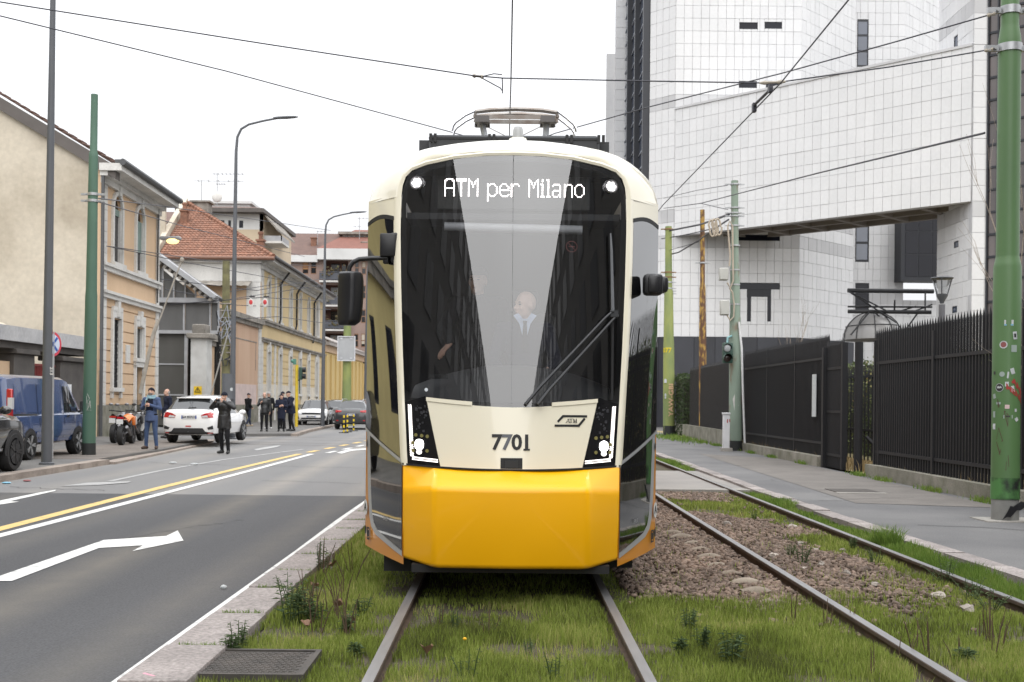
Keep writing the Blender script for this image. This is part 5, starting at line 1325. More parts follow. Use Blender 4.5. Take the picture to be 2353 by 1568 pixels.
# --- wiper: pivot low, two parallel arms, upright blade
wip = B(); d_ = .055
p0, p1 = (.115, 1.60), (.755, 2.295)
def wp(x, z, o_=d_): return fpt(x, z, o_)
wip.tube([wp(.10, 1.575), wp(.20, 1.70), wp(.70, 2.25), wp(.755, 2.30)], [.014, .013, .010, .010], 6); wip.tube([wp(.19, 1.575), wp(.285, 1.70), wp(.745, 2.22), wp(.79, 2.27)], [.016, .013, .010, .010], 6)
for x, z in ((.755, 2.30), (.79, 2.27), (.775, 2.285)): wip.ell(wp(x, z), (.018, .018, .018), 8, 6)
wip.box(wp(.772, 2.285), (.06, .03, .05)); wi = wip.build('wiper_arm', tdark, tram, smooth=True)
b = B(); b.tube([wp(.762, 1.62, .03), wp(.768, 2.1, .03), wp(.765, 2.6, .035), wp(.755, 2.93, .03)], .010, 6); b.build('wiper_blade', rubber, tram)
b = B(); b.tube([wp(.765, 2.26, .045), wp(.757, 2.78, .045), wp(.754, 2.93, .04)], [.014, .011, .005], 6); b.build('wiper_holder', pm('wiper_grey', (.14, .145, .155), .45), tram)
# --- mirrors
mblack = pm('mirror_black', (.016, .016, .018), .38, var=.1)
q0 = P(893, 565, 9.15)
b = B(); b.box(q0, (.13, .13, .185)); b.box(q0 + Vector((.05, .03, -.02)), (.06, .16, .24)); b.box(P(887, 594, 9.15), (.05, .06, .09)); mo = b.build('mirror_mount', mblack, tram, bevel=.014, seg=2)
b = B(); b.tube([P(890, 593, 9.13), P(850, 594, 9.12), P(825, 596, 9.10), P(811, 603, 9.10), P(803, 615, 9.10), P(801, 640, 9.10)], .019, 10); b.build('mirror_arm', mblack, tram, smooth=True)
b = B(); rows = []
ML = [(625, 781, 828), (629, 778, 832), (645, 776.5, 834), (680, 775.5, 833.5), (715, 775, 831), (738, 775.5, 827), (748, 778, 815)]
for v, ua, ub in ML:
 c, hw = P((ua + ub) / 2, v, 9.05), (ub - ua) / 2 * 9.05 / F; dp = .10 if 628 < v < 745 else .06
 rows.append([c + Vector((hw * x, dp * y, 0)) for x, y in ((-1, .5), (-.96, -.2), (-.5, -.55), (.1, -.85), (.45, -.8), (.95, -.1), (1, .6), (.6, .9), (-.6, .9))])
b.grid(rows, closed=True); b.add(rows[0], [tuple(range(9))]); b.add(rows[-1], [tuple(range(9))]); b.build('side_mirror', mblack, tram, bevel=.008, seg=2, angle=25)
b = B(); c = P(1500, 655, 9.15)
b.box(c, (.155, .14, .17)); b.box(P(1524, 655, 9.22), (.075, .12, .13)); b.box(c + Vector((.0, -.01, .0)), (.10, .165, .15)); b.build('mirror_camera', mblack, tram, bevel=.03, seg=2)
# --- roof gear
b = B()
Y0 = 11.0
lx, rx = P(985, 330, Y0), P(1378, 330, Y0); zt_, zb_ = P(1200, 311, Y0).z, 3.6
b.bb(lx.x, rx.x, Y0, Y0 + 4.2, zb_, zt_); rb = b.build('roof_box', tdark, tram, bevel=.02, seg=1)
b = B(); b.bb(lx.x - .1, lx.x - .005, Y0 + .1, Y0 + 4.2, zb_, zt_ - .035); b.bb(rx.x + .005, rx.x + .1, Y0 + .1, Y0 + 4.2, zb_, zt_ - .035); b.bb(lx.x - .14, lx.x - .1, Y0 + .1, Y0 + 4.2, zb_, zt_ - .17); b.build('roof_box_side', tdark, tram)
b = B()
for u in (995, 1130, 1308, 1381):
 x = P(u, 320, Y0).x
 for dx in (-.022, .022):
  b.bb(x + dx - .014, x + dx + .014, Y0 - .02, Y0, zt_ - .075, zt_ + .005)
b.build('hinge', rubber, rb)
b = B(); b.bb(lx.x, rx.x, Y0 - .008, Y0, zt_ - .045, zt_ - .03); b.bb(P(1258, 310, Y0).x, P(1372, 310, Y0).x, Y0 + .1, Y0 + 1, zt_ + .004, zt_ + .022); b.build('lid_edge', rubber, rb)
for x in (lx.x - .055, rx.x + .055):
 b = B(); b.bb(x - .026, x + .026, Y0 + .09, Y0 + .098, zt_ - .20, zt_ - .135); b.build('warning_label', pm('label_white', (.6, .6, .6), .5, col2=(.25, .25, .25), scale=50), rb)
# beacon on a cream fairing
b = B(); rows = []
for (hw, z, y) in ((.17, 3.69, 9.42), (.115, 3.77, 9.52), (.085, 3.83, 9.58), (.075, 3.875, 9.6)): rows.append([Vector((TX + .035 + hw * math.cos(a * math.pi / 8), y + .25 + hw * .9 * math.sin(a * math.pi / 8), z)) for a in range(16)])
b.grid(rows, closed=True); b.add(rows[-1], [tuple(range(16))]); b.build('beacon_fairing', cream, tram, smooth=True)
b = B(); b.lathe([(.05, 0), (.05, .02), (.046, .022), (.044, .075), (.035, .1), (.01, .108)], (TX + .035, 9.85, 3.875), 16); b.build('beacon', pm('beacon_grey', (.40, .41, .42), .3, var=.05), tram, smooth=True)
# pantograph
YP = 16.2; pan_m = pm('panto_steel', (.36, .35, .33), .5, metal=.5, col2=(.18, .13, .10), scale=5); dkm = pm('panto_dark', (.13, .12, .115), .6)
pg = B(); L_ = lambda u, v: P(u, v, YP)
b = B(); c0, c1 = L_(1092, 268), L_(1280, 270)
for dy in (-.14, .14):
 pts = [L_(1092, 275) + Vector((0, dy, 0)), L_(1094, 263) + Vector((0, dy, 0)), L_(1130, 259) + Vector((0, dy, 0)), L_(1186, 257) + Vector((0, dy, 0)), L_(1245, 260) + Vector((0, dy, 0)), L_(1278, 265) + Vector((0, dy, 0)), L_(1280, 277) + Vector((0, dy, 0))]
 b.tube(pts, .032, 6)
 b.bar(L_(1095, 274) + Vector((0, dy, 0)), L_(1280, 276) + Vector((0, dy, 0)), .03, .055)
hd = b.build('pantograph_head', pan_m, tram)
b = B()
for dy in (-.16, .16):
 D_ = Vector((0, dy, 0))
 b.tube([L_(1092, 262) + D_, L_(1070, 272) + D_, L_(1048, 288) + D_, L_(1042, 297) + D_, L_(1040, 307) + D_], .018, 6); b.tube([L_(1280, 263) + D_, L_(1300, 278) + D_, L_(1316, 292) + D_, L_(1321, 300) + D_, L_(1322, 309) + D_], .018, 6)
b.build('pantograph_horn', chrome, tram, smooth=True)
b = B()
b.tube([L_(1108, 284), L_(1113, 310), L_(1118, 340)], .05, 6); b.tube([L_(1256, 284), L_(1254, 312), L_(1250, 340)], .05, 6)
b.build('pantograph_arm', pm('panto_arm', (.48, .50, .52), .4, metal=.3), tram, smooth=True)
b = B()
for u in (1108, 1258):
 b.box(L_(u, 280), (.2, .36, .09)); b.tube([L_(u - 14, 276), L_(u - 15, 292)], .018, 5); b.tube([L_(u + 14, 276), L_(u + 16, 292), L_(u + 8, 290)], .018, 5)
b.build('spring_box', dkm, tram)
b = B(); b.bb(TX - .7, TX + .7, 14.5, 17.5, 3.75, 3.95); b.tube([L_(1115, 345), (TX, 18.6, 4.5)], .05, 6); b.tube([L_(1252, 345), (TX, 18.6, 4.5)], .05, 6); b.tube([(TX, 18.6, 4.5), (TX, 15.6, 4.0)], .07, 6); b.build('pantograph_base', dkm, tram)
b = B(); b.tube([L_(1116, 290), L_(1160, 312)], .006, 4); b.tube([L_(1245, 290), L_(1200, 312)], .006, 4); b.build('pull_cord', pan_m, tram)
# --- body sides behind the nose
for sg in (-1, 1):
 x = TX + sg * 1.212
 def side(name, mat, z0, z1, y0=9.52, y1=38, o_=0.):
  b = B(); b.quad((x + sg * o_, y0, z0), (x + sg * o_, y1, z0), (x + sg * o_, y1, z1), (x + sg * o_, y0, z1)); return b.build(name, mat, tram, recalc=False)
 side('side_panel_upper', cream, 2.95, 3.245); side('side_panel_lower', torange, .39, 1.35, o_=.001)
 sw = side('side_window_band', tblack, 1.35, 2.95, 11.2)
 side('side_window', sideglass, 1.35, 2.95, 9.53, 11.2)
 for k in range(4):
  b = B(); b.bb(x + sg * .004 - .004, x + sg * .004 + .004, 12 + k * 6.2, 13.4 + k * 6.2, .45, 3.0); b.build('door', pm('door_cream', (.5, .46, .36), .35), tram)
for y in (11.2, 12.8, 20, 21.6, 30, 31.6):
 for sg in (-1, 1):
  b = B(); b.lathe([(.30, -.05), (.30, .05), (.26, .06), (.1, .06)], (TX + sg * .74, y, .42), 18, axis='X'); b.build('wheel', tdark, tram)
# ================================================================ POLES, LAMPS, FENCE, WIRES
g_big = pm('pole_green', (.092, .185, .066), .5, col2=(.07, .14, .055), scale=1.5, fine=.06, stretch=(1, 1, .2), coat=.1)
g_left = pm('pole_green_old', (.075, .15, .105), .55, col2=(.055, .115, .08), scale=3, fine=.12, stretch=(1, 1, .3))
g_grey = pm('pole_greygreen_rust', (.20, .255, .205), .75, col2=(.17, .105, .065), scale=3.2, mix=.36, sharp=.09, fine=.2, stretch=(1, 1, .45))
g_yel = pm('pole_yellowgreen', (.27, .30, .09), .7, col2=(.13, .18, .08), scale=2, mix=.45, fine=.2, stretch=(1, 1, .4))
g_rust = pm('pole_yellow_rust', (.38, .235, .055), .8, col2=(.11, .055, .03), scale=8, mix=.55, sharp=.07, fine=.2, stretch=(1, 1, .45), detail=8)
band_b = pm('band_black', (.018, .02, .02), .6)
galv = pm('galvanised', (.42, .43, .44), .4, metal=.6, scale=8)
lampgrey = pm('lamp_grey', (.085, .09, .10), .45, var=.06)
def pole(name, label, base, prof, mat, lean=(0, 0), n=18, group=None):
 """prof: (height, radius) list"""
 e = thing(name, label, 'pole', base, 0, group)
 b = B(); vs = []
 b.tube([Vector((base[0] + lean[0] * h, base[1] + lean[1] * h, base[2] + h)) for h, r in prof], [r for h, r in prof], n)
 b.build('shaft', mat, e, smooth=True)
 e['lean'] = lean[0]
 return e
def collar(e, base, lean, h, r, mat=galv, ht=.05, ears=True, name='clamp'):
 c = Vector((base[0] + lean[0] * h, base[1] + lean[1] * h, base[2] + h)); b = B()
 b.lathe([(r, -ht), (r + .014, -ht), (r + .014, ht), (r, ht)], c, 18)
 if ears:
  for s in (-1, 1): b.box(c + Vector((s * (r + .09), 0, 0)), (.18, .05, ht * 1.5)); b.lathe([(.025, -.03), (.025, .03)], c + Vector((s * (r + .06), -.03, 0)), 6, axis='Y')
 return b.build(name, mat, e, smooth=True)
# --- big green catenary pole, right foreground
bp0 = G(2309, 1196, .115); bp = (bp0.x, bp0.y, .115); ln0 = (.0, 0)
big = pole('catenary_pole', 'large green stepped catenary pole covered in stickers and graffiti, right foreground', bp,
   [(.52, .178), (1.0, .176), (3.30, .172), (3.36, .160), (3.42, .146), (3.45, .143), (6.22, .141), (6.28, .138), (6.42, .117), (6.46, .112), (9.5, .110)], g_big, ln0, 28)
b = B(); b.lathe([(.171, 0), (.171, .30)], bp, 24); b.build('concrete_foot', pm('foot_concrete', (.24, .24, .225), .9, col2=(.13, .13, .125), scale=3, fine=.2), big, smooth=True)
b = B(); b.lathe([(.1795, .28), (.1795, .56)], bp, 28); b.build('black_band', pm('band_worn', (.014, .016, .015), .5, col2=(.07, .19, .055), scale=2.6, mix=.5, sharp=.05), big, smooth=True)
b = B(); b.bb(bp[0] - .34, bp[0] + .6, bp[1] - .28, bp[1] + .3, .112, .128); b.build('footing_slab', concrete, big)
b = B(); rows = []
for i in range(7):
 t = i / 6; rows.append([(bp[0] - .12 + .30 * t + .05 * k, bp[1] - .19 - .03 * math.sin(k * 1.3 + i), .135 + .17 * t + (.085 - .03 * t) * k + .018 * math.sin(i * 2.1 + k)) for k in range(3)])
b.grid(rows); bagm = B(); o = b.build('plastic_bag', pm('bag_black', (.014, .014, .016), .3, var=.3), None, smooth=True); tag(o, 'crumpled black plastic bag at the foot of the large green pole', 'bag')
collar(big, bp, ln0, P(2300, 112, bp[1]).z - .115, .142); collar(big, bp, ln0, P(2300, 25, bp[1]).z - .115, .114)
def on_pole(name, pts, mat, ang, z, r=.1785, par=big, base=bp, sc=1.):
 """flat print wrapped on the shaft: pts (arc metres, height)"""
 b = B(); b.add([(base[0] + r * math.sin(ang + x * sc / r), base[1] - r * math.cos(ang + x * sc / r), z + y * sc) for x, y in pts], [tuple(range(len(pts)))]); return b.build(name, mat, par, recalc=False)
stw = pm('sticker_white', (.58, .60, .60), .5, col2=(.38, .41, .42), scale=30); stb = pm('sticker_black', (.03, .03, .03), .5); str_ = pm('sticker_red', (.45, .10, .08), .5); stbl = pm('sticker_blue', (.18, .40, .52), .5); stp = pm('sticker_pink', (.60, .45, .44), .5); stg = pm('sticker_silver', (.30, .36, .33), .4)
Rr = lambda w, h: [(-w / 2, -h / 2), (w / 2, -h / 2), (w / 2, h / 2), (-w / 2, h / 2)]
Rc = lambda r: [(r * math.cos(a * math.pi / 9), r * math.sin(a * math.pi / 9)) for a in range(18)]
def pz(v): return P(2309, v, bp[1] - .17).z
def pa(u, v=900):
 x = P(u, v, bp[1] - .12).x - bp[0]; return math.asin(max(-.97, min(.97, x / .176)))
rot = lambda L, a: [(x * math.cos(a) - y * math.sin(a), x * math.sin(a) + y * math.cos(a)) for x, y in L]
for (u, v, shp, m_, under) in ((2313, 742, Rr(.115, .075), stw, (Rr(.11, .02), stbl, -.026)), (2327, 771, rot(Rr(.055, .10), .12), stw, (rot(Rr(.03, .05), .12), stb, 0)), (2303, 792, Rc(.05), stw, (Rc(.036), str_, 0)), (2325, 801, Rr(.075, .09), stg, None),
  (2301, 860, Rc(.034), stg, None), (2322, 853, rot(Rr(.05, .075), .3), stw, None), (2312, 862, rot(Rr(.02, .085), -.1), stw, None), (2297, 891, Rc(.054), stw, (Rc(.048), stb, 0)), (2310, 883, Rr(.045, .06), stw, None), (2323, 894, rot(Rr(.04, .08), .2), stw, None),
  (2311, 935, Rr(.055, .05), stp, None), (2313, 958, Rr(.115, .045), stg, (Rr(.05, .02), stb, .005)), (2288, 981, Rr(.05, .075), stw, None), (2284, 857, Rr(.035, .04), stb, None), (2283, 953, Rr(.04, .08), stg, None), (2287, 911, rot(Rr(.05, .06), .3), stg, None), (2333, 964, rot(Rr(.05, .05), .6), stw, None), (2330, 943, Rr(.03, .04), stw, None), (2296, 927, Rr(.06, .03), stg, None)):
 s_ = on_pole('sticker', shp, m_, pa(u), pz(v))
 if under: on_pole('sticker_print', [(x, y + under[2]) for x, y in under[0]], under[1], pa(u), pz(v), r=.1792, par=s_)
# drawn symbol inside round sticker
on_pole('sticker_print', [(-.03, -.02), (.03, -.02), (.03, -.005), (.015, .012), (0, -.002), (-.015, .012), (-.03, -.005)], stw, pa(2297), pz(889), r=.1796)
def wrap_text(name, txt, size, mat, ang, z, r, par, base, bold=0., slope=0.):
 vs, fs = text2d(txt, size, bold); b = B(); b.add([(base[0] + r * math.sin(ang + x / r), base[1] - r * math.cos(ang + x / r), z + y + slope * x) for x, y in vs], fs); return b.build(name, mat, par, recalc=False)
paint_y = pm('paint_yellow', (.62, .50, .02), .6); wrap_text('pole_number', '532', .15, paint_y, -1.02, pz(601), .1455, big, bp, .006)
redp = pm('paint_red', (.32, .035, .03), .6); wrap_text('graffiti', 'MENEZ', .095, redp, .42, pz(908), .1788, big, bp, .004, -.75); wrap_text('graffiti', 'ANEL', .10, redp, .66, pz(895), .1788, big, bp, .006, -1.0)
brn = pm('paint_brown', (.085, .05, .035), .7); r_ = random.Random(5)
b = B()
for (v, n, sp) in ((962, 5, .28), (1000, 5, .3), (1035, 4, .22), (1065, 4, .14), (930, 3, .2)):
 a = pa(2300) + r_.uniform(-.2, .5); z = pz(v); pts = [(a + r_.uniform(-sp, sp), z + r_.uniform(-.11, .11)) for _ in range(n + 1)]
 for (p, q), (e, f) in zip(pts, pts[1:]):
  for k in range(4):
   t0, t1 = k / 4, (k + 1) / 4; A0, Z0, A1, Z1 = p + (e - p) * t0, q + (f - q) * t0, p + (e - p) * t1, q + (f - q) * t1
   b.quad(*[(bp[0] + .1787 * math.sin(x), bp[1] - .1787 * math.cos(x), y) for x, y in ((A0 - .018, Z0 - .004), (A1 - .018, Z1 - .004), (A1 + .018, Z1 + .004), (A0 + .018, Z0 + .004))])
b.build('graffiti', brn, big, recalc=False)
# --- grey-green pole with boxes and tram signal
p2 = G(1690, 1036, .115); p2 = (p2.x, p2.y, .115); L2 = (-.013, 0)
h2_ = lambda v: P(1680, v, p2[1]).z - .115
ep = pole('catenary_pole', 'grey green rusty pole carrying cable boxes and a tram signal', p2, [(0, .21), (3.2, .19), (3.3, .185), (4.2, .175), (4.35, .155), (5.8, .15), (5.95, .12), (8.55, .11)], g_grey, L2)
b = B(); b.lathe([(.215, 0), (.215, .32)], p2, 18); b.build('black_band', band_b, ep)
for v in (424, 478, 490, 497, 519, 565, 621, 655, 700, 738, 775): collar(ep, p2, L2, h2_(v), .15 if v > 560 else .125, ht=.022, ears=v < 530)
boxm = pm('box_grey', (.47, .47, .44), .6, col2=(.36, .36, .33), scale=3)
for v0, v1, u in ((617, 645, 1662), (691, 725, 1664)):
 b = B(); a, c = P(u - 10, v1, p2[1] - .1), P(u + 10, v0, p2[1] - .1); b.bb(a.x, c.x, p2[1] - .25, p2[1] - .02, a.z, c.z); bb2 = b.build('cable_box', boxm, ep, bevel=.02, seg=1)
 b = B(); b.bb(a.x + .015, c.x - .015, p2[1] - .262, p2[1] - .252, a.z + .03, c.z - .03); b.build('box_door', boxm, bb2)
cabm = pm('cable_tan', (.40, .34, .27), .6); cabw = pm('conduit_white', (.62, .62, .62), .5)
b = B(); Pq = lambda u, v, dy=-.2: P(u, v, p2[1] + dy)
b.tube([Pq(1676, 612), Pq(1678, 590), Pq(1674, 540), Pq(1672, 520), Pq(1677, 508), Pq(1683, 520), Pq(1684, 600), Pq(1685, 645), Pq(1678, 662), Pq(1671, 650)], .028, 6); b.build('cable_loop', cabm, ep, smooth=True)
b = B(); b.tube([Pq(1676, 662), Pq(1683, 672), Pq(1687, 700), Pq(1686, 728), Pq(1678, 737), Pq(1671, 725)], .024, 6); b.build('cable_loop', cabm, ep, smooth=True)
b = B(); b.tube([Pq(1698, 740), Pq(1704, 800), Pq(1707, 900), Pq(1712, 1034)], .035, 8); b.build('conduit', cabw, ep, smooth=True)
for k, (cu, cv) in enumerate(((1637, 525), (1644, 523), (1652, 522))):
 b = B(); b.tube([Pq(cu + 6.5 * math.cos(t * math.pi / 8) - (3 if t > 8 else 0), cv + 19 * math.sin(t * math.pi / 8)) for t in range(17)], .03, 5); b.build('cable_coil', cabm, ep, smooth=True)
ts = thing('tram_signal', 'two lens tram signal head mounted on the grey green pole', 'traffic signal', Pq(1671, 833, -.35))
dgr = pm('signal_green', (.025, .06, .045), .5, var=.1)
a, c = Pq(1660, 835, -.3), Pq(1683, 788, -.3); b = B(); b.bb(a.x, c.x, p2[1] - .42, p2[1] - .2, a.z, c.z); sb = b.build('housing', dgr, ts, bevel=.03, seg=2)
for v, m_ in ((800, pm('lens_clear', (.40, .42, .43), .3, col2=(.25, .26, .27), scale=40)), (823, pm('lens_dark', (.03, .02, .018), .2))):
 b = B(); q = Pq(1671, v, -.43); b.lathe([(.125, 0), (.11, -.03), (.06, -.05), (.01, -.055)], q, 18, axis='Y'); b.build('lens', m_, ts, smooth=True)
 b = B(); q = Pq(1671, v, -.42); rows = []
 for d in (0, -.2 if v > 810 else -.1): rows.append([(q.x + .135 * math.cos(t * math.pi / 10 - .3), q.y + d, q.z + .135 * math.sin(t * math.pi / 10 - .3)) for t in range(13)])
 b.grid(rows); b.build('visor', dgr, ts)
b = B(); b.tube([Pq(1671, 788, -.3), Pq(1672, 776, -.25), Pq(1682, 772, -.1)], .035, 6); b.build('bracket', pm('bracket_teal', (.18, .33, .34), .5), ts)
cb = thing('cable_cabinet', 'narrow white cable cabinet at the foot of the grey green pole', 'cabinet', G(1668, 1038, .115))
a, c = Pq(1660, 1034, -.45), Pq(1675, 953, -.45); b = B(); b.bb(a.x, c.x, p2[1] - .62, p2[1] - .4, .2, c.z); b.bb(a.x - .02, c.x + .02, p2[1] - .64, p2[1] - .38, c.z, c.z + .06); b.build('body', pm('cabinet_white', (.62, .62, .63), .6, col2=(.5, .5, .52), scale=3), cb, bevel=.01, seg=1)
b = B(); b.bb(a.x - .05, c.x + .08, p2[1] - .68, p2[1] - .3, .1, .22); b.build('base', concrete, cb)
b = B(); b.bb(a.x + .10, a.x + .13, p2[1] - .625, p2[1] - .621, 1.0, 1.12); b.bb(a.x + .17, a.x + .20, p2[1] - .625, p2[1] - .621, 1.03, 1.12); b.build('tag_mark', redp, cb)
b = B(); b.quad(*[(p2[0] + L2[0] * z - .12 + x, p2[1] - .19, z) for x, z in ((0, 1.75), (.05, 1.4), (.1, 1.45), (.12, 1.2), (.15, 1.5), (.2, 1.55), (.12, 1.62), (.06, 1.9))]); b.build('white_smear', trim_w, ep, recalc=False)
# --- rusty yellow pole and the yellow-green pole
p3 = G(1615, 1011, .115); p3 = (p3.x, p3.y, .115)
e3 = pole('catenary_pole', 'yellow pole with heavy brown rust, between two green poles', p3, [(0, .16), (3.9, .15), (4.0, .148), (6.2, .125), (6.35, .10), (9.4, .092)], g_rust, (-.012, 0))
b = B(); b.lathe([(.165, 0), (.165, .38)], p3, 16); b.build('black_band', pm('band_brown', (.05, .042, .04), .7), e3)
collar(e3, p3, (-.012, 0), P(1608, 611, p3[1]).z, .11, ht=.03)
p4 = G(1537, 1001, .115); p4 = (p4.x, p4.y, .115)
e4 = pole('catenary_pole', 'yellowish green pole beside the right edge of the tram', p4, [(0, .27), (4.2, .25), (4.4, .235), (6.6, .20), (6.75, .165), (9.6, .15)], g_yel, (-.012, 0))
b = B(); b.lathe([(.275, 0), (.275, .45)], p4, 16); b.build('black_band', band_b, e4)
for v in (528, 627, 638, 650, 664, 670, 676): collar(e4, p4, (-.012, 0), P(1530, v, p4[1]).z - .1, .17, ht=.03, mat=galv if v > 640 else pm('clamp_rust', (.22, .13, .06), .8))
wrap_text('graffiti', 'YAW-GBI', .32, pm('paint_peach', (.62, .40, .25), .6), -.05, 2.0, .262, e4, (p4[0] - .02, p4[1], 0), .01, 0) if False else None
vs, fs = text2d('YAW-GBI', .36, .006); b = B(); b.add([(p4[0] + .05 - y * .8, p4[1] - .28, 1.75 + x) for x, y in vs], fs); b.build('graffiti', pm('paint_peach', (.62, .40, .25), .6), e4, recalc=False)
wrap_text('pole_number', '077', .3, paint_y, -.5, P(1527, 806, p4[1]).z, .262, e4, (p4[0] - .05, p4[1], 0), .01)
b = B()
for v, s_ in ((876, .1), (908, .07), (914, .06)):
 q = P(1529, v, p4[1] - .28); b.quad(*[(q.x + x * s_, q.y, q.z + z * s_) for x, z in ((-.6, -.8), (.6, -.8), (.6, .6), (0, 1.1), (-.6, .6))])
b.build('sticker', stw, e4, recalc=False)
# --- left green pole
p5 = G(204, 1046, .115); p5 = (p5.x, p5.y, .115); L5 = (.006, 0)
e5 = pole('catenary_pole', 'dark green stepped catenary pole on the left pavement in front of the corner house', p5, [(0, .168), (3.0, .158), (4.1, .15), (4.25, .138), (7.65, .115), (7.75, .112), (7.82, .092), (9.28, .088)], g_left, L5, 20)
b = B(); b.lathe([(.172, 0), (.170, .31)], p5, 20); b.build('black_band', band_b, e5, smooth=True)
for v in (447, 462): collar(e5, p5, L5, P(215, v, p5[1]).z - .115, .122, ht=.035)
b = B(); q = P(215, 452, p5[1]); b.lathe([(.121, -.25), (.121, .16)], (p5[0] + .04, p5[1], q.z), 16); b.build('rust_band', pm('rust_patch', (.07, .06, .04), .8, col2=(.05, .11, .08), scale=7, mix=.5), e5, smooth=True)
wrap_text('pole_number', '094', .17, paint_y, -.55, P(204, 703, p5[1]).z, .148, e5, (p5[0] + .022, p5[1], 0), .006)
b = B(); q = P(203, 925, p5[1] - .165)
for pts in (((-.03, .22), (.03, .1), (-.05, 0), (.05, -.06), (-.04, -.2), (.08, -.2)), ((-.05, .16), (-.02, -.19), (.04, .05), (.06, -.15))):
 for (a, c), (e, f) in zip(pts, pts[1:]): b.bar((q.x + a, q.y, q.z + c), (q.x + e, q.y, q.z + f), .014, .004)
b.build('graffiti', trim_w, e5)
# --- street lamps along the left kerb
def street_lamp(label, x, y, first=None):
 e = thing('street_lamp', label, 'street lamp', (x, y, .115), 0, 'street lamps along the left kerb')
 b = B(); pts = [(0, 0), (0, 3), (.02, 7), (.04, 10.6), (.08, 11.15), (.22, 11.45), (.5, 11.62), (1.0, 11.75), (1.55, 11.86)]
 b.tube([(x + a, y, .115 + h) for a, h in pts], [.115, .10, .078, .058, .05, .046, .042, .04, .038], 12); b.build('post', lampgrey, e, smooth=True)
 b = B(); rows = []
 for a, w, t in ((1.4, .05, .04), (1.55, .09, .05), (1.9, .12, .055), (2.2, .10, .04), (2.32, .03, .015)): rows.append([(x + a, y + w * c, .115 + 11.86 + (a - 1.4) * .06 + t * s_) for c, s_ in ((-1, 0), (-.7, .8), (.7, .8), (1, 0), (.7, -.7), (-.7, -.7))])
 b.grid(rows, closed=True); b.add(rows[-1], [tuple(range(6))]); b.add(rows[0], [tuple(range(6))]); b.build('lamp_head', lampgrey, e, smooth=True)
 b = B(); b.lathe([(.16, 0), (.16, .04), (.12, .06)], (x, y, .115), 14); b.build('base_collar', lampgrey, e)
 return e
l1 = G(107, 1068, .115)
s1_ = street_lamp('tall grey lamp post beside the blue van, cut off by the top of the picture', l1.x, l1.y)
s2_ = street_lamp('second grey street lamp with curved arm, rising behind the white car', -10.1, 42.0)
s3_ = street_lamp('third grey street lamp, rising behind the white car facing us', -10.15, 63.0)
s4_ = street_lamp('most distant grey street lamp, right beside the left edge of the tram', -10.2, 82.5)
b = B(); q = P(115, 853, l1.y - .12)
vs, fs = text2d('213', .12, .003); b.add([(q.x + .03 + y * .8, q.y, q.z - x) for x, y in vs], fs); b.build('post_number', trim_w, s1_, recalc=False)
sp = thing('sign_box', 'dark grey back of a sign board fixed to the second street lamp', 'sign', (-10.1, 41.8, 2))
a, c = P(512, 917, 41.85), P(541, 859, 41.85); b = B(); b.bb(a.x, c.x, 41.72, 41.78, a.z, c.z); b.build('board', pm('sign_back', (.095, .10, .11), .5), sp); b = B(); b.bb(a.x + .02, a.x + .06, 41.70, 41.8, a.z, c.z); b.bb(c.x - .06, c.x - .02, 41.70, 41.8, a.z, c.z); b.build('edge', lampgrey, sp)
q = P(537, 895, 41.6); b = B(); b.lathe([(.06, 0), (.06, .004)], (q.x - .1, 41.715, q.z), 14, axis='Y'); b.build('sticker', stw, sp)
# --- round no-parking sign half hidden behind the first lamp
rs = thing('traffic_sign', 'round red and blue traffic sign half hidden by the first lamp post', 'sign', G(128, 1035, .115))
q = P(121, 791, 27.3); RS = Matrix.Rotation(math.radians(70), 3, 'Z'); ns = RS @ Vector((0, -1, 0))
def dsc(nm, r, o_, m_, r0=0):
 b = B(); rows = [[q + ns * o_ + RS @ Vector((k * math.cos(a * math.pi / 12), 0, k * math.sin(a * math.pi / 12))) for a in range(24)] for k in (r0, r)]; b.grid(rows, closed=True); b.grid([[p - ns * .012 for p in rows[1]], rows[1]], closed=True); return b.build(nm, m_, rs)
dsc('rim', .30, 0, pm('sign_red', (.55, .05, .08), .4)); dsc('face', .235, .004, pm('sign_blue', (.50, .56, .68), .4))
b = B(); ex = RS @ Vector((1, 0, 0))
for sg in (-1, 1): b.bar(q + ns * .01 - ex * .15 - Vector((0, 0, .16 * sg)), q + ns * .01 + ex * .15 + Vector((0, 0, .16 * sg)), .004, .06)
b.build('cross_bars', pm('sign_blue_dark', (.03, .09, .35), .4), rs)
b = B(); b.tube([(q.x, q.y + .04, .1), (q.x, q.y + .04, q.z + .3)], .03, 8); b.build('post', galv, rs)
# --- back of a road sign on a green pole
rp = G(795, 968, .0); YS = 70.0
sg_ = thing('road_sign', 'large square road sign seen from its grey back on a green pole', 'sign', P(795, 968, YS))
a, c = P(775, 830, YS), P(817, 773, YS)
b = B(); b.bb(a.x, c.x, YS - .03, YS, a.z, c.z); b.build('panel', pm('sign_aluminium', (.40, .41, .42), .45, col2=(.33, .34, .35), scale=2), sg_)
b = B()
for x0, x1, z0, z1 in ((a.x, c.x, a.z, a.z + .06), (a.x, c.x, c.z - .06, c.z), (a.x, a.x + .07, a.z + .06, c.z - .06), (c.x - .07, c.x, a.z + .06, c.z - .06)): b.bb(x0, x1, YS - .08, YS - .031, z0, z1)
for x in (a.x + .25, c.x - .25):
 for z in (a.z + .18, c.z - .16): b.bb(x - .07, x + .07, YS - .07, YS - .031, z - .04, z + .04)
b.build('frame', pm('frame_alu', (.50, .51, .53), .4), sg_)
b = B(); q = P(797, 700, YS); b.tube([(q.x, YS + .36, 0), (q.x, YS + .36, 3.2), (q.x, YS + .36, q.z + 1)], [.30, .27, .2], 12); b.build('pole', g_yel, sg_, smooth=True)
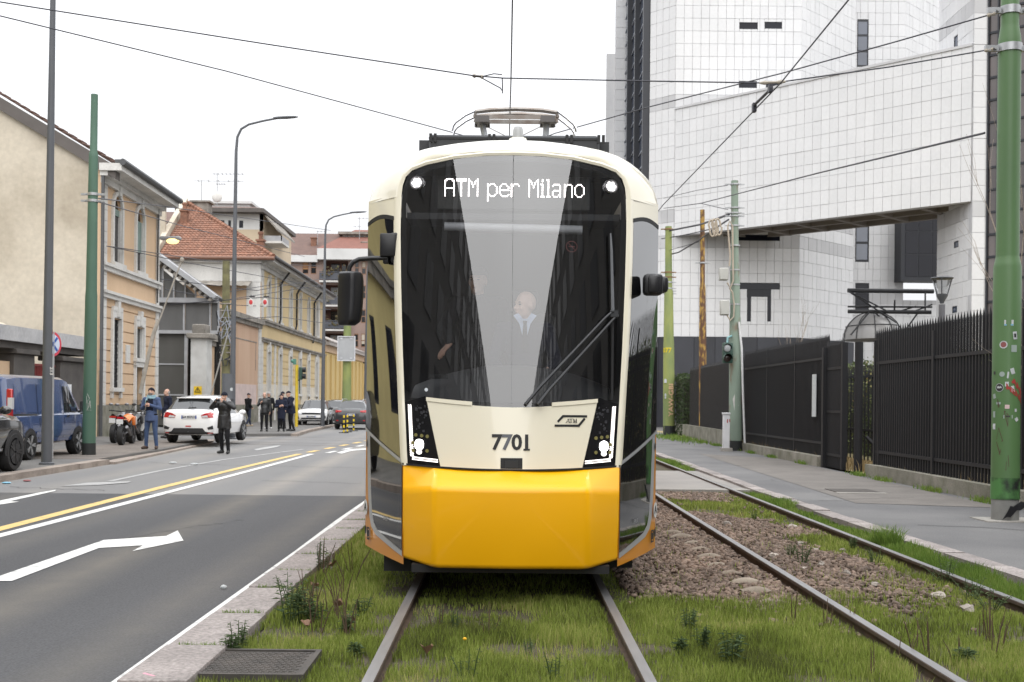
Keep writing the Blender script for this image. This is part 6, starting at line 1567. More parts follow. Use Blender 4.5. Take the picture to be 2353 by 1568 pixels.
# --- yellow crossing signal post with side-facing head
ys_ = thing('traffic_light', 'yellow post with green traffic signal head turned sideways beside the officers', 'traffic signal', G(681, 981, .115)); Yt = ys_.location.y; Xt = ys_.location.x
ylp = pm('post_yellow', (.66, .48, .03), .5, col2=(.5, .36, .03), scale=3)
b = B(); b.tube([(Xt, Yt, .1), (Xt, Yt, P(679, 839, Yt).z)], .085, 10); b.build('post', ylp, ys_, smooth=True)
b = B(); q = P(677, 838, Yt); b.tube([q, q + Vector((0, 0, .3))], .09, 8); b.ell(q + Vector((-.1, 0, .18)), (.12, .1, .1), 8, 6); b.build('cap', pm('cap_teal', (.08, .22, .17), .5), ys_)
b = B(); a, c = P(687, 873, Yt), P(693, 846, Yt); b.bb(a.x, c.x + .06, Yt - .15, Yt + .15, a.z, c.z + .05); b.build('housing', dgr, ys_, bevel=.04, seg=1)
for v in (850, 865):
 q = P(695, v, Yt); b = B(); b.lathe([(.115, 0), (.14, .02), (.15, .2)], (q.x - .02, Yt, q.z), 12, axis='X'); b.build('visor', pm('visor_black', (.012, .014, .013), .5), ys_, smooth=True)
b = B(); b.tube([(Xt, Yt, P(680, 874, Yt).z), (P(689, 874, Yt).x, Yt, P(680, 874, Yt).z)], .04, 6); b.tube([P(688, 872, Yt), P(688, 905, Yt)], .03, 6); b.build('bracket', dgr, ys_)
# --- three yellow and black delineator posts
for (u, v, lab) in ((790, 995.5, 'yellow and black flexible post, leftmost of three behind the tram edge'), (798, 993.5, 'yellow and black flexible post, middle one of three'), (812.5, 991, 'yellow and black flexible post, rightmost of three with its own dark base')):
 q = G(u, v, 0); e = thing('delineator_post', lab, 'bollard', q, 0, 'striped posts behind the tram')
 for nm, m_, ks in (('yellow_band', pm('band_yellow', (.70, .50, .02), .5), (0, 2, 4, 6)), ('black_band', band_b, (1, 3, 5))):
  for k in ks: b = B(); b.lathe([(.042, k * .118 + .03), (.042, (k + 1) * .118 + .03)], q, 8); b.build(nm, m_, e, smooth=True)
 b = B(); b.bb(q.x - .22, q.x + .22, q.y - .15, q.y + .15, .008, .04); b.build('base_plate', band_b, e)
# --- lit lantern on a span wire, hanging red discs with white triangle
hl_ = thing('hanging_lamp', 'lit yellow street lantern hanging on wires in front of the red roof', 'lamp', P(395, 552, 52))
q = P(392, 548, 52); b = B(); b.box(q, (.95, .3, .17)); b.box(q + Vector((-.55, 0, .02)), (.3, .16, .1)); b.build('housing', steelw, hl_, bevel=.05, seg=1)
b = B(); q = P(397, 553, 52); b.ell(q + Vector((0, 0, -.02)), (.30, .2, .15), 12, 6); b.build('bowl', pm('lamp_bowl', (.8, .6, .3), .3, emit=(1, .72, .28), estr=1.4), hl_, smooth=True)
for u, lab in ((576.5, 'left red disc with white rim hanging from the tram wires'), (609, 'right red disc with white rim hanging from the tram wires')):
 q = P(u, 696, 50); e = thing('hanging_disc', lab, 'signal disc', q, 0, 'red discs hanging from the wires')
 b = B(); b.ell(q, (.135, .02, .21), 16, 4); b.build('rim', trim_w, e); b = B(); b.ell(q + Vector((0, -.015, .02)), (.085, .02, .115), 14, 4); b.build('red_centre', pm('disc_red', (.50, .04, .045), .5), e)
 b = B(); b.tube([q + Vector((0, .02, .2)), q + Vector((0, .02, .36))], .015, 5); b.box(q + Vector((0.05, .02, .27)), (.25, .03, .05)); b.build('hanger', blackm, e)
q0, q1, q2 = P(584, 691, 50), P(602, 691, 50), P(593, 714, 50); b = B(); b.prism([q0, q1, q2], (0, .02, 0)); o = b.build('hanging_triangle', trim_w, None); tag(o, 'white downward pointing triangle hanging between the two red discs', 'signal')
# --- olive pole with cable tangle, leaning wooden prop
p6 = P(518, 1000, 57); p6 = (p6.x, 57, .1)
e6 = pole('cable_pole', 'olive pole wrapped in a tangle of cables beside the depot gate pillar', p6, [(0, .24), (6.2, .2), (8.4, .18)], pm('pole_olive', (.21, .20, .09), .75, col2=(.10, .09, .05), scale=3, fine=.2), (-.006, 0), 12)
r_ = random.Random(11); b = B(); b2 = B()
for k in range(16):
 z0 = P(515, r_.uniform(730, 830), 57).z; a0 = r_.uniform(0, 6); pts = [(p6[0] - .03 + (.22 + .35 * math.sin(math.pi * t / 6) * r_.uniform(.4, 1)) * math.cos(a0 + t * .5), 57 + .25 * math.sin(a0 + t * .5) - .1, z0 + 1.1 * math.sin(t / 6 * math.pi) * r_.uniform(-.5, .9)) for t in range(7)]
 (b if k % 2 else b2).tube(pts, .028, 5)
b.build('cable_tangle', blackm, e6, kind='stuff'); b2.build('cable_tangle', pm('cable_grey', (.30, .32, .36), .5), e6, kind='stuff')
b = B()
for k in range(9): z = P(515, 700 + k * 16, 57).z; b.bb(p6[0] - .3, p6[0] + .3, 56.8, 57.2, z, z + .06)
b.build('clamp', trim_d, e6)
b = B(); b.tube([P(322, 905, 43), P(352, 770, 43.4), P(364, 735, 43.5)], .075, 6); b.tube([P(352, 775, 43.4), P(418, 598, 44)], .03, 6); b.ell(P(418, 598, 44), (.09, .09, .12), 6, 5); o = b.build('leaning_pole', pm('wood_grey', (.33, .30, .26), .85, col2=(.2, .18, .15), scale=4), None); tag(o, 'long thin grey pole leaning beside the depot gate', 'pole')
b = B(); b.tube([P(483, 911, 55), P(524, 766, 56)], .04, 5); o = b.build('guy_wire', pm('rod_grey', (.25, .24, .22), .8), None); tag(o, 'thin slanting guy cable beside the second street lamp', 'cable')
# --- overhead wires (each one its own thing)
wirem = pm('wire_dark', (.035, .035, .045), .5, metal=.3)
def wire(label, pts, r=.010, sag=0., name='overhead_wire'):
 P_ = []
 for a, c in zip(pts, pts[1:]):
  a, c = Vector(a), Vector(c)
  for k in range(8): t = k / 8; P_.append(a.lerp(c, t) - Vector((0, 0, sag * 4 * t * (1 - t))))
 P_.append(Vector(pts[-1])); b = B(); b.tube(P_, r, 5); o = b.build(name, wirem, None, smooth=True); return tag(o, label, 'wire', 'overhead wires')
YB = bp[1]
wire('span wire crossing the whole street at the level of the tram contact wire', [P(-500, -75, 14.0), P(0, 5, 14.4), P(600, 100, 14.6), P(1085, 174, 14.8), P(1155, 180, 14.85), P(1500, 187, 14.85), P(1745, 191, 14.85), P(1800, 188, 14.85), P(2040, 155, 14.85), P(2283, 113, 14.85)], .0095)
wire('upper left span wire sloping down behind the pantograph', [P(-400, -70, 15.5), P(0, 37, 16.5), P(520, 164, 18.5), P(1040, 305, 21.5), P(1180, 345, 22.2)], .0105)
wire('upper right span wire rising to the top clamp of the large green pole', [P(1180, 345, 22.2), P(1275, 307, 21.2), P(1500, 244, 19.5), P(1800, 168, 17.2), P(2060, 96, 15.8), P(2290, 30, 14.85)], .0105)
wire('contact wire running over the tram to its pantograph', [(.03, -8, 5.82), (.03, 5, 5.8), (.02, 14.85, 5.77), (.01, 17, 5.745), (.02, 34, 5.75), (.02, 70, 5.78)], .0095)
wire('contact wire over the empty right hand track', [(3.62, -6, 5.8), P(1950, 0, 11.65), P(1795, 190, 14.7), P(1525, 470, 23.7), (3.2, 60, 5.75)], .0095)
b = B(); b.tube([P(1100, 176, 14.85), P(1150, 203, 14.85), P(1153, 208, 14.85)], .008, 5); b.tube([P(1105, 177, 14.85), P(1135, 170, 14.85), P(1154, 172, 14.85)], .008, 5); b.tube([P(1154, 180, 14.85), P(1155, 215, 14.85)], .008, 5); o = b.build('wire_hanger', wirem, None); tag(o, 'thin hanger brackets holding the contact wire above the tram', 'wire fitting')
ins = pm('insulator_pale', (.40, .36, .30), .6)
for (u0, v0, u1, v1, lab) in ((1085, 174, 1112, 177, 'pale insulator on the span wire left of the tram contact wire'), (1745, 191, 1805, 188, 'pale turnbuckle on the span wire over the right hand track'), (2262, 117, 2283, 113, 'pale turnbuckle at the lower clamp of the large green pole'), (2268, 36, 2288, 31, 'pale turnbuckle at the upper clamp of the large green pole')):
 b = B(); p, q = P(u0, v0, 14.83), P(u1, v1, 14.83); b.tube([p, p.lerp(q, .2), p.lerp(q, .35), p.lerp(q, .65), p.lerp(q, .8), q], [.012, .03, .016, .016, .03, .012], 7); o = b.build('insulator', ins, None); tag(o, lab, 'insulator', 'wire insulators')
b = B(); b.tube([P(1733, 247, 15.9), P(1737, 238, 15.8), P(1768, 208, 15.1), P(1772, 199, 15.0)], .02, 6); b.box(P(1733, 248, 15.9), (.05, .1, .12)); b.box(P(1770, 204, 15.05), (.05, .1, .1)); o = b.build('section_insulator', wirem, None); tag(o, 'dark section clamp on the contact wire of the right hand track', 'wire fitting')
wire('blue grey wire from the large green pole towards the yellow poles', [P(2262, 306, 14.9), P(1880, 398, 24), P(1620, 465, 40), P(1608, 468, 41), P(1525, 479, 53)], .016)
wire('short wire joining the grey green pole to the blue grey wire', [P(1612, 468, 40), P(1672, 482, 36)], .013)
wire('thin wire from the top of the grey green pole to the left', [P(1672, 426, 36.2), P(1600, 438, 45), P(1525, 456, 56)], .013)
wire('thick cable from the grey green pole past the rusty pole', [P(1676, 492, 36), P(1640, 506, 40), P(1606, 517, 47), P(1530, 532, 53)], .04)
wire('sagging cable below the coil, from grey green pole to yellowish pole', [P(1674, 505, 36), P(1640, 527, 41), P(1605, 553, 47), P(1560, 580, 51), P(1535, 586, 53)], .03)
wire('pinkish cable between rusty pole and yellowish pole', [P(1640, 525, 40), P(1607, 533, 47), P(1570, 541, 50), P(1520, 549, 54)], .025)
wire('lower thin cable between rusty pole and yellowish pole', [P(1606, 556, 47), P(1530, 578, 53)], .015)
wl_ = [((218, 455, 30), (380, 475, 50), (760, 530, 90), 'wire from the left green pole to the far lamps, upper'), ((218, 462, 30), (420, 520, 50), (700, 590, 85), 'wire from the left green pole sloping down over the red roof'),
  ((245, 566, 44), (420, 602, 55), (735, 660, 90), 'wire from the corner house wall over the depot shed'), ((245, 566, 44), (480, 600, 60), (740, 612, 100), 'nearly level wire from the corner house wall to the far houses'),
  ((355, 640, 52), (590, 668, 60), (745, 640, 90), 'wire across the terrace wall under the red roof'), ((390, 700, 52), (600, 684, 52), (745, 692, 70), 'wire carrying the red discs'),
  ((515, 700, 57), (640, 706, 64), (760, 712, 80), 'cable from the cable pole across the yellow building, upper'), ((515, 735, 57), (640, 728, 64), (760, 745, 80), 'cable from the cable pole across the yellow building, lower'),
  ((380, 665, 50), (515, 690, 57), (745, 655, 80), 'wire crossing in front of the shed gable'), ((520, 672, 57), (640, 652, 70), (745, 668, 85), 'wire in front of the yellow building eaves')]
for a, m_, c, lab in wl_: wire(lab, [P(*a), P(*m_), P(*c)], .019)
# --- spear-topped steel fence with concrete kerb, right
fm = pm('fence_black', (.014, .014, .016), .55, var=.12, scale=3, spec=.3)
def picket_mesh(h, w=.036, d=.036):
 b = B(); b.bb(-w / 2, w / 2, -d / 2, d / 2, 0, h - .13)
 b.add([(-w / 2, -d / 2, h - .13), (w / 2, -d / 2, h - .13), (w / 2, d / 2, h - .13), (-w / 2, d / 2, h - .13), (0, 0, h)], [(0, 1, 4), (1, 2, 4), (2, 3, 4), (3, 0, 4)])
 o = b.build('picket', fm, recalc=False); me = o.data; bpy.data.objects.remove(o); return me
FX = 7.68
def fence(label, y0, y1, z0, z1, step=.118, x0=FX, x1=FX, rails=(.42, 2.25), group=None, stuff=False, w=.036, name='steel_fence', cat='fence'):
 e = thing(name, label, cat, ((x0 + x1) / 2, (y0 + y1) / 2, z0), 0, group); n = int(abs(y1 - y0) / step); me = picket_mesh(z1 - z0, w, w)
 for i in range(n + 1):
  t = i / n; inst('picket', me, e, (x0 + (x1 - x0) * t, y0 + (y1 - y0) * t, z0 + rnd.uniform(-.006, .006)))
 for r_ in rails:
  b = B(); b.bar((x0, y0, z0 + r_), (x1, y1, z0 + r_), .05, .06); b.build('rail', fm, e)
 return e
f1 = fence('spear topped black steel fence behind the large green pole', 10.6, 23.6, .22, 3.2, .128)
b = B()
for y in (23.62, 20.4, 17.2, 14.0, 10.8): b.bb(FX - .045, FX + .045, y - .045, y + .045, .12, 2.95)
for y in (23.4, 23.5): b.bb(FX - .03, FX + .03, y - .03, y + .03, .2, 3.0)
b.build('post', fm, f1)
f2 = fence('black steel gate leaf standing open beside the gap in the fence', 25.55, 26.85, .14, 3.1, .085, FX - .1, FX - .1, (.3, 2.3, 1.3), name='steel_gate', cat='gate')
b = B(); b.bb(FX - .16, FX - .04, 25.46, 25.58, .14, 3.0); b.bb(FX - .2, FX - .02, 26.85, 27.0, .12, 2.95); b.build('post', fm, f2)
b = B(); q = G(1959, 1091, .12); b.tube([(FX + .05, 24.95, .12), (FX + .05, 24.95, 2.98)], .09, 10); o = b.build('gate_post', fm, None, smooth=True); tag(o, 'stout black round gate post standing in the fence gap', 'post')
f3 = fence('black spear topped fence between the open gate and the signal pole', 27.1, 36.6, .22, 3.3, .11, rails=(.45, 2.5))
for y in (30.2, 33.4): b = B(); b.bb(FX - .03, FX + .03, y - .03, y + .03, .12, 3.2); b.build('post', fm, f3)
f4 = fence('most distant black fence section behind the rusty pole', 36.9, 49.5, .45, 3.15, .13, FX, FX + .35, (.3, 2.3), w=.07)
b = B(); b.bar((FX + .14, 36.9, 1.8), (FX + .5, 49.5, 1.8), .03, 2.6); b.build('backing_sheet', fm, f4)
b = B(); b.bar((FX + .12, 27.1, 1.75), (FX + .12, 36.7, 1.75), .03, 2.3); b.build('backing_sheet', fm, f3)
b = B(); b.bb(FX - .06, FX - .045, 28.0, 28.35, 1.3, 2.35); pl_ = b.build('white_strip_sign', stw, None); tag(pl_, 'tall narrow white strip sign on the black fence', 'sign')
kw = thing('fence_kerb', 'low concrete kerb wall under the near black fence', 'low wall', (FX - .05, 17, .1)); mk_ = cubemesh('kerb_block', moss_conc)
y = 9.5
while y < 23.4:
 l = rnd.uniform(1.6, 2.6); l = min(l, 23.75 - y); inst('kerb_block', mk_, kw, (FX - .06 + rnd.uniform(-.008, .008), y + l / 2, .24), 0, (.24, l - .015, .26)); y += l
kw2 = thing('fence_kerb', 'low mossy concrete kerb wall under the fence beyond the gate', 'low wall', (FX - .05, 31, .1)); y = 27.2
while y < 36.2: l = min(2.4, 36.4 - y); inst('kerb_block', mk_, kw2, (FX - .1 + rnd.uniform(-.01, .01), y + l / 2, .23), 0, (.26, l - .015, .26)); y += l
kw3 = thing('retaining_wall', 'low grey panel wall behind the poles under the distant fence', 'low wall', (FX, 45, .1)); y = 37; k = 0
while y < 55: inst('kerb_block', mk_, kw3, (FX + .0 + (y - 37) * .02, y + .95, .36), 0, (.2, 1.86, .62)); y += 1.9
b = B(); b.quad((7.65, 8, .13), (30, 8, .13), (30, 60, .13), (7.7, 60, .13)); b.build('dry_grass_ground', dry, None, kind='structure', recalc=False)
# --- modern cone lamp inside the compound
ml = thing('park_lamp', 'modern lamp with open cone head standing behind the fence', 'street lamp', (10.0, 26, .1)); q = P(2165, 645, 26)
b = B(); b.tube([(q.x, 26, .1), (q.x, 26, P(2165, 700, 26).z)], .07, 10); b.build('post', pm('lamp_post_grey', (.12, .12, .13), .5), ml, smooth=True)
zt_, zm_, zb_ = P(2165, 640, 26).z, P(2165, 676, 26).z, P(2165, 698, 26).z
b = B(); b.lathe([(.045, zb_), (.055, zb_ + .05), (.125, zm_ - .05), (.13, zm_), (.1, zm_)], (q.x, 26, 0), 16); b.build('lower_cone', lampgrey, ml, smooth=True)
b = B(); b.lathe([(.22, zt_ - .02), (.255, zt_), (.245, zt_ + .02), (.05, zt_ + .045)], (q.x, 26, 0), 18); b.build('top_disc', lampgrey, ml, smooth=True)
for a in (0.1, 2.2, 4.3): b = B(); b.tube([(q.x + .13 * math.cos(a), 26 + .13 * math.sin(a), zm_), (q.x + .235 * math.cos(a), 26 + .235 * math.sin(a), zt_)], .014, 6); b.build('arm', lampgrey, ml)
b = B(); b.lathe([(.13, zm_), (.225, zt_ - .01)], (q.x, 26, 0), 18); b.build('glass_cone', glassmat('lamp_glass', .9, .6), ml, smooth=True)
# --- inner rail fence in the gap, bracing strut, manhole in pavement
b = B(); b.tube([(FX + .3, 25.2, .9), (FX + .9, 25.0, .25)], .05, 6); o = b.build('bracing_strut', fm, None); tag(o, 'short black bracing strut leaning in the fence gap', 'strut')
f5 = fence('thin inner railing in front of the hedge, seen through the fence gap', 12, 44, .15, 2.6, .3, 9.4, 9.4, (.8, 2.2), w=.03, name='inner_railing')
mh = B(); mh.bb(5.6, 6.35, 19.2, 19.95, .118, .131); mh = mh.build('pavement_cover', iron, None); tag(mh, 'dark square inspection cover in the right pavement before the gate', 'manhole')
b = B(); b.bb(5.55, 6.4, 19.0, 19.18, .118, .129); o = b.build('cover_frame_patch', concrete, mh); o.parent = None; o['kind'] = 'structure'; o.name = 'concrete_patch'
# ================================================================ GRASS, BALLAST, WEEDS, HEDGE, SHRUBS
rng = np.random.default_rng(4)
def vmat(name, stops, rough=.7, trans=.32, nscale=1.1, rand=.35):
 """leaf/blade material: tone by island, patches by position, some light through"""
 m = bpy.data.materials.new(name); MATS[name] = m; m.use_nodes = True
 N, L = m.node_tree.nodes, m.node_tree.links; b = N['Principled BSDF']; b.inputs['Roughness'].default_value = rough; b.inputs['Specular IOR Level'].default_value = .25
 g = N.new('ShaderNodeNewGeometry'); n = N.new('ShaderNodeTexNoise'); n.inputs['Scale'].default_value = nscale; n.inputs['Detail'].default_value = 4; L.new(g.outputs['Position'], n.inputs['Vector'])
 mr = N.new('ShaderNodeMath'); mr.operation = 'MULTIPLY_ADD'; mr.inputs[1].default_value = rand; L.new(g.outputs['Random Per Island'], mr.inputs[0])
 sub = N.new('ShaderNodeMath'); sub.operation = 'SUBTRACT'; sub.inputs[1].default_value = rand / 2; L.new(n.outputs[0], sub.inputs[0]); L.new(sub.outputs[0], mr.inputs[2])
 r = N.new('ShaderNodeValToRGB'); L.new(mr.outputs[0], r.inputs[0])
 while len(r.color_ramp.elements) < len(stops): r.color_ramp.elements.new(.5)
 for e, (p, c) in zip(r.color_ramp.elements, stops): e.position = p; e.color = tuple(c) + (1,)
 L.new(r.outputs[0], b.inputs['Base Color'])
 t = N.new('ShaderNodeBsdfTranslucent'); L.new(r.outputs[0], t.inputs[0]); mx = N.new('ShaderNodeMixShader'); mx.inputs[0].default_value = trans
 L.new(b.outputs[0], mx.inputs[1]); L.new(t.outputs[0], mx.inputs[2]); L.new(mx.outputs[0], N['Material Output'].inputs['Surface'])
 return m
grassm = vmat('grass', [(.22, (.08, .088, .03)), (.40, (.16, .20, .038)), (.55, (.255, .33, .062)), (.70, (.36, .385, .115)), (.84, (.46, .37, .19))])
grassb = vmat('grass_bright', [(.2, (.09, .15, .03)), (.5, (.15, .245, .042)), (.8, (.26, .31, .085))])
weedm = vmat('weed_leaf', [(.2, (.045, .075, .030)), (.5, (.075, .115, .045)), (.8, (.12, .16, .07))])
stalk = pm('stalk_brown', (.10, .065, .04), .9, var=.3, scale=20)
def mesh_np(name, V, Fq, mat, kind='stuff', nv=3):
 me = bpy.data.meshes.new(name); me.vertices.add(len(V)); me.vertices.foreach_set('co', V.astype(np.float32).ravel())
 n = len(Fq); me.loops.add(n * nv); me.loops.foreach_set('vertex_index', Fq.astype(np.int32).ravel())
 me.polygons.add(n); me.polygons.foreach_set('loop_start', (np.arange(n) * nv).astype(np.int32)); me.polygons.foreach_set('loop_total', np.full(n, nv, np.int32))
 me.update(calc_edges=True); me.materials.append(mat); o = bpy.data.objects.new(name, me); C.objects.link(o); o['kind'] = kind
 return o
def blades(px, py, pz, h, w, lean=.45):
 """one bent tapering blade (3 triangles) at every point"""
 n = len(px); a = rng.uniform(0, 2 * np.pi, n); l = rng.uniform(.1, 1, n) * lean * h; la = rng.uniform(0, 2 * np.pi, n)
 dx, dy = np.cos(a) * w / 2, np.sin(a) * w / 2; lx, ly = np.cos(la) * l, np.sin(la) * l
 V = np.zeros((n, 5, 3))
 V[:, 0] = np.stack([px - dx, py - dy, pz], 1); V[:, 1] = np.stack([px + dx, py + dy, pz], 1)
 V[:, 2] = np.stack([px - dx * .7 + lx * .35, py - dy * .7 + ly * .35, pz + h * .6], 1); V[:, 3] = np.stack([px + dx * .7 + lx * .35, py + dy * .7 + ly * .35, pz + h * .6], 1)
 V[:, 4] = np.stack([px + lx, py + ly, pz + h * np.sqrt(np.maximum(.2, 1 - (l / np.maximum(h, 1e-4)) ** 2 * .5))], 1)
 k = np.arange(n)[:, None] * 5; F_ = np.concatenate([k + np.array([[0, 1, 3]]), k + np.array([[0, 3, 2]]), k + np.array([[2, 3, 4]])], 0)
 return V.reshape(-1, 3), F_
def vnoise(x, y, s, seed):
 r = np.random.default_rng(seed); T = r.random((64, 64)); xi, yi = x / s, y / s; x0, y0 = np.floor(xi).astype(int), np.floor(yi).astype(int); fx, fy = xi - x0, yi - y0; fx, fy = fx * fx * (3 - 2 * fx), fy * fy * (3 - 2 * fy)
 g = lambda i, j: T[i % 64, j % 64]; return (g(x0, y0) * (1 - fx) + g(x0 + 1, y0) * fx) * (1 - fy) + (g(x0, y0 + 1) * (1 - fx) + g(x0 + 1, y0 + 1) * fx) * fy
def stones_mask(x, y):
 """1 where the bare ballast lies"""
 n = vnoise(x + 40, y + 40, .9, 3) - .5; n2 = vnoise(x + 40, y + 40, .35, 5) - .5
 a = (x > 1.0) & (x < 2.42); b_ = (x > 2.5) & (x < 3.86)
 lim_a = 9.3 + .35 * (x - 1.0) * -1.6 + 2.2 * n + .8 * n2 ; lim_b = 8.6 + (x - 2.5) * .75 + 1.6 * n + .6 * n2
 top = 19.6 + n
 m = np.where(a, np.clip((y - lim_a) / 1.3 + .5, 0, 1), 0) + np.where(b_, np.clip((y - lim_b) / 1.3 + .5, 0, 1) * np.clip((3.80 - x + .8 * n) / .25, 0, 1), 0)
 weeds = vnoise(x + 90, y + 90, 1.1, 9)
 return np.clip(m, 0, 1) * np.where((x > 2.5) & (y > 10.5), np.clip((.78 - weeds) / .08, 0, 1), 1)
def scatter(n, x0, x1, y0, y1): return rng.uniform(x0, x1, n), rng.uniform(y0, y1, n)
XS, YS_, HS, WS_ = [], [], [], []
def add_zone(dens, x0, x1, y0, y1, hmin, hmax, w, keep=1.0, mask=True):
 n = int(dens * (x1 - x0) * (y1 - y0)); x, y = scatter(n, x0, x1, y0, y1)
 m = np.ones(n, bool)
 if mask:
  p = 1 - stones_mask(x, y) * .97; bare_ = vnoise(x + 60, y + 60, .42, 13) * .65 + vnoise(x + 7, y + 7, .13, 14) * .35; p = p * np.clip((bare_ - .24) / .16, .12, 1); m &= rng.random(n) < p
 for rx in (-.715, .785, 2.46, 3.93): m &= np.abs(x - rx) > .045
 # thinner and shorter under the tram
 sh = (np.abs(x - .045) < 1.05) & (y > 8.9); m &= ~(sh & (rng.random(n) < .55))
 m &= ~((x > -1.77) & (x < -1.10) & (y > 6.25) & (y < 6.89))
 edge = np.clip((x + 1.69) / .18, 0, 1)
 f = vnoise(x + 20, y + 20, .55, 1) * .7 + vnoise(x + 20, y + 20, .17, 2) * .3
 h = (hmin + (hmax - hmin) * f) * rng.uniform(.55, 1.15, n)
 inner = np.minimum.reduce([np.abs(x - rx) for rx in (-.715, .785, 2.46, 3.93)]); h *= np.clip(.55 + inner * 2.2, .5, 1)
 h = np.where(sh, h * .6, h)
 XS.append(x[m]); YS_.append(y[m]); HS.append(h[m]); WS_.append(np.full(m.sum(), w))
add_zone(6800, -1.70, 4.3, 5.3, 7.6, .025, .135, .0055)
add_zone(4200, -1.68, 4.3, 7.6, 10.5, .025, .135, .007)
add_zone(2200, -1.66, -.6, 10.5, 15, .04, .17, .011)
add_zone(700, -1.66, 1.0, 10.5, 20, .03, .12, .012)
add_zone(1800, 1.0, 4.0, 10.5, 14, .03, .12, .010); add_zone(1000, 1.0, 4.0, 14, 19.8, .03, .11, .013)
x, y, h, w = (np.concatenate(a) for a in (XS, YS_, HS, WS_))
V, F_ = blades(x, y, np.full(len(x), .022), h, w)
go = mesh_np('grass', V, F_, grassm); tag(go, 'rough grass growing between and beside the tram rails', 'grass')
# brighter strip between far rail and pavement kerb
XS, YS_, HS, WS_ = [], [], [], []
add_zone(5200, 3.96, 4.36, 6.5, 12, .05, .15, .008, mask=False); add_zone(3200, 3.96, 4.36, 12, 19.6, .05, .16, .011, mask=False); add_zone(1400, 3.9, 4.40, 25.8, 36, .05, .14, .016, mask=False)
x, y, h, w = (np.concatenate(a) for a in (XS, YS_, HS, WS_)); h *= .7 + .6 * (vnoise(x + 5, y + 5, 1.3, 8) > .45)
V, F_ = blades(x, y, np.full(len(x), .022), h, w); o = mesh_np('grass', V, F_, grassb); tag(o, 'bright green grass strip beside the right pavement kerb', 'grass')
# tuft standing on the kerb
n = 700; a = rng.uniform(0, 2 * np.pi, n); r = np.sqrt(rng.random(n)) * .16; V, F_ = blades(4.18 + r * np.cos(a), 12.45 + r * np.sin(a) * 1.2, np.full(n, .03), rng.uniform(.12, .30, n), np.full(n, .008), .7)
o = mesh_np('grass_tuft', V, F_, grassb, 'thing'); tag(o, 'tall bright green grass tuft beside the kerb of the right pavement', 'grass tuft')
# ballast
n = 30000; x, y = scatter(n, .98, 3.9, 7.6, 20.0); keep = rng.random(n) < stones_mask(x, y) * .98 + .012
for rx in (2.46, 3.93): keep &= np.abs(x - rx) > .06
x, y = x[keep], y[keep]; n = len(x)
ico = np.array([(-1, -1, -.7), (1, -1, -.6), (1, 1, -.7), (-1, 1, -.6), (-.7, -.7, .8), (.8, -.6, .6), (.6, .8, .9), (-.8, .6, .6)]) * .75
r = rng.uniform(.016, .036, n) * np.where(rng.random(n) < .06, 1.5, 1); A = rng.uniform(0, 2 * np.pi, n); sc = rng.uniform(.6, 1.25, (n, 3)); sc[:, 2] *= .75
V = ico[None] * sc[:, None] + rng.uniform(-.28, .28, (n, 8, 3)); V *= r[:, None, None]
ti = rng.uniform(-.5, .5, n)[:, None]; Vx = V[..., 0] * np.cos(ti) - V[..., 2] * np.sin(ti); Vz = V[..., 0] * np.sin(ti) + V[..., 2] * np.cos(ti); V = np.stack([Vx, V[..., 1], Vz], -1)
c, s = np.cos(A)[:, None], np.sin(A)[:, None]; V = np.stack([V[..., 0] * c - V[..., 1] * s, V[..., 0] * s + V[..., 1] * c, V[..., 2]], -1)
V += np.stack([x, y, .03 + rng.uniform(0, .025, n)], 1)[:, None]
F_ = (np.arange(n)[:, None, None] * 8 + np.array(BOXF)[None]).reshape(-1, 4)
balm = pm('ballast_stone', (.215, .155, .118), .9, col2=(.11, .08, .062), scale=1.3, fine=.25, fscale=60, rand=.42)
o = mesh_np('ballast', V.reshape(-1, 3), F_, balm, nv=4); tag(o, 'reddish brown crushed stone ballast of the empty track', 'ballast')
# pale rubble pieces
palm = pm('rubble_pale', (.36, .32, .28), .9, rand=.3, scale=5); pk = 0
for (zx, zy, s_) in ((935, 290, .06), (985, 400, .05), (1075, 435, .05), (530, 275, .07), (1110, 525, .05), (2010, 800, .075), (1830, 718, .065), (815, 470, .05), (1245, 440, .045), (1010, 552, .04), (1440, 650, .05), (1265, 580, .06)):
 q = G((1600 + zx * .408) * .9191, (1200 + zy * .408) * .9191, .05); b = B(); r_ = random.Random(zx)
 b.ell((q.x, q.y, .06), (s_ * r_.uniform(.7, 1.1), s_ * r_.uniform(.5, .9), s_ * .5), 7, 5); b.v = [(p[0] + r_.uniform(-.012, .012), p[1] + r_.uniform(-.012, .012), p[2] + r_.uniform(-.008, .008)) for p in b.v]
 o = b.build('stone', palm, None); tag(o, 'pale broken stone lying among the brown ballast', 'stone', 'pale stones on the track')
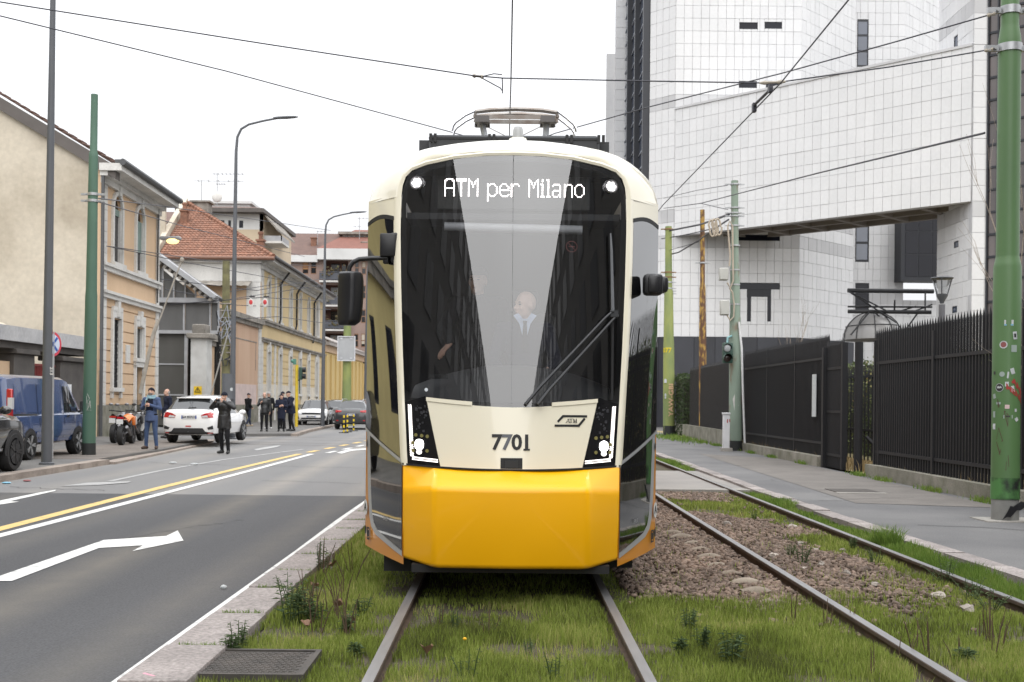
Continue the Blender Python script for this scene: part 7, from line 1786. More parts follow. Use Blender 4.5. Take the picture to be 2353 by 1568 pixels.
# weeds: stems with leaves
def weed(x, y, h, label, leaf=.05, ns=5, nl=9, mat=weedm, spread=.5, group='weeds in the grass', dry_=False):
 r_ = random.Random(int(x * 1000 + y * 77)); e = thing('weed', label, 'weed', (x, y, .03), 0, group); st, lf = B(), B()
 for k in range(ns):
  a = r_.uniform(0, 6.28); l = r_.uniform(.1, 1) * spread * h; hh = h * r_.uniform(.6, 1); top = Vector((x + l * math.cos(a), y + l * math.sin(a), .03 + hh)); base = Vector((x + .03 * math.cos(a), y + .03 * math.sin(a), .02)); mid = base.lerp(top, .5) + Vector((0, 0, hh * .12))
  st.tube([base, mid, top], [.0042, .0034, .0018], 4)
  for j in range(nl):
   t = .25 + .75 * j / nl; p = base.lerp(mid, t * 2) if t < .5 else mid.lerp(top, t * 2 - 1); b_ = a + j * 2.4 + r_.uniform(-.4, .4); L_ = leaf * r_.uniform(.6, 1.2) * (1.1 - .4 * t); d = Vector((math.cos(b_), math.sin(b_), r_.uniform(-.1, .7))).normalized(); sd = d.cross(Vector((0, 0, 1))).normalized() * L_ * .17
   q1, q2 = p + d * L_ * .45, p + d * L_ - Vector((0, 0, L_ * .25)); lf.add([p, q1 - sd, q2, q1 + sd], [(0, 1, 2), (0, 2, 3)])
 st.build('stem', stalk if dry_ else weedm, e, recalc=False)
 if nl: lf.build('leaves', mat, e, kind='stuff', recalc=False)
def GZ(zx, zy): return G((400 + zx * .2975) * .9191, (1300 + zy * .2975) * .9191, .04)
for (zx, zy, h, leaf, lab) in ((1080, 880, .36, .075, 'tall grey green leafy weed at the edge of the kerb stones'), (1200, 860, .30, .08, 'broad bushy grey green weed right of the tall one'), (1330, 880, .22, .06, 'low dark weed in the grass left of the near rail'), (1310, 430, .32, .05, 'dark slender weed beside the upper kerb stones'), (1560, 950, .18, .06, 'small weed with brown leaves close to the left rail'), (1120, 760, .25, .06, 'low leafy weed overhanging the kerb joint'), (640, 1080, .2, .05, 'small upright weed behind the iron cover'), (520, 1130, .14, .07, 'flat leafy weed at the corner of the iron cover'), (1700, 800, .15, .05, 'scrubby weed next to the left rail'), (1640, 1140, .1, .06, 'pale low weed near the left rail')):
 q = GZ(zx, zy); weed(max(q.x, -1.66), q.y, h, lab, leaf, 7, 12)
r_ = random.Random(21)
for k in range(16):
 q = GZ(r_.choice([1180, 1250, 1320, 1480, 1560, 1660, 1290]) + r_.uniform(-60, 60), r_.uniform(420, 1000)); weed(max(q.x, -1.62), q.y, r_.uniform(.18, .42), 'thin dry brown stalk standing in the grass left of the rails', .02, 3, 3, dry_=True, group='dry stalks left of the rails')
def GT(zx, zy): return G((880 + zx * .3864) * .9191, (1100 + zy * .3864) * .9191, .04)
for zx, zy, h, lab in ((555, 1230, .2, 'brown seedy weed between the rails, left one in the tram shadow'), (890, 1280, .25, 'brown seedy weed between the rails, right one in the tram shadow'), (685, 1230, .16, 'faint weed in the shadow under the tram nose'), (745, 1560, .2, 'weed with a yellow flower between the rails'), (1310, 1560, .2, 'dark upright weed near the right rail'), (1160, 1370, .1, 'bent dry stalk between the rails')):
 q = GT(zx, zy); weed(q.x, q.y, h, lab, .035, 4, 10, dry_='brown' in lab)
q = GT(728, 1500); b = B(); b.ell((q.x, q.y, .23), (.012, .012, .009), 8, 5); o = b.build('flower', pm('flower_yellow', (.75, .42, .01), .6), None); tag(o, 'small yellow flower between the rails', 'flower')
def GR(zx, zy): return G((1600 + zx * .408) * .9191, (1200 + zy * .408) * .9191, .04)
for zx, zy, h, leaf, lab in ((560, 1140, .22, .07, 'drooping dark weed right of the near rail'), (380, 1040, .2, .05, 'dark upright weed close to the right rail'), (300, 920, .16, .05, 'small dark weed where grass meets stones'), (990, 520, .22, .05, 'grey scrubby weed between the rails of the empty track'), (920, 470, .16, .04, 'low grey weed between the rails of the empty track'), (230, 1060, .12, .06, 'rosette weed in the right foreground grass'), (2030, 740, .25, .05, 'dense dark creeping weed at the far right rail'), (1880, 640, .25, .05, 'dark creeping weed along the far rail, middle clump'), (2150, 800, .22, .05, 'dark creeping weed by the far rail, right clump'), (1440, 520, .2, .04, 'twiggy weed beside the far rail'), (1300, 420, .15, .045, 'leafy weed beside the far rail'), (1990, 1130, .12, .08, 'broad leaved weed in the right grass'), (700, 250, .14, .03, 'dry reddish weed beyond the sleepers')):
 q = GR(zx, zy); weed(q.x, q.y, h, lab, leaf, 8, 12, spread=.9 if 'creeping' in lab else .5)
for k in range(12):
 q = GR(r_.uniform(900, 2200), r_.uniform(850, 1200)); weed(q.x, q.y, r_.uniform(.15, .35), 'thin dry stalk standing in the right foreground grass', .02, 3, 3, dry_=True, group='dry stalks right of the rails')
# fallen leaves and litter
leafm = pm('leaf_fallen', (.25, .15, .09), .8, col2=(.16, .095, .06), scale=30)
for k, (u, v) in enumerate(((1303, 630), (1490, 790), (1590, 930), (1230, 960), (1450, 440), (2240, 1200))):
 q = GZ(u, v); b = B(); r2 = random.Random(k); a = r2.uniform(0, 6); pts = [(q.x + .04 * (1 + .35 * (i % 2)) * math.cos(a + i * .785) * .8, q.y + .036 * (1 + .35 * (i % 2)) * math.sin(a + i * .785), .105 + r2.uniform(0, .05)) for i in range(8)]
 c = Vector((q.x, q.y, .09)); b.add([c] + pts, [(0, i + 1, (i + 1) % 8 + 1) for i in range(8)]); o = b.build('fallen_leaf', leafm, None, recalc=False); tag(o, 'curled brown fallen leaf lying in the grass', 'leaf', 'fallen leaves in the grass')
for (u, v, m_, lab, s_) in ((500, 1352, stw, 'crumpled pale paper scrap on the dark asphalt', .03), (15, 1111, stbl, 'pale blue litter by the left kerb', .09), (62, 1106, str_, 'red litter by the left kerb', .08), (447, 1147 - 80, stw, 'white litter scrap beside the driveway ramp', .1), (398, 1064, stw, 'white litter on the edge of the driveway ramp', .1)):
 q = G(u * 1.0 if u != 500 else 514, v, .01); b = B(); b.ell((q.x, q.y, .02), (s_, s_ * .6, .02), 7, 4); o = b.build('litter', m_, None); tag(o, lab, 'litter', 'litter on the road')
pinkp = pm('paint_pink', (.66, .30, .38), .7); b = B(); q = G(345, 1555, .1); b.quad(*[(q.x + x, q.y + y, .104) for x, y in ((-.12, -.01), (.1, .06), (.12, .075), (-.11, .02))]); b.quad(*[(q.x + x, q.y + y, .1045) for x, y in ((-.06, .05), (.02, -.01), (.03, 0), (-.05, .07))]); b.build('chalk_mark', pinkp, None, kind='structure', recalc=False)
# hedge behind the fence
def leaf_cloud(n, box, size, mat, name, shape=None, parent=None, kind='stuff', seed=1):
 g = np.random.default_rng(seed); p = g.random((n, 3)) * (np.array(box[1]) - np.array(box[0])) + np.array(box[0])
 if shape is not None: p = p[shape(p, g)]
 n = len(p); d = g.normal(size=(n, 3)); d /= np.linalg.norm(d, axis=1)[:, None]; e = np.cross(d, g.normal(size=(n, 3))); e /= np.linalg.norm(e, axis=1)[:, None]; s = (size * g.uniform(.6, 1.3, n))[:, None]
 V = np.stack([p - d * s, p + e * s * .45, p + d * s, p - e * s * .45], 1).reshape(-1, 3); F_ = np.arange(n * 4).reshape(-1, 4)
 o = mesh_np(name, V, F_, mat, kind, 4)
 if parent is not None: o.parent = parent; o.location = -rootloc(parent)
 return o
hedgem = vmat('hedge_leaf', [(.2, (.05, .07, .03)), (.5, (.10, .13, .05)), (.7, (.17, .18, .07)), (.84, (.32, .20, .08))], trans=.15, nscale=.7)
hd = thing('hedge', 'tall clipped hedge behind the black fence', 'hedge', (10.9, 30, .1))
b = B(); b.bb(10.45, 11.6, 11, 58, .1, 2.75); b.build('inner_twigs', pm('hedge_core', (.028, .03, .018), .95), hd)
leaf_cloud(52000, ((10.15, 11, .15), (11.7, 58, 3.05)), .055, hedgem, 'foliage', lambda p, g: ((p[:, 0] < 10.5) | (p[:, 2] > 2.7)) & (p[:, 2] < 2.75 + .3 * vnoise(p[:, 1] + 9, p[:, 0] + 3, .8, 4)), hd)
hd2 = thing('hedge', 'dark green hedge between the yellowish pole and the distant fence', 'hedge', (8.6, 51.5, .1))
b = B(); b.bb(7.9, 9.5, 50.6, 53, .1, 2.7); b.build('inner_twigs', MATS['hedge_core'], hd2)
leaf_cloud(9000, ((7.75, 50.2, .15), (9.6, 53, 2.95)), .07, vmat('hedge_leaf_dark', [(.2, (.03, .05, .02)), (.6, (.05, .075, .03)), (.8, (.08, .1, .045))]), 'foliage', lambda p, g: (p[:, 0] < 8.0) | (p[:, 1] < 50.7) | (p[:, 2] > 2.65), hd2)
# bare shrubs
twig = pm('twig_grey', (.26, .215, .17), .9, var=.25, scale=8)
def bare(label, x, y, h, seed, n0=3, r0=.02, spread=.35, depth=3):
 r2 = random.Random(seed); e = thing('bare_shrub', label, 'shrub', (x, y, .13)); b = B()
 def br(p, d, l, r, k):
  q = p + d * l; m_ = p.lerp(q, .5) + Vector((r2.uniform(-.06, .06), r2.uniform(-.06, .06), 0)) * l; b.tube([p, m_, q], [r, r * .8, r * .6], 5, cap=False)
  if k:
   for _ in range(r2.choice((2, 3))): br(p.lerp(q, r2.uniform(.5, 1)), (d + Vector((r2.uniform(-1, 1), r2.uniform(-1, 1), r2.uniform(-.1, .6))) * spread * 1.6).normalized(), l * r2.uniform(.5, .8), r * .55, k - 1)
 for _ in range(n0): br(Vector((x + r2.uniform(-.1, .1), y + r2.uniform(-.1, .1), .1)), Vector((r2.uniform(-1, 1) * spread, r2.uniform(-1, 1) * spread, 1)).normalized(), h * r2.uniform(.4, .5), r0, depth)
 b.build('branches', twig, e, recalc=False)
bare('bare sapling with a long thin stem just left of the large green pole', 8.5, 18.2, 6.0, 3, 1, .018, .15)
bare('bare spreading branches right of the large green pole', 9.35, 17.3, 4.6, 8, 3, .016, .5)
bare('bare twigs sticking up above the black fence near the tower', 9.2, 38, 4.5, 5, 4, .02, .25)
bare('second bunch of bare twigs above the fence near the tower', 9.5, 36, 4.2, 6, 3, .02, .25)
drym = vmat('dry_grass', [(.2, (.20, .145, .07)), (.5, (.32, .235, .12)), (.8, (.40, .31, .17))])
n = 9000; x, y = rng.uniform(7.6, 9.6, n), rng.uniform(10, 37, n); V, F_ = blades(x, y, np.full(n, .13), rng.uniform(.08, .4, n) * np.exp(-(x - 7.6) * .9), np.full(n, .02), .7); o = mesh_np('dry_grass', V, F_, drym); tag(o, 'dry straw coloured grass under the fence', 'grass')
n = 2600; x, y = rng.uniform(7.3, 7.55, n), rng.choice([12.6, 15.2, 17.6, 19.8, 22.4, 23.9, 28.4, 31.6, 34.2, 36.3, 40, 43], n) + rng.normal(0, .25, n); V, F_ = blades(x, y, np.full(n, .11), rng.uniform(.04, .13, n), np.full(n, .014), .7); o = mesh_np('verge_weeds', V, F_, grassb); tag(o, 'small green tufts along the foot of the fence kerb', 'grass')
n = 900; x, y = p4[0] - .3 + rng.normal(0, .4, n), p4[1] - 5 + rng.normal(0, 2.5, n); V, F_ = blades(x, y, np.full(n, .11), rng.uniform(.05, .2, n), np.full(n, .03), .7); o = mesh_np('verge_weeds', V, F_, grassb); tag(o, 'green weeds around the feet of the far poles', 'grass')
# tufts in the kerb joints
n = 1500; j = rng.integers(3, 12, n); yy = np.array(ys)[j] + rng.normal(0, .012, n); V, F_ = blades(rng.uniform(-1.98, -1.7, n), yy, np.full(n, .075), rng.uniform(.015, .055, n), np.full(n, .005), .9); keep = None
o = mesh_np('joint_moss', V, F_, grassb); tag(o, 'tiny grass sprouting in the kerb stone joints', 'grass')
# ================================================================ VEHICLES
carglass = pm('car_glass', (.016, .018, .020), .04, var=.2, spec=.8, coat=.5)
tyre_m = pm('tyre', (.014, .014, .015), .75, var=.15, scale=8)
rim_m = pm('rim_silver', (.50, .51, .52), .3, metal=.8, var=.05); rim_d = pm('rim_dark', (.03, .03, .033), .35, metal=.5)
plast = pm('car_plastic', (.018, .018, .020), .6, var=.1)
red_l = pm('tail_light_red', (.42, .010, .014), .12, var=.15, coat=.8); clear_l = pm('lamp_clear', (.55, .56, .58), .1, var=.1, coat=.5)
plate_w = pm('plate_white', (.62, .63, .64), .4); plate_b = pm('plate_blue', (.02, .07, .36), .4); ink = pm('plate_ink', (.015, .015, .02), .5)
def shell_ring(st):
 y, w, zb, zbelt, ztop, wtop = st; g = wtop is not None; zm = zb + (zbelt - zb) * .55
 low = [(0, zb), (.78 * w, zb), (.94 * w, zb + .06), (w, zm), (.975 * w, zbelt)]
 if g: hi = [(.93 * w, zbelt + .03), (wtop, ztop - .07), (wtop * .86, ztop - .012), (wtop * .45, ztop + .012), (0, ztop + .02)]
 else: hi = [(.94 * w, min(zbelt + .02, ztop)), (.86 * w, ztop - .005), (.62 * w, ztop + .012), (.3 * w, ztop + .02), (0, ztop + .022)]
 L = low + hi
 return [Vector((x, y, z)) for x, z in L] + [Vector((-x, y, z)) for x, z in reversed(L[1:-1])]
def decal(par, bvh, pts, axis, sgn, mat, name, off=.007, n=5, solid=None):
 """polygon (a, z) laid on the body along an axis; follows its curve"""
 b = B(); c = (sum(p[0] for p in pts) / len(pts), sum(p[1] for p in pts) / len(pts))
 def hit(a, z):
  o = Vector((a, sgn * 6, z)) if axis == 'y' else Vector((sgn * 4, a, z)); d = Vector((0, -sgn, 0)) if axis == 'y' else Vector((-sgn, 0, 0))
  h = bvh.ray_cast(o, d)[0]
  if h is None: h = Vector((a, sgn * 2, z)) if axis == 'y' else Vector((sgn * .9, a, z))
  return h - d * off
 m_ = len(pts); rows = []
 for k in range(n + 1):
  f = k / n; row = []
  for i in range(m_):
   p, q = pts[i], pts[(i + 1) % m_]
   for j in range(4): t = j / 4; row.append(hit(c[0] + (p[0] + (q[0] - p[0]) * t - c[0]) * max(f, .02), c[1] + (p[1] + (q[1] - p[1]) * t - c[1]) * max(f, .02)))
  rows.append(row)
 b.grid(rows, closed=True)
 return b.build(name, mat, par, local=True, smooth=True)
def R4(x0, x1, z0, z1): return [(x0, z0), (x1, z0), (x1, z1), (x0, z1)]
def mirr(L): return [(-x, z) for x, z in reversed(L)]
def wheel(par, x, y, r, w, rim, spokes=5, name='wheel'):
 s = 1 if x > 0 else -1; b = B()
 b.lathe([(r * .70, -w / 2), (r * .93, -w / 2), (r, -w * .36), (r, w * .36), (r * .93, w / 2), (r * .70, w / 2)], (x, y, r), 28, axis='X')
 t = b.build(name, tyre_m, par, local=True, smooth=True)
 b = B(); b.lathe([(r * .02, s * w * .18), (r * .70, s * w * .18), (r * .71, s * w * .47), (r * .66, s * w * .49), (r * .64, s * w * .25)], (x, y, r), 24, axis='X'); b.build('rim', rim_d, t, local=True, smooth=True)
 b = B()
 for k in range(spokes):
  a = 2 * math.pi * k / spokes
  for da in (-.13, .13): b.bar((x + s * w * .42, y + .03 * math.cos(a), r + .03 * math.sin(a)), (x + s * w * .46, y + r * .68 * math.cos(a + da), r + r * .68 * math.sin(a + da)), .035, .05, up=(1, 0, 0))
 b.lathe([(r * .15, s * w * .40), (r * .13, s * w * .50), (.01, s * w * .5)], (x, y, r), 12, axis='X'); b.lathe([(r * .72, s * w * .44), (r * .72, s * w * .50), (r * .64, s * w * .50), (r * .64, s * w * .44)], (x, y, r), 24, axis='X')
 b.build('spokes', rim, t, local=True)
 return t
def car(name, label, cat, loc, rz, stations, paint, glass_faces, wheels, rim=rim_m, wr=.34, ww=.22, roof_rails=False, group=None, arch=True, spokes=5, sub=1):
 e = thing(name, label, cat, loc, rz, group); rings = [shell_ring(s) for s in stations]; m_ = len(rings[0])
 def quads(sel):
  b = B()
  for i in range(len(rings) - 1):
   for k in range(m_):
    kk = k if k <= m_ // 2 else m_ - 1 - k
    if k >= m_ // 2: kk = m_ - 1 - k
    if sel(i, kk): b.quad(rings[i][k], rings[i + 1][k], rings[i + 1][(k + 1) % m_], rings[i][(k + 1) % m_])
  return b
 isg = lambda i, k: any(a <= i <= c and d <= k <= f for a, c, d, f in glass_faces)
 b = quads(lambda i, k: not isg(i, k)); b.quad(*rings[0]); b.quad(*rings[-1]); body = b.build('body', paint, e, local=True, smooth=True, angle=50)
 if wheels and arch:
  for y in wheels:
   for s in (-1, 1):
    b = B(); w = max(st[1] for st in stations); b.lathe([(.05, 0), (wr + .055, 0), (wr + .055, s * .012), (.05, s * .012)], (s * (w - .012), y, wr), 26, axis='X'); b.v = [(p[0], p[1], max(p[2], stations[1][2] - .02)) for p in b.v]; b.build('wheel_arch', plast, e, local=True)
 full = quads(lambda i, k: True); full.quad(*rings[0]); full.quad(*rings[-1])
 bvh = BVHTree.FromPolygons([Vector(v) for v in full.v], full.f)
 # glass: side panes, screens
 names = {}
 for i in range(len(rings) - 1):
  for k in range(5, 9):
   if isg(i, k): names.setdefault(('side_window', 0) if k == 5 else ('screen', i), []).append((i, k))
 for (nm, i), L in names.items():
  sel = set(L); b = quads(lambda a, c: (a, c) in sel)
  real = nm if nm == 'side_window' else ('rear_window' if stations[i][0] < 0 else 'windscreen')
  b.build(real, carglass, e, local=True, smooth=True)
 w = max(s[1] for s in stations)
 for y in wheels:
  for s in (-1, 1): wheel(e, s * (w - ww * .46), y, wr, ww, rim, spokes)
 if roof_rails:
  for s in (-1, 1):
   z = max(x[4] for x in stations); b = B(); b.tube([(s * .56, -1.5, z - .06), (s * .56, -1.35, z + .035), (s * .56, .3, z + .035), (s * .56, .5, z - .03)], .018, 6); b.build('roof_rail', rim_m, e, local=True)
 return e, bvh
def plate(e, bvh, x, z, axis, sgn, txt, w=.5, h=.11):
 p = decal(e, bvh, R4(x - w / 2, x + w / 2, z - h / 2, z + h / 2), axis, sgn, plate_w, 'number_plate', .014, 2)
 for s in (-1, 1): decal(p, bvh, R4(x + s * w / 2 - (.04 if s > 0 else 0), x + s * w / 2 + (0 if s > 0 else .04), z - h / 2, z + h / 2), axis, sgn, plate_b, 'blue_end', .016, 2)
 vs, fs = text2d(txt, h * .92, .003); o = Vector((x, sgn * 6, z)); h_ = bvh.ray_cast(o, Vector((0, -sgn, 0)))[0]
 b = B(); b.add([(x + a * (1 if sgn < 0 else -1), h_.y + sgn * .018, z + c) for a, c in vs], fs); b.build('plate_text', ink, p, local=True, recalc=False)
def mirrors(e, w, y, z, mat):
 for s in (-1, 1):
  b = B(); b.ell((s * (w + .10), y, z), (.12, .07, .085), 10, 7); b.bar((s * (w - .06), y, z - .06), (s * (w + .05), y, z - .04), .05); b.build('wing_mirror', mat, e, local=True, smooth=True)
# ---- white crossover seen from behind
white_p = pm('car_white', (.78, .78, .78), .2, var=.01, coat=1.)
q = G(437, 1020, .115); q.y += 2.15; q.x = P(437, 1000, 37.2).x
stW = [(-2.14, .74, .36, .80, .98, None), (-2.10, .84, .30, .92, 1.06, None), (-2.0, .885, .28, .97, 1.10, None), (-1.93, .90, .28, .98, 1.13, .79), (-1.52, .905, .27, .98, 1.50, .63), (-1.2, .905, .26, .97, 1.56, .62), (-.2, .905, .26, .95, 1.60, .63), (.55, .905, .26, .94, 1.55, .61), (1.15, .90, .26, .94, 1.10, .72), (1.3, .89, .27, .93, 1.02, None), (1.9, .84, .3, .85, .93, None), (2.12, .74, .34, .7, .80, None)]
cw1, bw1 = car('parked_car', 'white crossover parked on the pavement with its rear towards us', 'car', (q.x, q.y, .115), -.035, stW, white_p, [(3, 3, 6, 8), (4, 6, 5, 5), (7, 7, 6, 8)], (-1.28, 1.32), group='cars parked along the left kerb')
decal(cw1, bw1, [(-.64, 1.13), (.64, 1.13), (.585, 1.415), (-.585, 1.415)], 'y', -1, carglass, 'rear_window', .008, 6)
decal(cw1, bw1, [(-.82, .86), (-.45, .845), (-.42, .93), (-.55, 1.0), (-.80, 1.06)], 'y', -1, red_l, 'tail_light', .012); decal(cw1, bw1, mirr([(-.82, .86), (-.45, .845), (-.42, .93), (-.55, 1.0), (-.80, 1.06)]), 'y', -1, red_l, 'tail_light', .012)
for s in (-1, 1):
 L = [(-.66, .865), (-.46, .855), (-.44, .91), (-.62, .935)]; decal(cw1, bw1, L if s < 0 else mirr(L), 'y', -1, clear_l, 'reversing_light', .016)
 L = [(-.82, .48), (-.66, .46), (-.62, .53), (-.80, .60)]; decal(cw1, bw1, L if s < 0 else mirr(L), 'y', -1, plast, 'bumper_vent', .010)
 L = [(-.80, .335), (-.64, .335), (-.64, .365), (-.80, .37)]; decal(cw1, bw1, L if s < 0 else mirr(L), 'y', -1, red_l, 'reflector', .02)
decal(cw1, bw1, [(-.80, .29), (.80, .29), (.78, .36), (.56, .40), (.48, .51), (-.48, .51), (-.56, .40), (-.78, .36)], 'y', -1, plast, 'lower_bumper', .013)
decal(cw1, bw1, R4(-.09, .09, .555, .59), 'y', -1, red_l, 'fog_lamp', .012); plate(cw1, bw1, .02, .87, 'y', -1, 'GA 857CC')
b = B(); b.bar((-.02, -2.08, 1.16), (.22, -2.02, 1.18), .03, .04); b.build('rear_wiper', plast, cw1, local=True)
b = B(); b.box((0, -1.56, 1.50), (1.1, .22, .035)); b.build('roof_spoiler', white_p, cw1, local=True, bevel=.012); mirrors(cw1, .905, .75, 1.02, white_p)
b = B(); vs = [(0, .03), (-.022, .0), (.022, 0)];
for t in (0, 2.094, 4.189): b.add([(.0 + math.cos(t + 1.57) * .018 + .016 * math.cos(t + 1.57 + k), -2.128, 1.0 + math.sin(t + 1.57) * .018 + .016 * math.sin(t + 1.57 + k)) for k in (0, 1.57, 3.14, 4.71)], [(0, 1, 2, 3)])
b.build('badge', rim_m, cw1, local=True, recalc=False)
# ---- white car facing us
q = G(711, 980, .1); q = P(711, 975, 66);
stF = [(-2.1, .8, .35, .9, 1.0, None), (-1.9, .88, .3, .95, 1.1, .75), (-1.4, .90, .28, .96, 1.48, .62), (0, .90, .28, .95, 1.55, .62), (.45, .90, .28, .94, 1.50, .61), (1.1, .90, .28, .95, 1.03, .76), (1.25, .89, .28, .94, 1.01, None), (1.85, .86, .28, .87, .94, None), (2.08, .82, .3, .76, .84, None), (2.16, .72, .34, .68, .74, None)]
cw2, bw2 = car('parked_car', 'white car parked facing us beside the yellow signal post', 'car', (q.x, q.y + 2.1, .05), math.pi + .05, stF, white_p, [(1, 1, 6, 8), (2, 3, 5, 5), (4, 4, 5, 8)], (-1.3, 1.3), group='cars parked along the left kerb')
decal(cw2, bw2, R4(-.60, .60, .68, .80), 'y', 1, plast, 'grille', .010); decal(cw2, bw2, [(-.62, .40), (.62, .40), (.55, .50), (-.55, .50)], 'y', 1, plast, 'lower_grille', .010)
for s in (-1, 1):
 L = [(-.84, .70), (-.55, .68), (-.52, .76), (-.83, .82)]; decal(cw2, bw2, L if s < 0 else mirr(L), 'y', 1, clear_l, 'headlight', .014)
 L = [(-.82, .45), (-.68, .42), (-.74, .62), (-.82, .64)]; decal(cw2, bw2, L if s < 0 else mirr(L), 'y', 1, plast, 'air_intake', .012)
plate(cw2, bw2, 0, .56, 'y', 1, 'FZ 204TR'); decal(cw2, bw2, R4(-.66, .66, .30, .37), 'y', 1, plast, 'front_lip', .01); mirrors(cw2, .90, .85, 1.03, plast)
# ---- dark cars beyond
grey_p = pm('car_charcoal', (.030, .031, .034), .22, var=.05, coat=.8); blk_p = pm('car_black', (.010, .010, .011), .15, var=.05, coat=1.)
for (u, v, Y, lab, pnt, dw) in ((806, 985, 61, 'charcoal car seen from behind, next to the tram edge', grey_p, 1.04), (766, 976, 70, 'black car seen from behind between white car and charcoal car', blk_p, .98)):
 q = P(u, v, Y); ce, bv = car('parked_car', lab, 'car', (q.x, Y + 2.1, .01), 0, [(a, w * dw, c, d, f, g) for a, w, c, d, f, g in stW], pnt, [(3, 3, 6, 8), (4, 6, 5, 5), (7, 7, 6, 8)], (-1.28, 1.32), roof_rails=(Y < 65), group='cars parked along the left kerb')
 decal(ce, bv, [(-.62, 1.13), (.62, 1.13), (.56, 1.40), (-.56, 1.40)], 'y', -1, carglass, 'rear_window', .008, 6)
 for s in (-1, 1):
  L = [(-.82, .92), (-.50, .94), (-.50, 1.02), (-.82, 1.05)]; decal(ce, bv, L if s < 0 else mirr(L), 'y', -1, red_l, 'tail_light', .012)
  L = [(-.78, .46), (-.66, .46), (-.66, .51), (-.78, .51)]; decal(ce, bv, L if s < 0 else mirr(L), 'y', -1, red_l, 'reflector', .012)
 decal(ce, bv, [(-.78, .30), (.78, .30), (.70, .42), (-.70, .42)], 'y', -1, plast, 'lower_bumper', .012); plate(ce, bv, 0, .80, 'y', -1, 'GE 315ML'); mirrors(ce, .92, .75, 1.02, pnt)
 b = B(); b.add([(x, -2.13, z + .97) for x, z in ((-.06, -.03), (0, .03), (.06, -.03), (0, 0))], [(0, 1, 2, 3)]); b.add([(x, -2.13, z + 1.0) for x, z in ((-.06, -.03), (0, .03), (.06, -.03), (0, 0))], [(0, 1, 2, 3)]); b.build('badge', rim_m, ce, local=True, recalc=False)
# ---- blue van
blue_p = pm('van_blue', (.036, .068, .175), .22, var=.04, coat=.9)
stV = [(-2.55, .90, .40, 1.0, 1.85, .74), (-2.50, .97, .36, 1.0, 1.95, .82), (-2.0, .99, .34, 1.02, 1.99, .84), (0, .99, .33, 1.04, 2.00, .85), (.75, .99, .33, 1.04, 1.99, .84), (1.05, .99, .33, 1.04, 1.93, .82), (1.75, .985, .33, 1.04, 1.25, .88), (1.95, .97, .33, 1.02, 1.14, None), (2.35, .90, .35, .90, 1.0, None), (2.52, .78, .38, .70, .84, None)]
q = P(100, 1050, 28.1); VX = -11.15 - .99
van, bv = car('parked_van', 'dark blue delivery van parked on the left pavement behind the lamp post', 'van', (VX, 28.25, .115), 0, stV, blue_p, [(5, 5, 6, 8)], (-1.55, 1.45), wr=.345, ww=.23, spokes=5)
decal(van, bv, [(.62, 1.10), (1.62, 1.10), (1.30, 1.46), (1.05, 1.76), (.62, 1.76)], 'x', 1, carglass, 'door_window', .008)
decal(van, bv, [(.95, 1.10), (1.0, 1.10), (1.0, 1.76), (.95, 1.76)], 'x', 1, plast, 'window_divider', .012)
for L, nm in (([(-.95, 1.12), (.45, 1.12), (.45, 1.78), (-.95, 1.78)], 'side_panel'), ([(-2.2, 1.12), (-1.05, 1.12), (-1.05, 1.78), (-2.2, 1.78)], 'side_panel')): decal(van, bv, L, 'x', 1, blue_p, nm, .007)
for a in (-1.0, .52, 1.70): decal(van, bv, R4(a, a + .016, .45, 1.8 if a < 1 else 1.1), 'x', 1, plast, 'door_gap', .009, 2)
decal(van, bv, R4(-2.35, -1.05, 1.04, 1.085), 'x', 1, plast, 'slide_rail', .012, 2); decal(van, bv, R4(-1.2, 1.1, .52, .66), 'x', 1, blue_p, 'rub_strip', .02, 3); decal(van, bv, R4(.64, .80, .98, 1.03), 'x', 1, plast, 'door_handle', .03, 2)
for s in (-1, 1):
 b = B(); b.box((s * .905, -2.50, 1.3), (.13, .10, .72)); t_ = b.build('tail_light', red_l, van, local=True, bevel=.02, seg=1); b = B(); b.box((s * .93, -2.50, 1.33), (.10, .112, .26)); b.build('clear_lens', clear_l, t_, local=True)
decal(van, bv, R4(-.64, -.04, 1.2, 1.75), 'y', -1, carglass, 'rear_window', .01); decal(van, bv, R4(.04, .64, 1.2, 1.75), 'y', -1, carglass, 'rear_window', .01); decal(van, bv, R4(-.008, .008, .5, 1.85), 'y', -1, plast, 'door_gap', .01, 2)
decal(van, bv, R4(-.85, .85, .40, .58), 'y', -1, plast, 'rear_bumper', .03)
for s in (-1, 1):
 b = B(); b.box((s * 1.14, 1.42, 1.22), (.20, .14, .34)); b.bar((s * .95, 1.45, 1.1), (s * 1.1, 1.44, 1.15), .06); mo = b.build('wing_mirror', plast, van, local=True, bevel=.03, seg=2); b = B(); b.box((s * 1.14, 1.345, 1.22), (.15, .006, .27)); b.build('mirror_glass', chrome, mo, local=True)
# ---- dark car cut off at the left edge
stB = [(-2.3, .84, .38, .95, 1.15, None), (-2.1, .93, .34, 1.0, 1.3, .8), (-1.6, .96, .32, 1.02, 1.68, .70), (-.2, .97, .32, 1.02, 1.74, .70), (.35, .97, .32, 1.02, 1.70, .69), (1.05, .97, .32, 1.03, 1.2, .8), (1.2, .96, .32, 1.03, 1.15, None), (1.9, .93, .34, .98, 1.08, None), (2.22, .86, .36, .86, .98, None), (2.34, .74, .4, .74, .84, None)]
dk, bd = car('parked_car', 'black car with dark alloy wheels cut off by the left edge of the picture', 'car', (-9.78 - .97, 21.2, .115), 0, stB, pm('car_dark_metal', (.022, .022, .022), .18, var=.05, coat=1.), [(2, 4, 5, 5), (1, 1, 6, 8), (4, 4, 6, 8)], (-1.45, 1.48), rim=rim_d, wr=.385, ww=.26, group='cars parked along the left kerb')
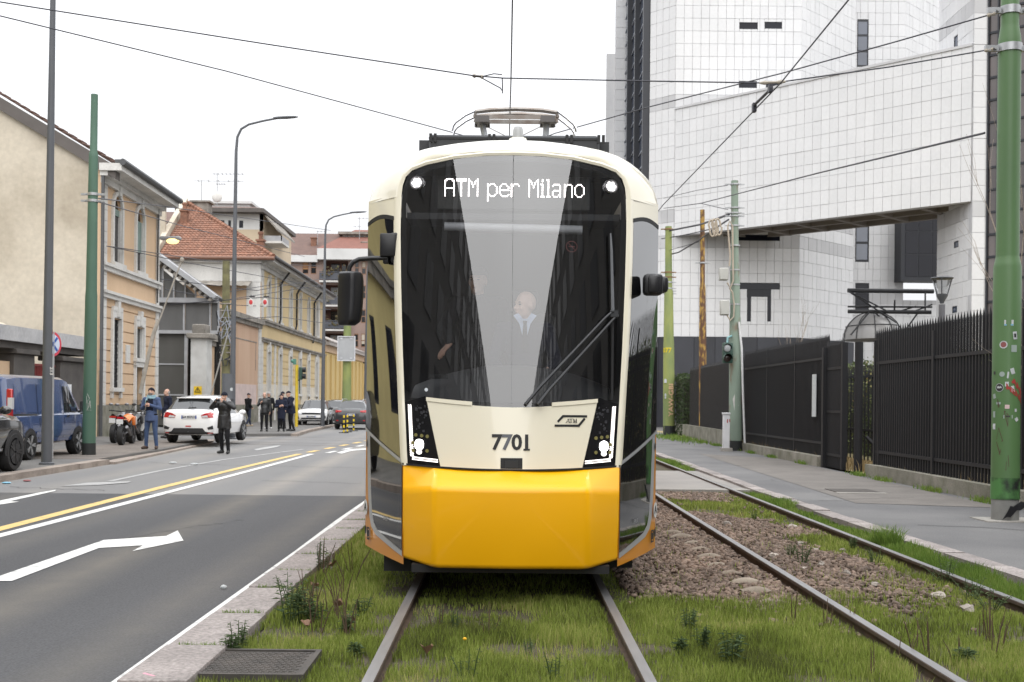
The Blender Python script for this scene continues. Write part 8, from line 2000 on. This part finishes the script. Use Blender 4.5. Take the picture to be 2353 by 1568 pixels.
mirrors(dk, .97, .80, 1.22, blk_p); decal(dk, bd, R4(-1.0, 1.0, .42, .47), 'x', 1, rim_m, 'sill_trim', .012, 3); decal(dk, bd, R4(.78, .79, .45, 1.05), 'x', 1, plast, 'door_gap', .008, 2)
# ---- motorcycles
orange_p = pm('moto_orange', (.72, .17, .012), .3, var=.05, coat=.6); mmet = pm('moto_metal', (.20, .20, .21), .35, metal=.7, var=.2)
def motorcycle(label, loc, rz, col, screen=False, scooter=False):
 e = thing('motorcycle', label, 'motorcycle', loc, rz, 'motorcycles by the corner house')
 for y in (-.70, .70):
  b = B(); R_ = .31
  b.lathe([(R_ * .72, -.05), (R_ * .95, -.075), (R_, -.03), (R_, .03), (R_ * .95, .075), (R_ * .72, .05)], (0, y, R_), 24, axis='X'); t = b.build('wheel', tyre_m, e, local=True, smooth=True)
  b = B(); b.lathe([(R_ * .74, -.035), (R_ * .74, .035), (R_ * .66, .035), (R_ * .66, -.035), (R_ * .74, -.035)], (0, y, R_), 20, axis='X'); b.lathe([(.05, -.08), (.05, .08)], (0, y, R_), 10, axis='X')
  for k in range(6): a = k * math.pi / 3; b.bar((0, y, R_), (0, y + R_ * .7 * math.cos(a), R_ + R_ * .7 * math.sin(a)), .03)
  b.build('rim', rim_d, t, local=True); b = B(); b.lathe([(.13, .055), (.13, .06)], (0, y, R_), 16, axis='X'); b.build('brake_disc', mmet, t, local=True)
 b = B(); b.box((0, .05, .42), (.26, .42, .30)); b.box((0, .02, .62), (.30, .26, .14)); b.lathe([(.12, -.16), (.12, .16)], (0, -.05, .38), 12, axis='X'); b.build('engine', plast, e, local=True, bevel=.03)
 b = B(); b.tube([(0, -.70, .31), (.09, -.3, .40), (.09, 0, .42)], .03, 6); b.tube([(0, -.70, .31), (-.09, -.3, .40), (-.09, 0, .42)], .03, 6)
 for s in (-1, 1): b.tube([(s * .1, -.1, .45), (s * .12, .1, .72), (s * .05, .42, .88)], .022, 6); b.tube([(s * .1, -.62, .80), (s * .11, -.1, .62)], .018, 6)
 b.build('frame', mmet, e, local=True, smooth=True)
 b = B()
 for s in (-1, 1): b.tube([(s * .085, .70, .31), (s * .085, .52, .72), (s * .085, .42, .98)], .026, 8)
 b.build('fork', mmet, e, local=True, smooth=True)
 b = B(); b.tube([(-.37, .26, 1.06), (-.25, .36, 1.04), (0, .42, 1.0), (.25, .36, 1.04), (.37, .26, 1.06)], .016, 6); h = b.build('handlebar', plast, e, local=True)
 b = B()
 for s in (-1, 1): b.tube([(s * .40, .24, 1.06), (s * .27, .34, 1.05)], .024, 6)
 b.build('grip', rubber, h, local=True)
 for s in (-1, 1):
  b = B(); b.tube([(s * .26, .36, 1.04), (s * .33, .38, 1.2), (s * .36, .36, 1.24)], .008, 5); b.ell((s * .38, .35, 1.26), (.075, .025, .045), 10, 6); b.build('mirror', mmet if s < 0 else plast, e, local=True, smooth=True)
 b = B(); b.grid([[(x * w, y, z - .25 * abs(x) ** 2 * .3) for x in (-1, -.6, 0, .6, 1)] for y, w, z in ((-.12, .09, .80), (.05, .15, .93), (.22, .17, .98), (.38, .12, .93), (.44, .06, .86))]); b.prism([(-.16, .36, .62), (-.2, .2, .6), (-.18, .1, .88), (-.16, .36, .9)], (.32 + .05, 0, 0)); b.build('tank', col, e, local=True, smooth=True, bevel=.02)
 b = B(); b.grid([[(x * w, y, z - .06 * x * x) for x in (-1, -.5, 0, .5, 1)] for y, w, z in ((-.86, .07, .96), (-.6, .12, .92), (-.35, .16, .84), (-.12, .10, .82))]); b.grid([[(x * w, y, z - .14) for x in (-1, 0, 1)] for y, w, z in ((-.86, .05, .98), (-.35, .1, .86), (-.12, .09, .84))]); b.build('seat', rubber, e, local=True, smooth=True)
 b = B(); b.box((0, -.94, .74), (.20, .012, .15)); p = b.build('number_plate', plate_w, e, local=True); b = B(); b.box((0, -.86, .86), (.20, .05, .06)); b.build('tail_light', red_l, e, local=True)
 b = B(); b.tube([(.15, -.1, .3), (.17, -.4, .42), (.18, -.78, .58)], [.03, .045, .05], 8); b.build('exhaust', mmet, e, local=True, smooth=True)
 b = B(); b.ell((0, .52, .92), (.09, .09, .09), 10, 7); b.build('headlight', clear_l, e, local=True, smooth=True)
 b = B(); b.grid([[(x * .075, .70 + .37 * math.cos(a), .31 + .37 * math.sin(a)) for x in (-1, 0, 1)] for a in (.5, 1.0, 1.6, 2.2)]); b.build('mudguard', col, e, local=True)
 if screen:
  b = B(); b.grid([[(x * w, y + .1 * x * x * -1, z) for x in (-1, -.5, 0, .5, 1)] for y, w, z in ((.58, .22, .9), (.50, .24, 1.15), (.40, .18, 1.42))]); b.build('windshield', glassmat('moto_screen', .75, 2.), e, local=True, smooth=True)
  b = B(); b.grid([[(x * w, y, z) for x in (-1, -.6, 0, .6, 1)] for y, w, z in ((.55, .20, .98), (.62, .24, .75), (.52, .22, .5), (.42, .15, .35))]); b.box((0, -.62, .72), (.36, .5, .28)); b.build('fairing', trim_w, e, local=True, smooth=True, bevel=.04)
 return e
q = G(262, 1024, .115); motorcycle('black and orange motorcycle parked closest to us by the corner house', (q.x + .12, q.y + .8, .115), .10, orange_p)
q = P(310, 1000, 38.6); motorcycle('white scooter with tall clear windshield behind the orange motorcycle', (q.x, 38.6, .115), .05, pm('moto_black', (.02, .02, .022), .3, coat=.6), True)
q = P(284, 1000, 38.2); motorcycle('dark motorcycle squeezed between the orange one and the scooter', (q.x, 37.8, .115), .08, pm('moto_grey', (.10, .10, .11), .3, coat=.6))
# ================================================================ PEOPLE
skin = pm('skin', (.52, .315, .235), .55, var=.06, scale=14); skin_p = pm('skin_pale', (.62, .43, .35), .5, var=.05, scale=14)
def cloth(n, c): return pm('cloth_' + n, c, .9, var=.18, scale=9, bump=.25, bscale=30, spec=.2)
hair_m = pm('hair_dark', (.022, .017, .014), .7, var=.3, scale=60); hair_g = pm('hair_grey', (.30, .29, .28), .7, var=.3, scale=60)
eye_m = pm('eye_dark', (.02, .016, .014), .2); lip_m = pm('lips', (.36, .16, .13), .5)
def capsule(b, p, q, r0, r1, flat=1., n=12):
 p, q = Vector(p), Vector(q); d = q - p; L = d.length; d.normalize()
 pts, rr = [], []
 for k in range(5): a = math.pi / 2 * (1 - k / 4); pts.append(p - d * r0 * math.sin(a)); rr.append(max(r0 * math.cos(a), r0 * .03))
 for k in range(1, 5): a = math.pi / 2 * k / 4; pts.append(q + d * r1 * math.sin(a)); rr.append(max(r1 * math.cos(a), r1 * .03))
 pts.insert(5, q); rr.insert(5, r1)
 b.tube(pts, rr, n, flat=flat)
def hand(b, w, d, palm_n, s, mi, curl=.6, size=1.):
 """palm + four unequal fingers + thumb; w wrist, d pointing direction, palm_n palm normal, s thumb side"""
 w, d, pn = Vector(w), Vector(d).normalized(), Vector(palm_n); pn = (pn - d * pn.dot(d)).normalized(); sd = d.cross(pn).normalized() * s
 k0 = len(b.v); pb = B()
 pc = w + d * .05 * size
 pb.ell(pc, (.043 * size, .014 * size, .055 * size), 10, 8, R=Matrix((sd, pn, d)).transposed())
 for i, (o, l) in enumerate(((.030, .070), (.010, .080), (-.010, .074), (-.029, .058))):
  a = w + d * .085 * size + sd * o * size; l *= size; m1 = a + (d * math.cos(curl * .5) + pn * math.sin(curl * .5)) * l * .45; m2 = m1 + (d * math.cos(curl * 1.3) + pn * math.sin(curl * 1.3)) * l * .32; m3 = m2 + (d * math.cos(curl * 2) + pn * math.sin(curl * 2)) * l * .25
  pb.tube([a - d * .02 * size, a, m1, m2, m3], [.0095 * size, .0095 * size, .0088 * size, .008 * size, .0055 * size], 7)
 a = w + d * .025 * size + sd * .032 * size; t1 = a + (d * .6 + sd * .75 + pn * .25).normalized() * .036 * size; t2 = t1 + (d * .9 + sd * .25 + pn * .45).normalized() * .032 * size; pb.tube([a - sd * .012 * size, a, t1, t2], [.013 * size, .0125 * size, .0105 * size, .007 * size], 7)
 b.add(pb.v, pb.f, mi)
def person(label, loc, rz, J=None, colors=None, coat_len=.0, hat=None, beard=False, voxel=.014, h=1.76, bulk=1., group=None, only_up=False, hair=hair_m, hands=None, sk=skin, head_yaw=0., head_pitch=0., extra=None, hood=False):
 """J: joint overrides. colors: top, legs, shoes. The body is one remeshed surface coloured by body part"""
 e = thing('person', label, 'person', loc, rz, group)
 D = dict(pel=(0, 0, .95), chest=(0, -.005, 1.30), neck=(0, .005, 1.49), head=(0, .03, 1.635), shL=(-.185, -.01, 1.42), shR=(.185, -.01, 1.42), elL=(-.25, -.03, 1.14), elR=(.25, -.03, 1.14), wrL=(-.25, .06, .90), wrR=(.25, .06, .90),
    hiL=(-.095, 0, .92), hiR=(.095, 0, .92), knL=(-.11, .02, .50), knR=(.11, .02, .50), anL=(-.115, -.02, .09), anR=(.115, -.02, .09), toL=(-.14, .15, .045), toR=(.14, .15, .045))
 D.update(J or {}); k = h / 1.76; D = {a: Vector(c) * k for a, c in D.items()}
 b = B(); segs = []
 def seg(lab, p, q, r0, r1, flat=1.):
  p, q = (D[p] if isinstance(p, str) else p), (D[q] if isinstance(q, str) else q); capsule(b, p, q, r0 * k, r1 * k, flat); segs.append((lab, p, q, r0 * k, r1 * k))
 up = Vector((0, 0, 1)); B_ = bulk
 tor = [('pel', .125, .15), ('chest', .118, .17)]
 for nm, ry, rx in tor: b.ell(D[nm], (rx * B_ * k, ry * B_ * k, .19 * k), 16, 12)
 b.ell((D['pel'] + D['chest']) / 2, (.148 * B_ * k, .122 * B_ * k, .2 * k), 16, 10); segs.append(('top', D['pel'] + up * .02, D['chest'] + up * .08 * k, .15 * k, .16 * k))
 seg('top', D['chest'] + up * .10 * k, 'neck', .11 * B_, .062); seg('neck', 'neck', D['neck'] + (D['head'] - D['neck']) * .6, .058, .054)
 for s in 'LR':
  seg('top', D['chest'] + up * .1 * k, 'sh' + s, .085, .078 * B_); seg('top', 'sh' + s, 'el' + s, .072 * B_, .054 * B_); seg('top', 'el' + s, 'wr' + s, .054 * B_, .038 * B_)
  if not only_up:
   seg('legs', 'hi' + s, 'kn' + s, .098 * (B_ + 1) / 2, .066); seg('legs', 'kn' + s, 'an' + s, .066, .050); seg('shoes', D['an' + s] - up * .03 * k, 'to' + s, .052, .042, 1.); seg('shoes', D['an' + s] - up * .04 * k, D['an' + s] - up * .05 * k + (D['an' + s] - D['to' + s]) * .25, .048, .045)
 if coat_len:
  z0 = D['pel'].z; rows = []
  b.tube([D['pel'] + up * .15 * k, D['pel'] - up * coat_len * .5 * k, D['pel'] - up * coat_len * k], [.165 * B_ * k, .185 * B_ * k, .188 * B_ * k], 18, flat=.82); segs.append(('top', D['pel'], D['pel'] - up * (coat_len - .08) * k, .19 * B_ * k, .19 * B_ * k))
 # head: skull, jaw, nose, ears
 hd = D['head']; Rh = Matrix.Rotation(head_yaw, 3, 'Z') @ Matrix.Rotation(-head_pitch, 3, 'X'); hp = lambda x, y, z: hd + Rh @ Vector((x, y, z)) * k
 b.ell(hp(0, -.012, .03), (.076 * k, .094 * k, .098 * k), 16, 12, R=Rh); b.ell(hp(0, .022, -.045), (.058 * k, .066 * k, .074 * k), 14, 10, R=Rh); b.ell(hp(0, .068, -.092), (.026 * k, .022 * k, .02 * k), 8, 6, R=Rh)
 segs.append(('head', hp(0, 0, .05), hp(0, .03, -.07), .09 * k, .06 * k))
 capsule(b, hp(0, .084, .012), hp(0, .106, -.025), .010 * k, .015 * k); b.ell(hp(0, .078, .03), (.05 * k, .018 * k, .012 * k), 8, 6, R=Rh)
 for s in (-1, 1): b.ell(hp(s * .078, -.012, -.005), (.012 * k, .02 * k, .033 * k), 8, 6, R=Rh); b.ell(hp(s * .040, .070, -.03), (.018 * k, .016 * k, .02 * k), 8, 6, R=Rh)
 b.ell(hp(0, .083, -.058), (.024 * k, .014 * k, .006 * k), 8, 5, R=Rh)
 o = b.build('body', skin, e, local=True); md = o.modifiers.new('r', 'REMESH'); md.mode = 'VOXEL'; md.voxel_size = voxel; sm = o.modifiers.new('s', 'SMOOTH'); sm.iterations = 3 if voxel > .01 else 5; sm.factor = .5
 bpy.context.view_layer.update(); me = evalmesh(o); old = o.data; o.modifiers.clear(); o.data = me; bpy.data.meshes.remove(old)
 c_top, c_leg, c_shoe = colors; mats = [sk, c_top, c_leg, c_shoe, eye_m, lip_m]; me.materials.clear()
 for m_ in mats: me.materials.append(m_)
 idx = {'neck': 0, 'head': 0, 'top': 1, 'legs': 2, 'shoes': 3}
 n = len(me.polygons); C_ = np.empty(n * 3); me.polygons.foreach_get('center', C_); C_ = C_.reshape(-1, 3); best = np.full(n, 1e9); mi = np.zeros(n, int)
 for lab, p, q, r0, r1 in segs:
  p_, d = np.array(p), np.array(q - p); L2 = max(d @ d, 1e-9); t = np.clip(((C_ - p_) @ d) / L2, 0, 1); dist = np.linalg.norm(C_ - p_ - t[:, None] * d, axis=1) - (r0 + (r1 - r0) * t); m_ = dist < best; best[m_] = dist[m_]; mi[m_] = idx[lab]
 # append hands and facial features to the same mesh
 x = B()
 for s, sd in (('L', -1), ('R', 1)):
  d = D['wr' + s] - D['el' + s]; hd_ = (hands or {}).get(s, {}); hand(x, D['wr' + s], hd_.get('d', d), hd_.get('n', Vector((-sd, .2, -.1))), hd_.get('s', -sd * 1), 0, hd_.get('curl', .55), k * hd_.get('size', 1.))
 for s in (-1, 1): x.ell(hp(s * .033, .079, .008), (.013 * k, .007 * k, .006 * k), 8, 5, 4, R=Rh); x.ell(hp(s * .034, .084, .028), (.020 * k, .007 * k, .004 * k), 8, 4, 4, R=Rh)
 x.ell(hp(0, .0925, -.060), (.020 * k, .006 * k, .005 * k), 8, 4, 5, R=Rh)
 bm = bmesh.new(); bm.from_mesh(me);
 for f, i in zip(bm.faces, mi): f.material_index = int(i)
 vs = [bm.verts.new(v) for v in x.v]
 for f, i in zip(x.f, x.m):
  try: nf = bm.faces.new([vs[j] for j in f]); nf.material_index = i
  except ValueError: pass
 bmesh.ops.recalc_face_normals(bm, faces=bm.faces); bm.to_mesh(me); bm.free(); me.shade_smooth(); o.data = me
 def cap(name, mat, dz, zc, beanie=False, peak=False):
  c = B(); rows = []
  for i in range(6):
   a = math.pi / 2 * i / 5; rows.append([hp((.085 if beanie else .083) * math.cos(a) * math.cos(t * math.pi / 9), -.012 + .104 * math.cos(a) * math.sin(t * math.pi / 9), zc + dz * math.sin(a)) for t in range(18)])
  c.grid(rows, closed=True)
  if beanie: c.grid([[hp(r * math.cos(t * math.pi / 9), -.012 + (r + .02) * math.sin(t * math.pi / 9), zc + z) for t in range(18)] for r, z in ((.088, -.012), (.091, .0), (.090, .03), (.086, .04))], closed=True)
  if peak: c.grid([[hp(x, y, z) for x in (-.06, -.03, 0, .03, .06)] for y, z in ((.085, zc + .005), (.16, zc - .018))])
  c.build(name, mat, e, local=True, smooth=True)
 if hat == 'beanie': cap('beanie', cloth('beanie', (.016, .018, .028)), .10, .045, beanie=True)
 elif hat == 'cap': cap('cap', cloth('cap', (.012, .013, .022)), .085, .055, peak=True)
 elif hat == 'hair': cap('hair', hair, .092, .048)
 elif hat == 'balding':
  c = B(); rows = []
  for z, r in ((-.03, .080), (.01, .083), (.045, .081)): rows.append([hp(r * math.cos(math.pi * (1 + .0) + math.pi * t / 12), -.018 + (r + .015) * math.sin(math.pi + math.pi * t / 12), z) for t in range(13)])
  c.grid(rows); c.build('hair', hair, e, local=True, smooth=True)
 if beard:
  c = B(); c.grid([[hp(r * math.sin(a), .02 + (r + .008) * math.cos(a), z) for a in [-1.4 + 2.8 * t / 12 for t in range(13)]] for r, z in ((.066, -.045), (.064, -.075), (.05, -.105), (.025, -.118))]); c.build('beard', hair_m if beard is True else beard, e, local=True, smooth=True)
 if extra: extra(e, D, hp, k)
 return e
navy = cloth('navy', (.017, .020, .036)); blk = cloth('black', (.013, .013, .015)); suit = cloth('suit_blue', (.070, .098, .185)); denim = cloth('denim', (.055, .085, .165)); shoe_b = pm('shoe_black', (.012, .012, .012), .4); shoe_br = pm('shoe_brown', (.055, .032, .022), .6)
jean_d = cloth('jeans_dark', (.028, .035, .06))
phone_m = pm('phone', (.02, .02, .022), .2)
def phone_held(pos, horizontal=False, name='mobile_phone', lab='dark mobile phone held up'):
 def f(e, D, hp, k):
  b = B(); p = Vector(pos) * k; b.box(p, (.15, .012, .075) if horizontal else (.075, .012, .15)); M = Matrix.Translation(e.location) @ Matrix.Rotation(e.rotation_euler[2], 4, 'Z'); b.v = [tuple(M @ Vector(v)) for v in b.v]
  o = b.build('mobile_phone', phone_m, None, bevel=.006); tag(o, lab, 'phone')
 return f
def scarf(e, D, hp, k):
 b = B()
 for i, (z, r) in enumerate(((1.50, .105), (1.53, .10), (1.475, .115))): b.tube([Vector((r * math.cos(t * math.pi / 7), .01 + r * .95 * math.sin(t * math.pi / 7), z + .012 * math.sin(t))) * k for t in range(15)], .028, 6)
 b.tube([Vector((.07, .09, 1.5)) * k, Vector((.1, .13, 1.4)) * k, Vector((.1, .14, 1.28)) * k], .03, 6); b.build('scarf', cloth('scarf', (.25, .38, .44)), e, local=True, smooth=True)
 b = B(); b.grid([[Vector((x, .128 - .25 * x * x, z)) * k for x in (-.1, -.05, 0, .05, .1)] for z in (1.02, 1.12, 1.25, 1.38, 1.45)]); b.build('jumper', navy, e, local=True, smooth=True)
 b = B(); b.tube([Vector((.165 * math.cos(t * math.pi / 10), .135 * math.sin(t * math.pi / 10), 1.0)) * k for t in range(21)], .02, 6); b.build('belt', blk, e, local=True, smooth=True)
 phone_held((.0, .30, 1.33), lab='dark phone in the hands of the man in the blue suit')(e, D, hp, k)
q = G(347, 1033, .115)
person('man in a blue suit and light scarf looking down at his phone', (q.x, q.y, .12), math.pi - .1, dict(elL=(-.27, .02, 1.17), elR=(.27, .02, 1.17), wrL=(-.07, .25, 1.27), wrR=(.07, .25, 1.27), anL=(-.155, -.02, .09), anR=(.155, -.02, .09), toL=(-.20, .13, .045), toR=(.20, .13, .045), knL=(-.13, .02, .5), knR=(.13, .02, .5)),
  (suit, denim, shoe_br), coat_len=.14, hat='beanie', beard=pm('beard_grey', (.16, .14, .13), .8), head_pitch=-.35, extra=scarf, h=1.77, bulk=1.08, hands={'L': dict(n=(1, .2, 0), s=1, curl=.9), 'R': dict(n=(-1, .2, 0), s=-1, curl=.9)})
q = P(384, 1008, 42)
person('bald man in a dark coat standing behind the white car', (q.x, 42, .115), math.pi - .9, {}, (navy, blk, shoe_b), coat_len=.25, hat='balding', hair=hair_g, h=1.82, bulk=1.1, voxel=.017)
q = G(515, 1043, .005)
person('man in a black puffer coat and beanie photographing from the road edge', (q.x, q.y, .005), math.pi - .32, dict(elL=(-.37, .10, 1.32), elR=(.37, .10, 1.32), wrL=(-.13, .26, 1.50), wrR=(.13, .26, 1.50), anL=(-.17, .05, .09), anR=(.10, -.05, .09), toL=(-.24, .22, .045), toR=(.12, .12, .045), knL=(-.15, .08, .5), knR=(.09, .02, .5)),
  (pm('puffer_black', (.012, .012, .013), .45, var=.3, scale=14, bump=.6, bscale=14), blk, shoe_b), coat_len=.22, hat='beanie', h=1.78, bulk=1.22, extra=phone_held((0, .36, 1.53), True, lab='dark phone held sideways by the man in the black coat'), hands={'L': dict(d=(.4, .5, .5), n=(.8, -.3, 0), s=1, curl=.9), 'R': dict(d=(-.4, .5, .5), n=(-.8, -.3, 0), s=-1, curl=.9)}, voxel=.015)
q = P(570, 981, 61)
person('man in black hoodie and cap walking away along the pink wall', (q.x, 61, .115), -.65, dict(knL=(-.09, .14, .52), anL=(-.1, .24, .10), toL=(-.11, .40, .06), knR=(.09, .03, .5), anR=(.1, -.22, .12), toR=(.11, -.1, .04), elL=(-.24, .06, 1.15), wrL=(-.2, .18, 1.02), elR=(.24, -.06, 1.15), wrR=(.2, .1, 1.02)), (blk, jean_d, pm('shoe_tan', (.42, .33, .22), .7)), coat_len=.05, hat='cap', h=1.78, voxel=.018)
q = G(607, 992, .115)
person('bald man in a black jacket holding a cigarette, left of the officers', (q.x, q.y, .115), math.pi + .15, dict(elL=(-.25, .0, 1.15), elR=(.27, .08, 1.18), wrR=(.16, .26, 1.30)), (pm('leather_black', (.016, .017, .018), .4, var=.2, scale=10), blk, shoe_b), coat_len=.12, hat='balding', hair=hair_g, h=1.79, bulk=1.15, voxel=.018)
q = P(617, 985, 56.5)
person('figure half hidden behind the bald man, with white shoes', (q.x, 56.5, .115), .4, {}, (blk, blk, pm('shoe_white', (.65, .65, .65), .6)), coat_len=.2, hat='hair', hair=hair_g, h=1.84, voxel=.02)
q = G(646, 992, .115)
person('officer in a long dark blue coat looking at something in the hands', (q.x, q.y, .115), math.pi + .2, dict(elL=(-.26, .03, 1.16), wrL=(-.10, .25, 1.22), elR=(.26, .03, 1.16), wrR=(.10, .25, 1.2)), (navy, blk, shoe_b), coat_len=.36, hat='beanie', h=1.72, bulk=1.18, voxel=.018, head_pitch=-.3)
q = P(645, 985, 57)
person('officer in dark uniform partly hidden behind the one in the long coat', (q.x + .1, 57, .115), math.pi - .6, {}, (navy, blk, shoe_b), coat_len=.2, hat='beanie', h=1.86, bulk=1.1, voxel=.02)
q = G(668, 991, .115)
person('officer in a peaked cap leaning towards the yellow signal post', (q.x, q.y, .115), math.pi / 2 + .5, dict(chest=(0, .05, 1.30), neck=(0, .09, 1.49), head=(0, .13, 1.635), elL=(-.24, .10, 1.14), wrL=(-.14, .3, 1.1), elR=(.26, .02, 1.14), wrR=(.17, .24, 1.08), anL=(-.14, -.1, .09), toL=(-.16, .06, .045)), (navy, blk, shoe_b), coat_len=.16, hat='cap', h=1.86, bulk=1.15, voxel=.018)
# ---- in the cab
def driver_extra(e, D, hp, k):
 shirt = cloth('shirt', (.42, .50, .66)); b = B()
 for s in (-1, 1): b.prism([Vector((s * .008, .128, 1.42)) * k, Vector((s * .10, .09, 1.55)) * k, Vector((s * .055, .075, 1.57)) * k, Vector((s * .002, .105, 1.50)) * k], (0, .012, 0))
 b.prism([Vector((-.06, .115, 1.52)) * k, Vector((.06, .115, 1.52)) * k, Vector((.0, .142, 1.30)) * k], (0, .008, 0)); b.build('shirt', shirt, e, local=True)
 b = B(); b.prism([Vector(p) * k for p in ((-.018, .139, 1.50), (.018, .139, 1.50), (.014, .141, 1.47), (.030, .158, 1.26), (-.030, .158, 1.26), (-.014, .141, 1.47))], (0, .008, 0)); b.build('tie', blk, e, local=True)
dv = P(1206, 705, 9.85); k_ = 1.0
person('bald tram driver in dark jacket, pale shirt and tie behind the windscreen', (dv.x, 9.82, dv.z - 1.635), math.pi, dict(elL=(-.27, .06, 1.16), wrL=(-.2, .28, 1.08), elR=(.27, .06, 1.16), wrR=(.2, .28, 1.08)), (navy, blk, shoe_b), only_up=True, h=1.76, hat=None, sk=skin_p, voxel=.009, head_yaw=-.95, extra=driver_extra, bulk=1.05)
p2_ = P(1098, 648, 10.1); hnd = P(1026, 800, 9.32)
x0, y0, z0 = p2_.x, 10.1, p2_.z - 1.635
loc2 = lambda p: (-(p[0] - x0), -(p[1] - y0), p[2] - z0)       # turned to face us
person('man in black standing beside the driver with one hand on the dashboard', (x0, y0, z0), math.pi, dict(shR=loc2((x0 - .185, y0 - .03, z0 + 1.42)), elR=loc2((x0 - .27, 9.75, z0 + 1.20)), wrR=loc2((hnd.x + .035, 9.38, hnd.z + .045))), (blk, blk, shoe_b), only_up=True, h=1.76, hat='hair', voxel=.010, head_yaw=-.3, bulk=1.15,
  hands={'R': dict(d=(.55, .55, -.6), n=(0, .2, -1), s=-1, curl=.35, size=1.15)})
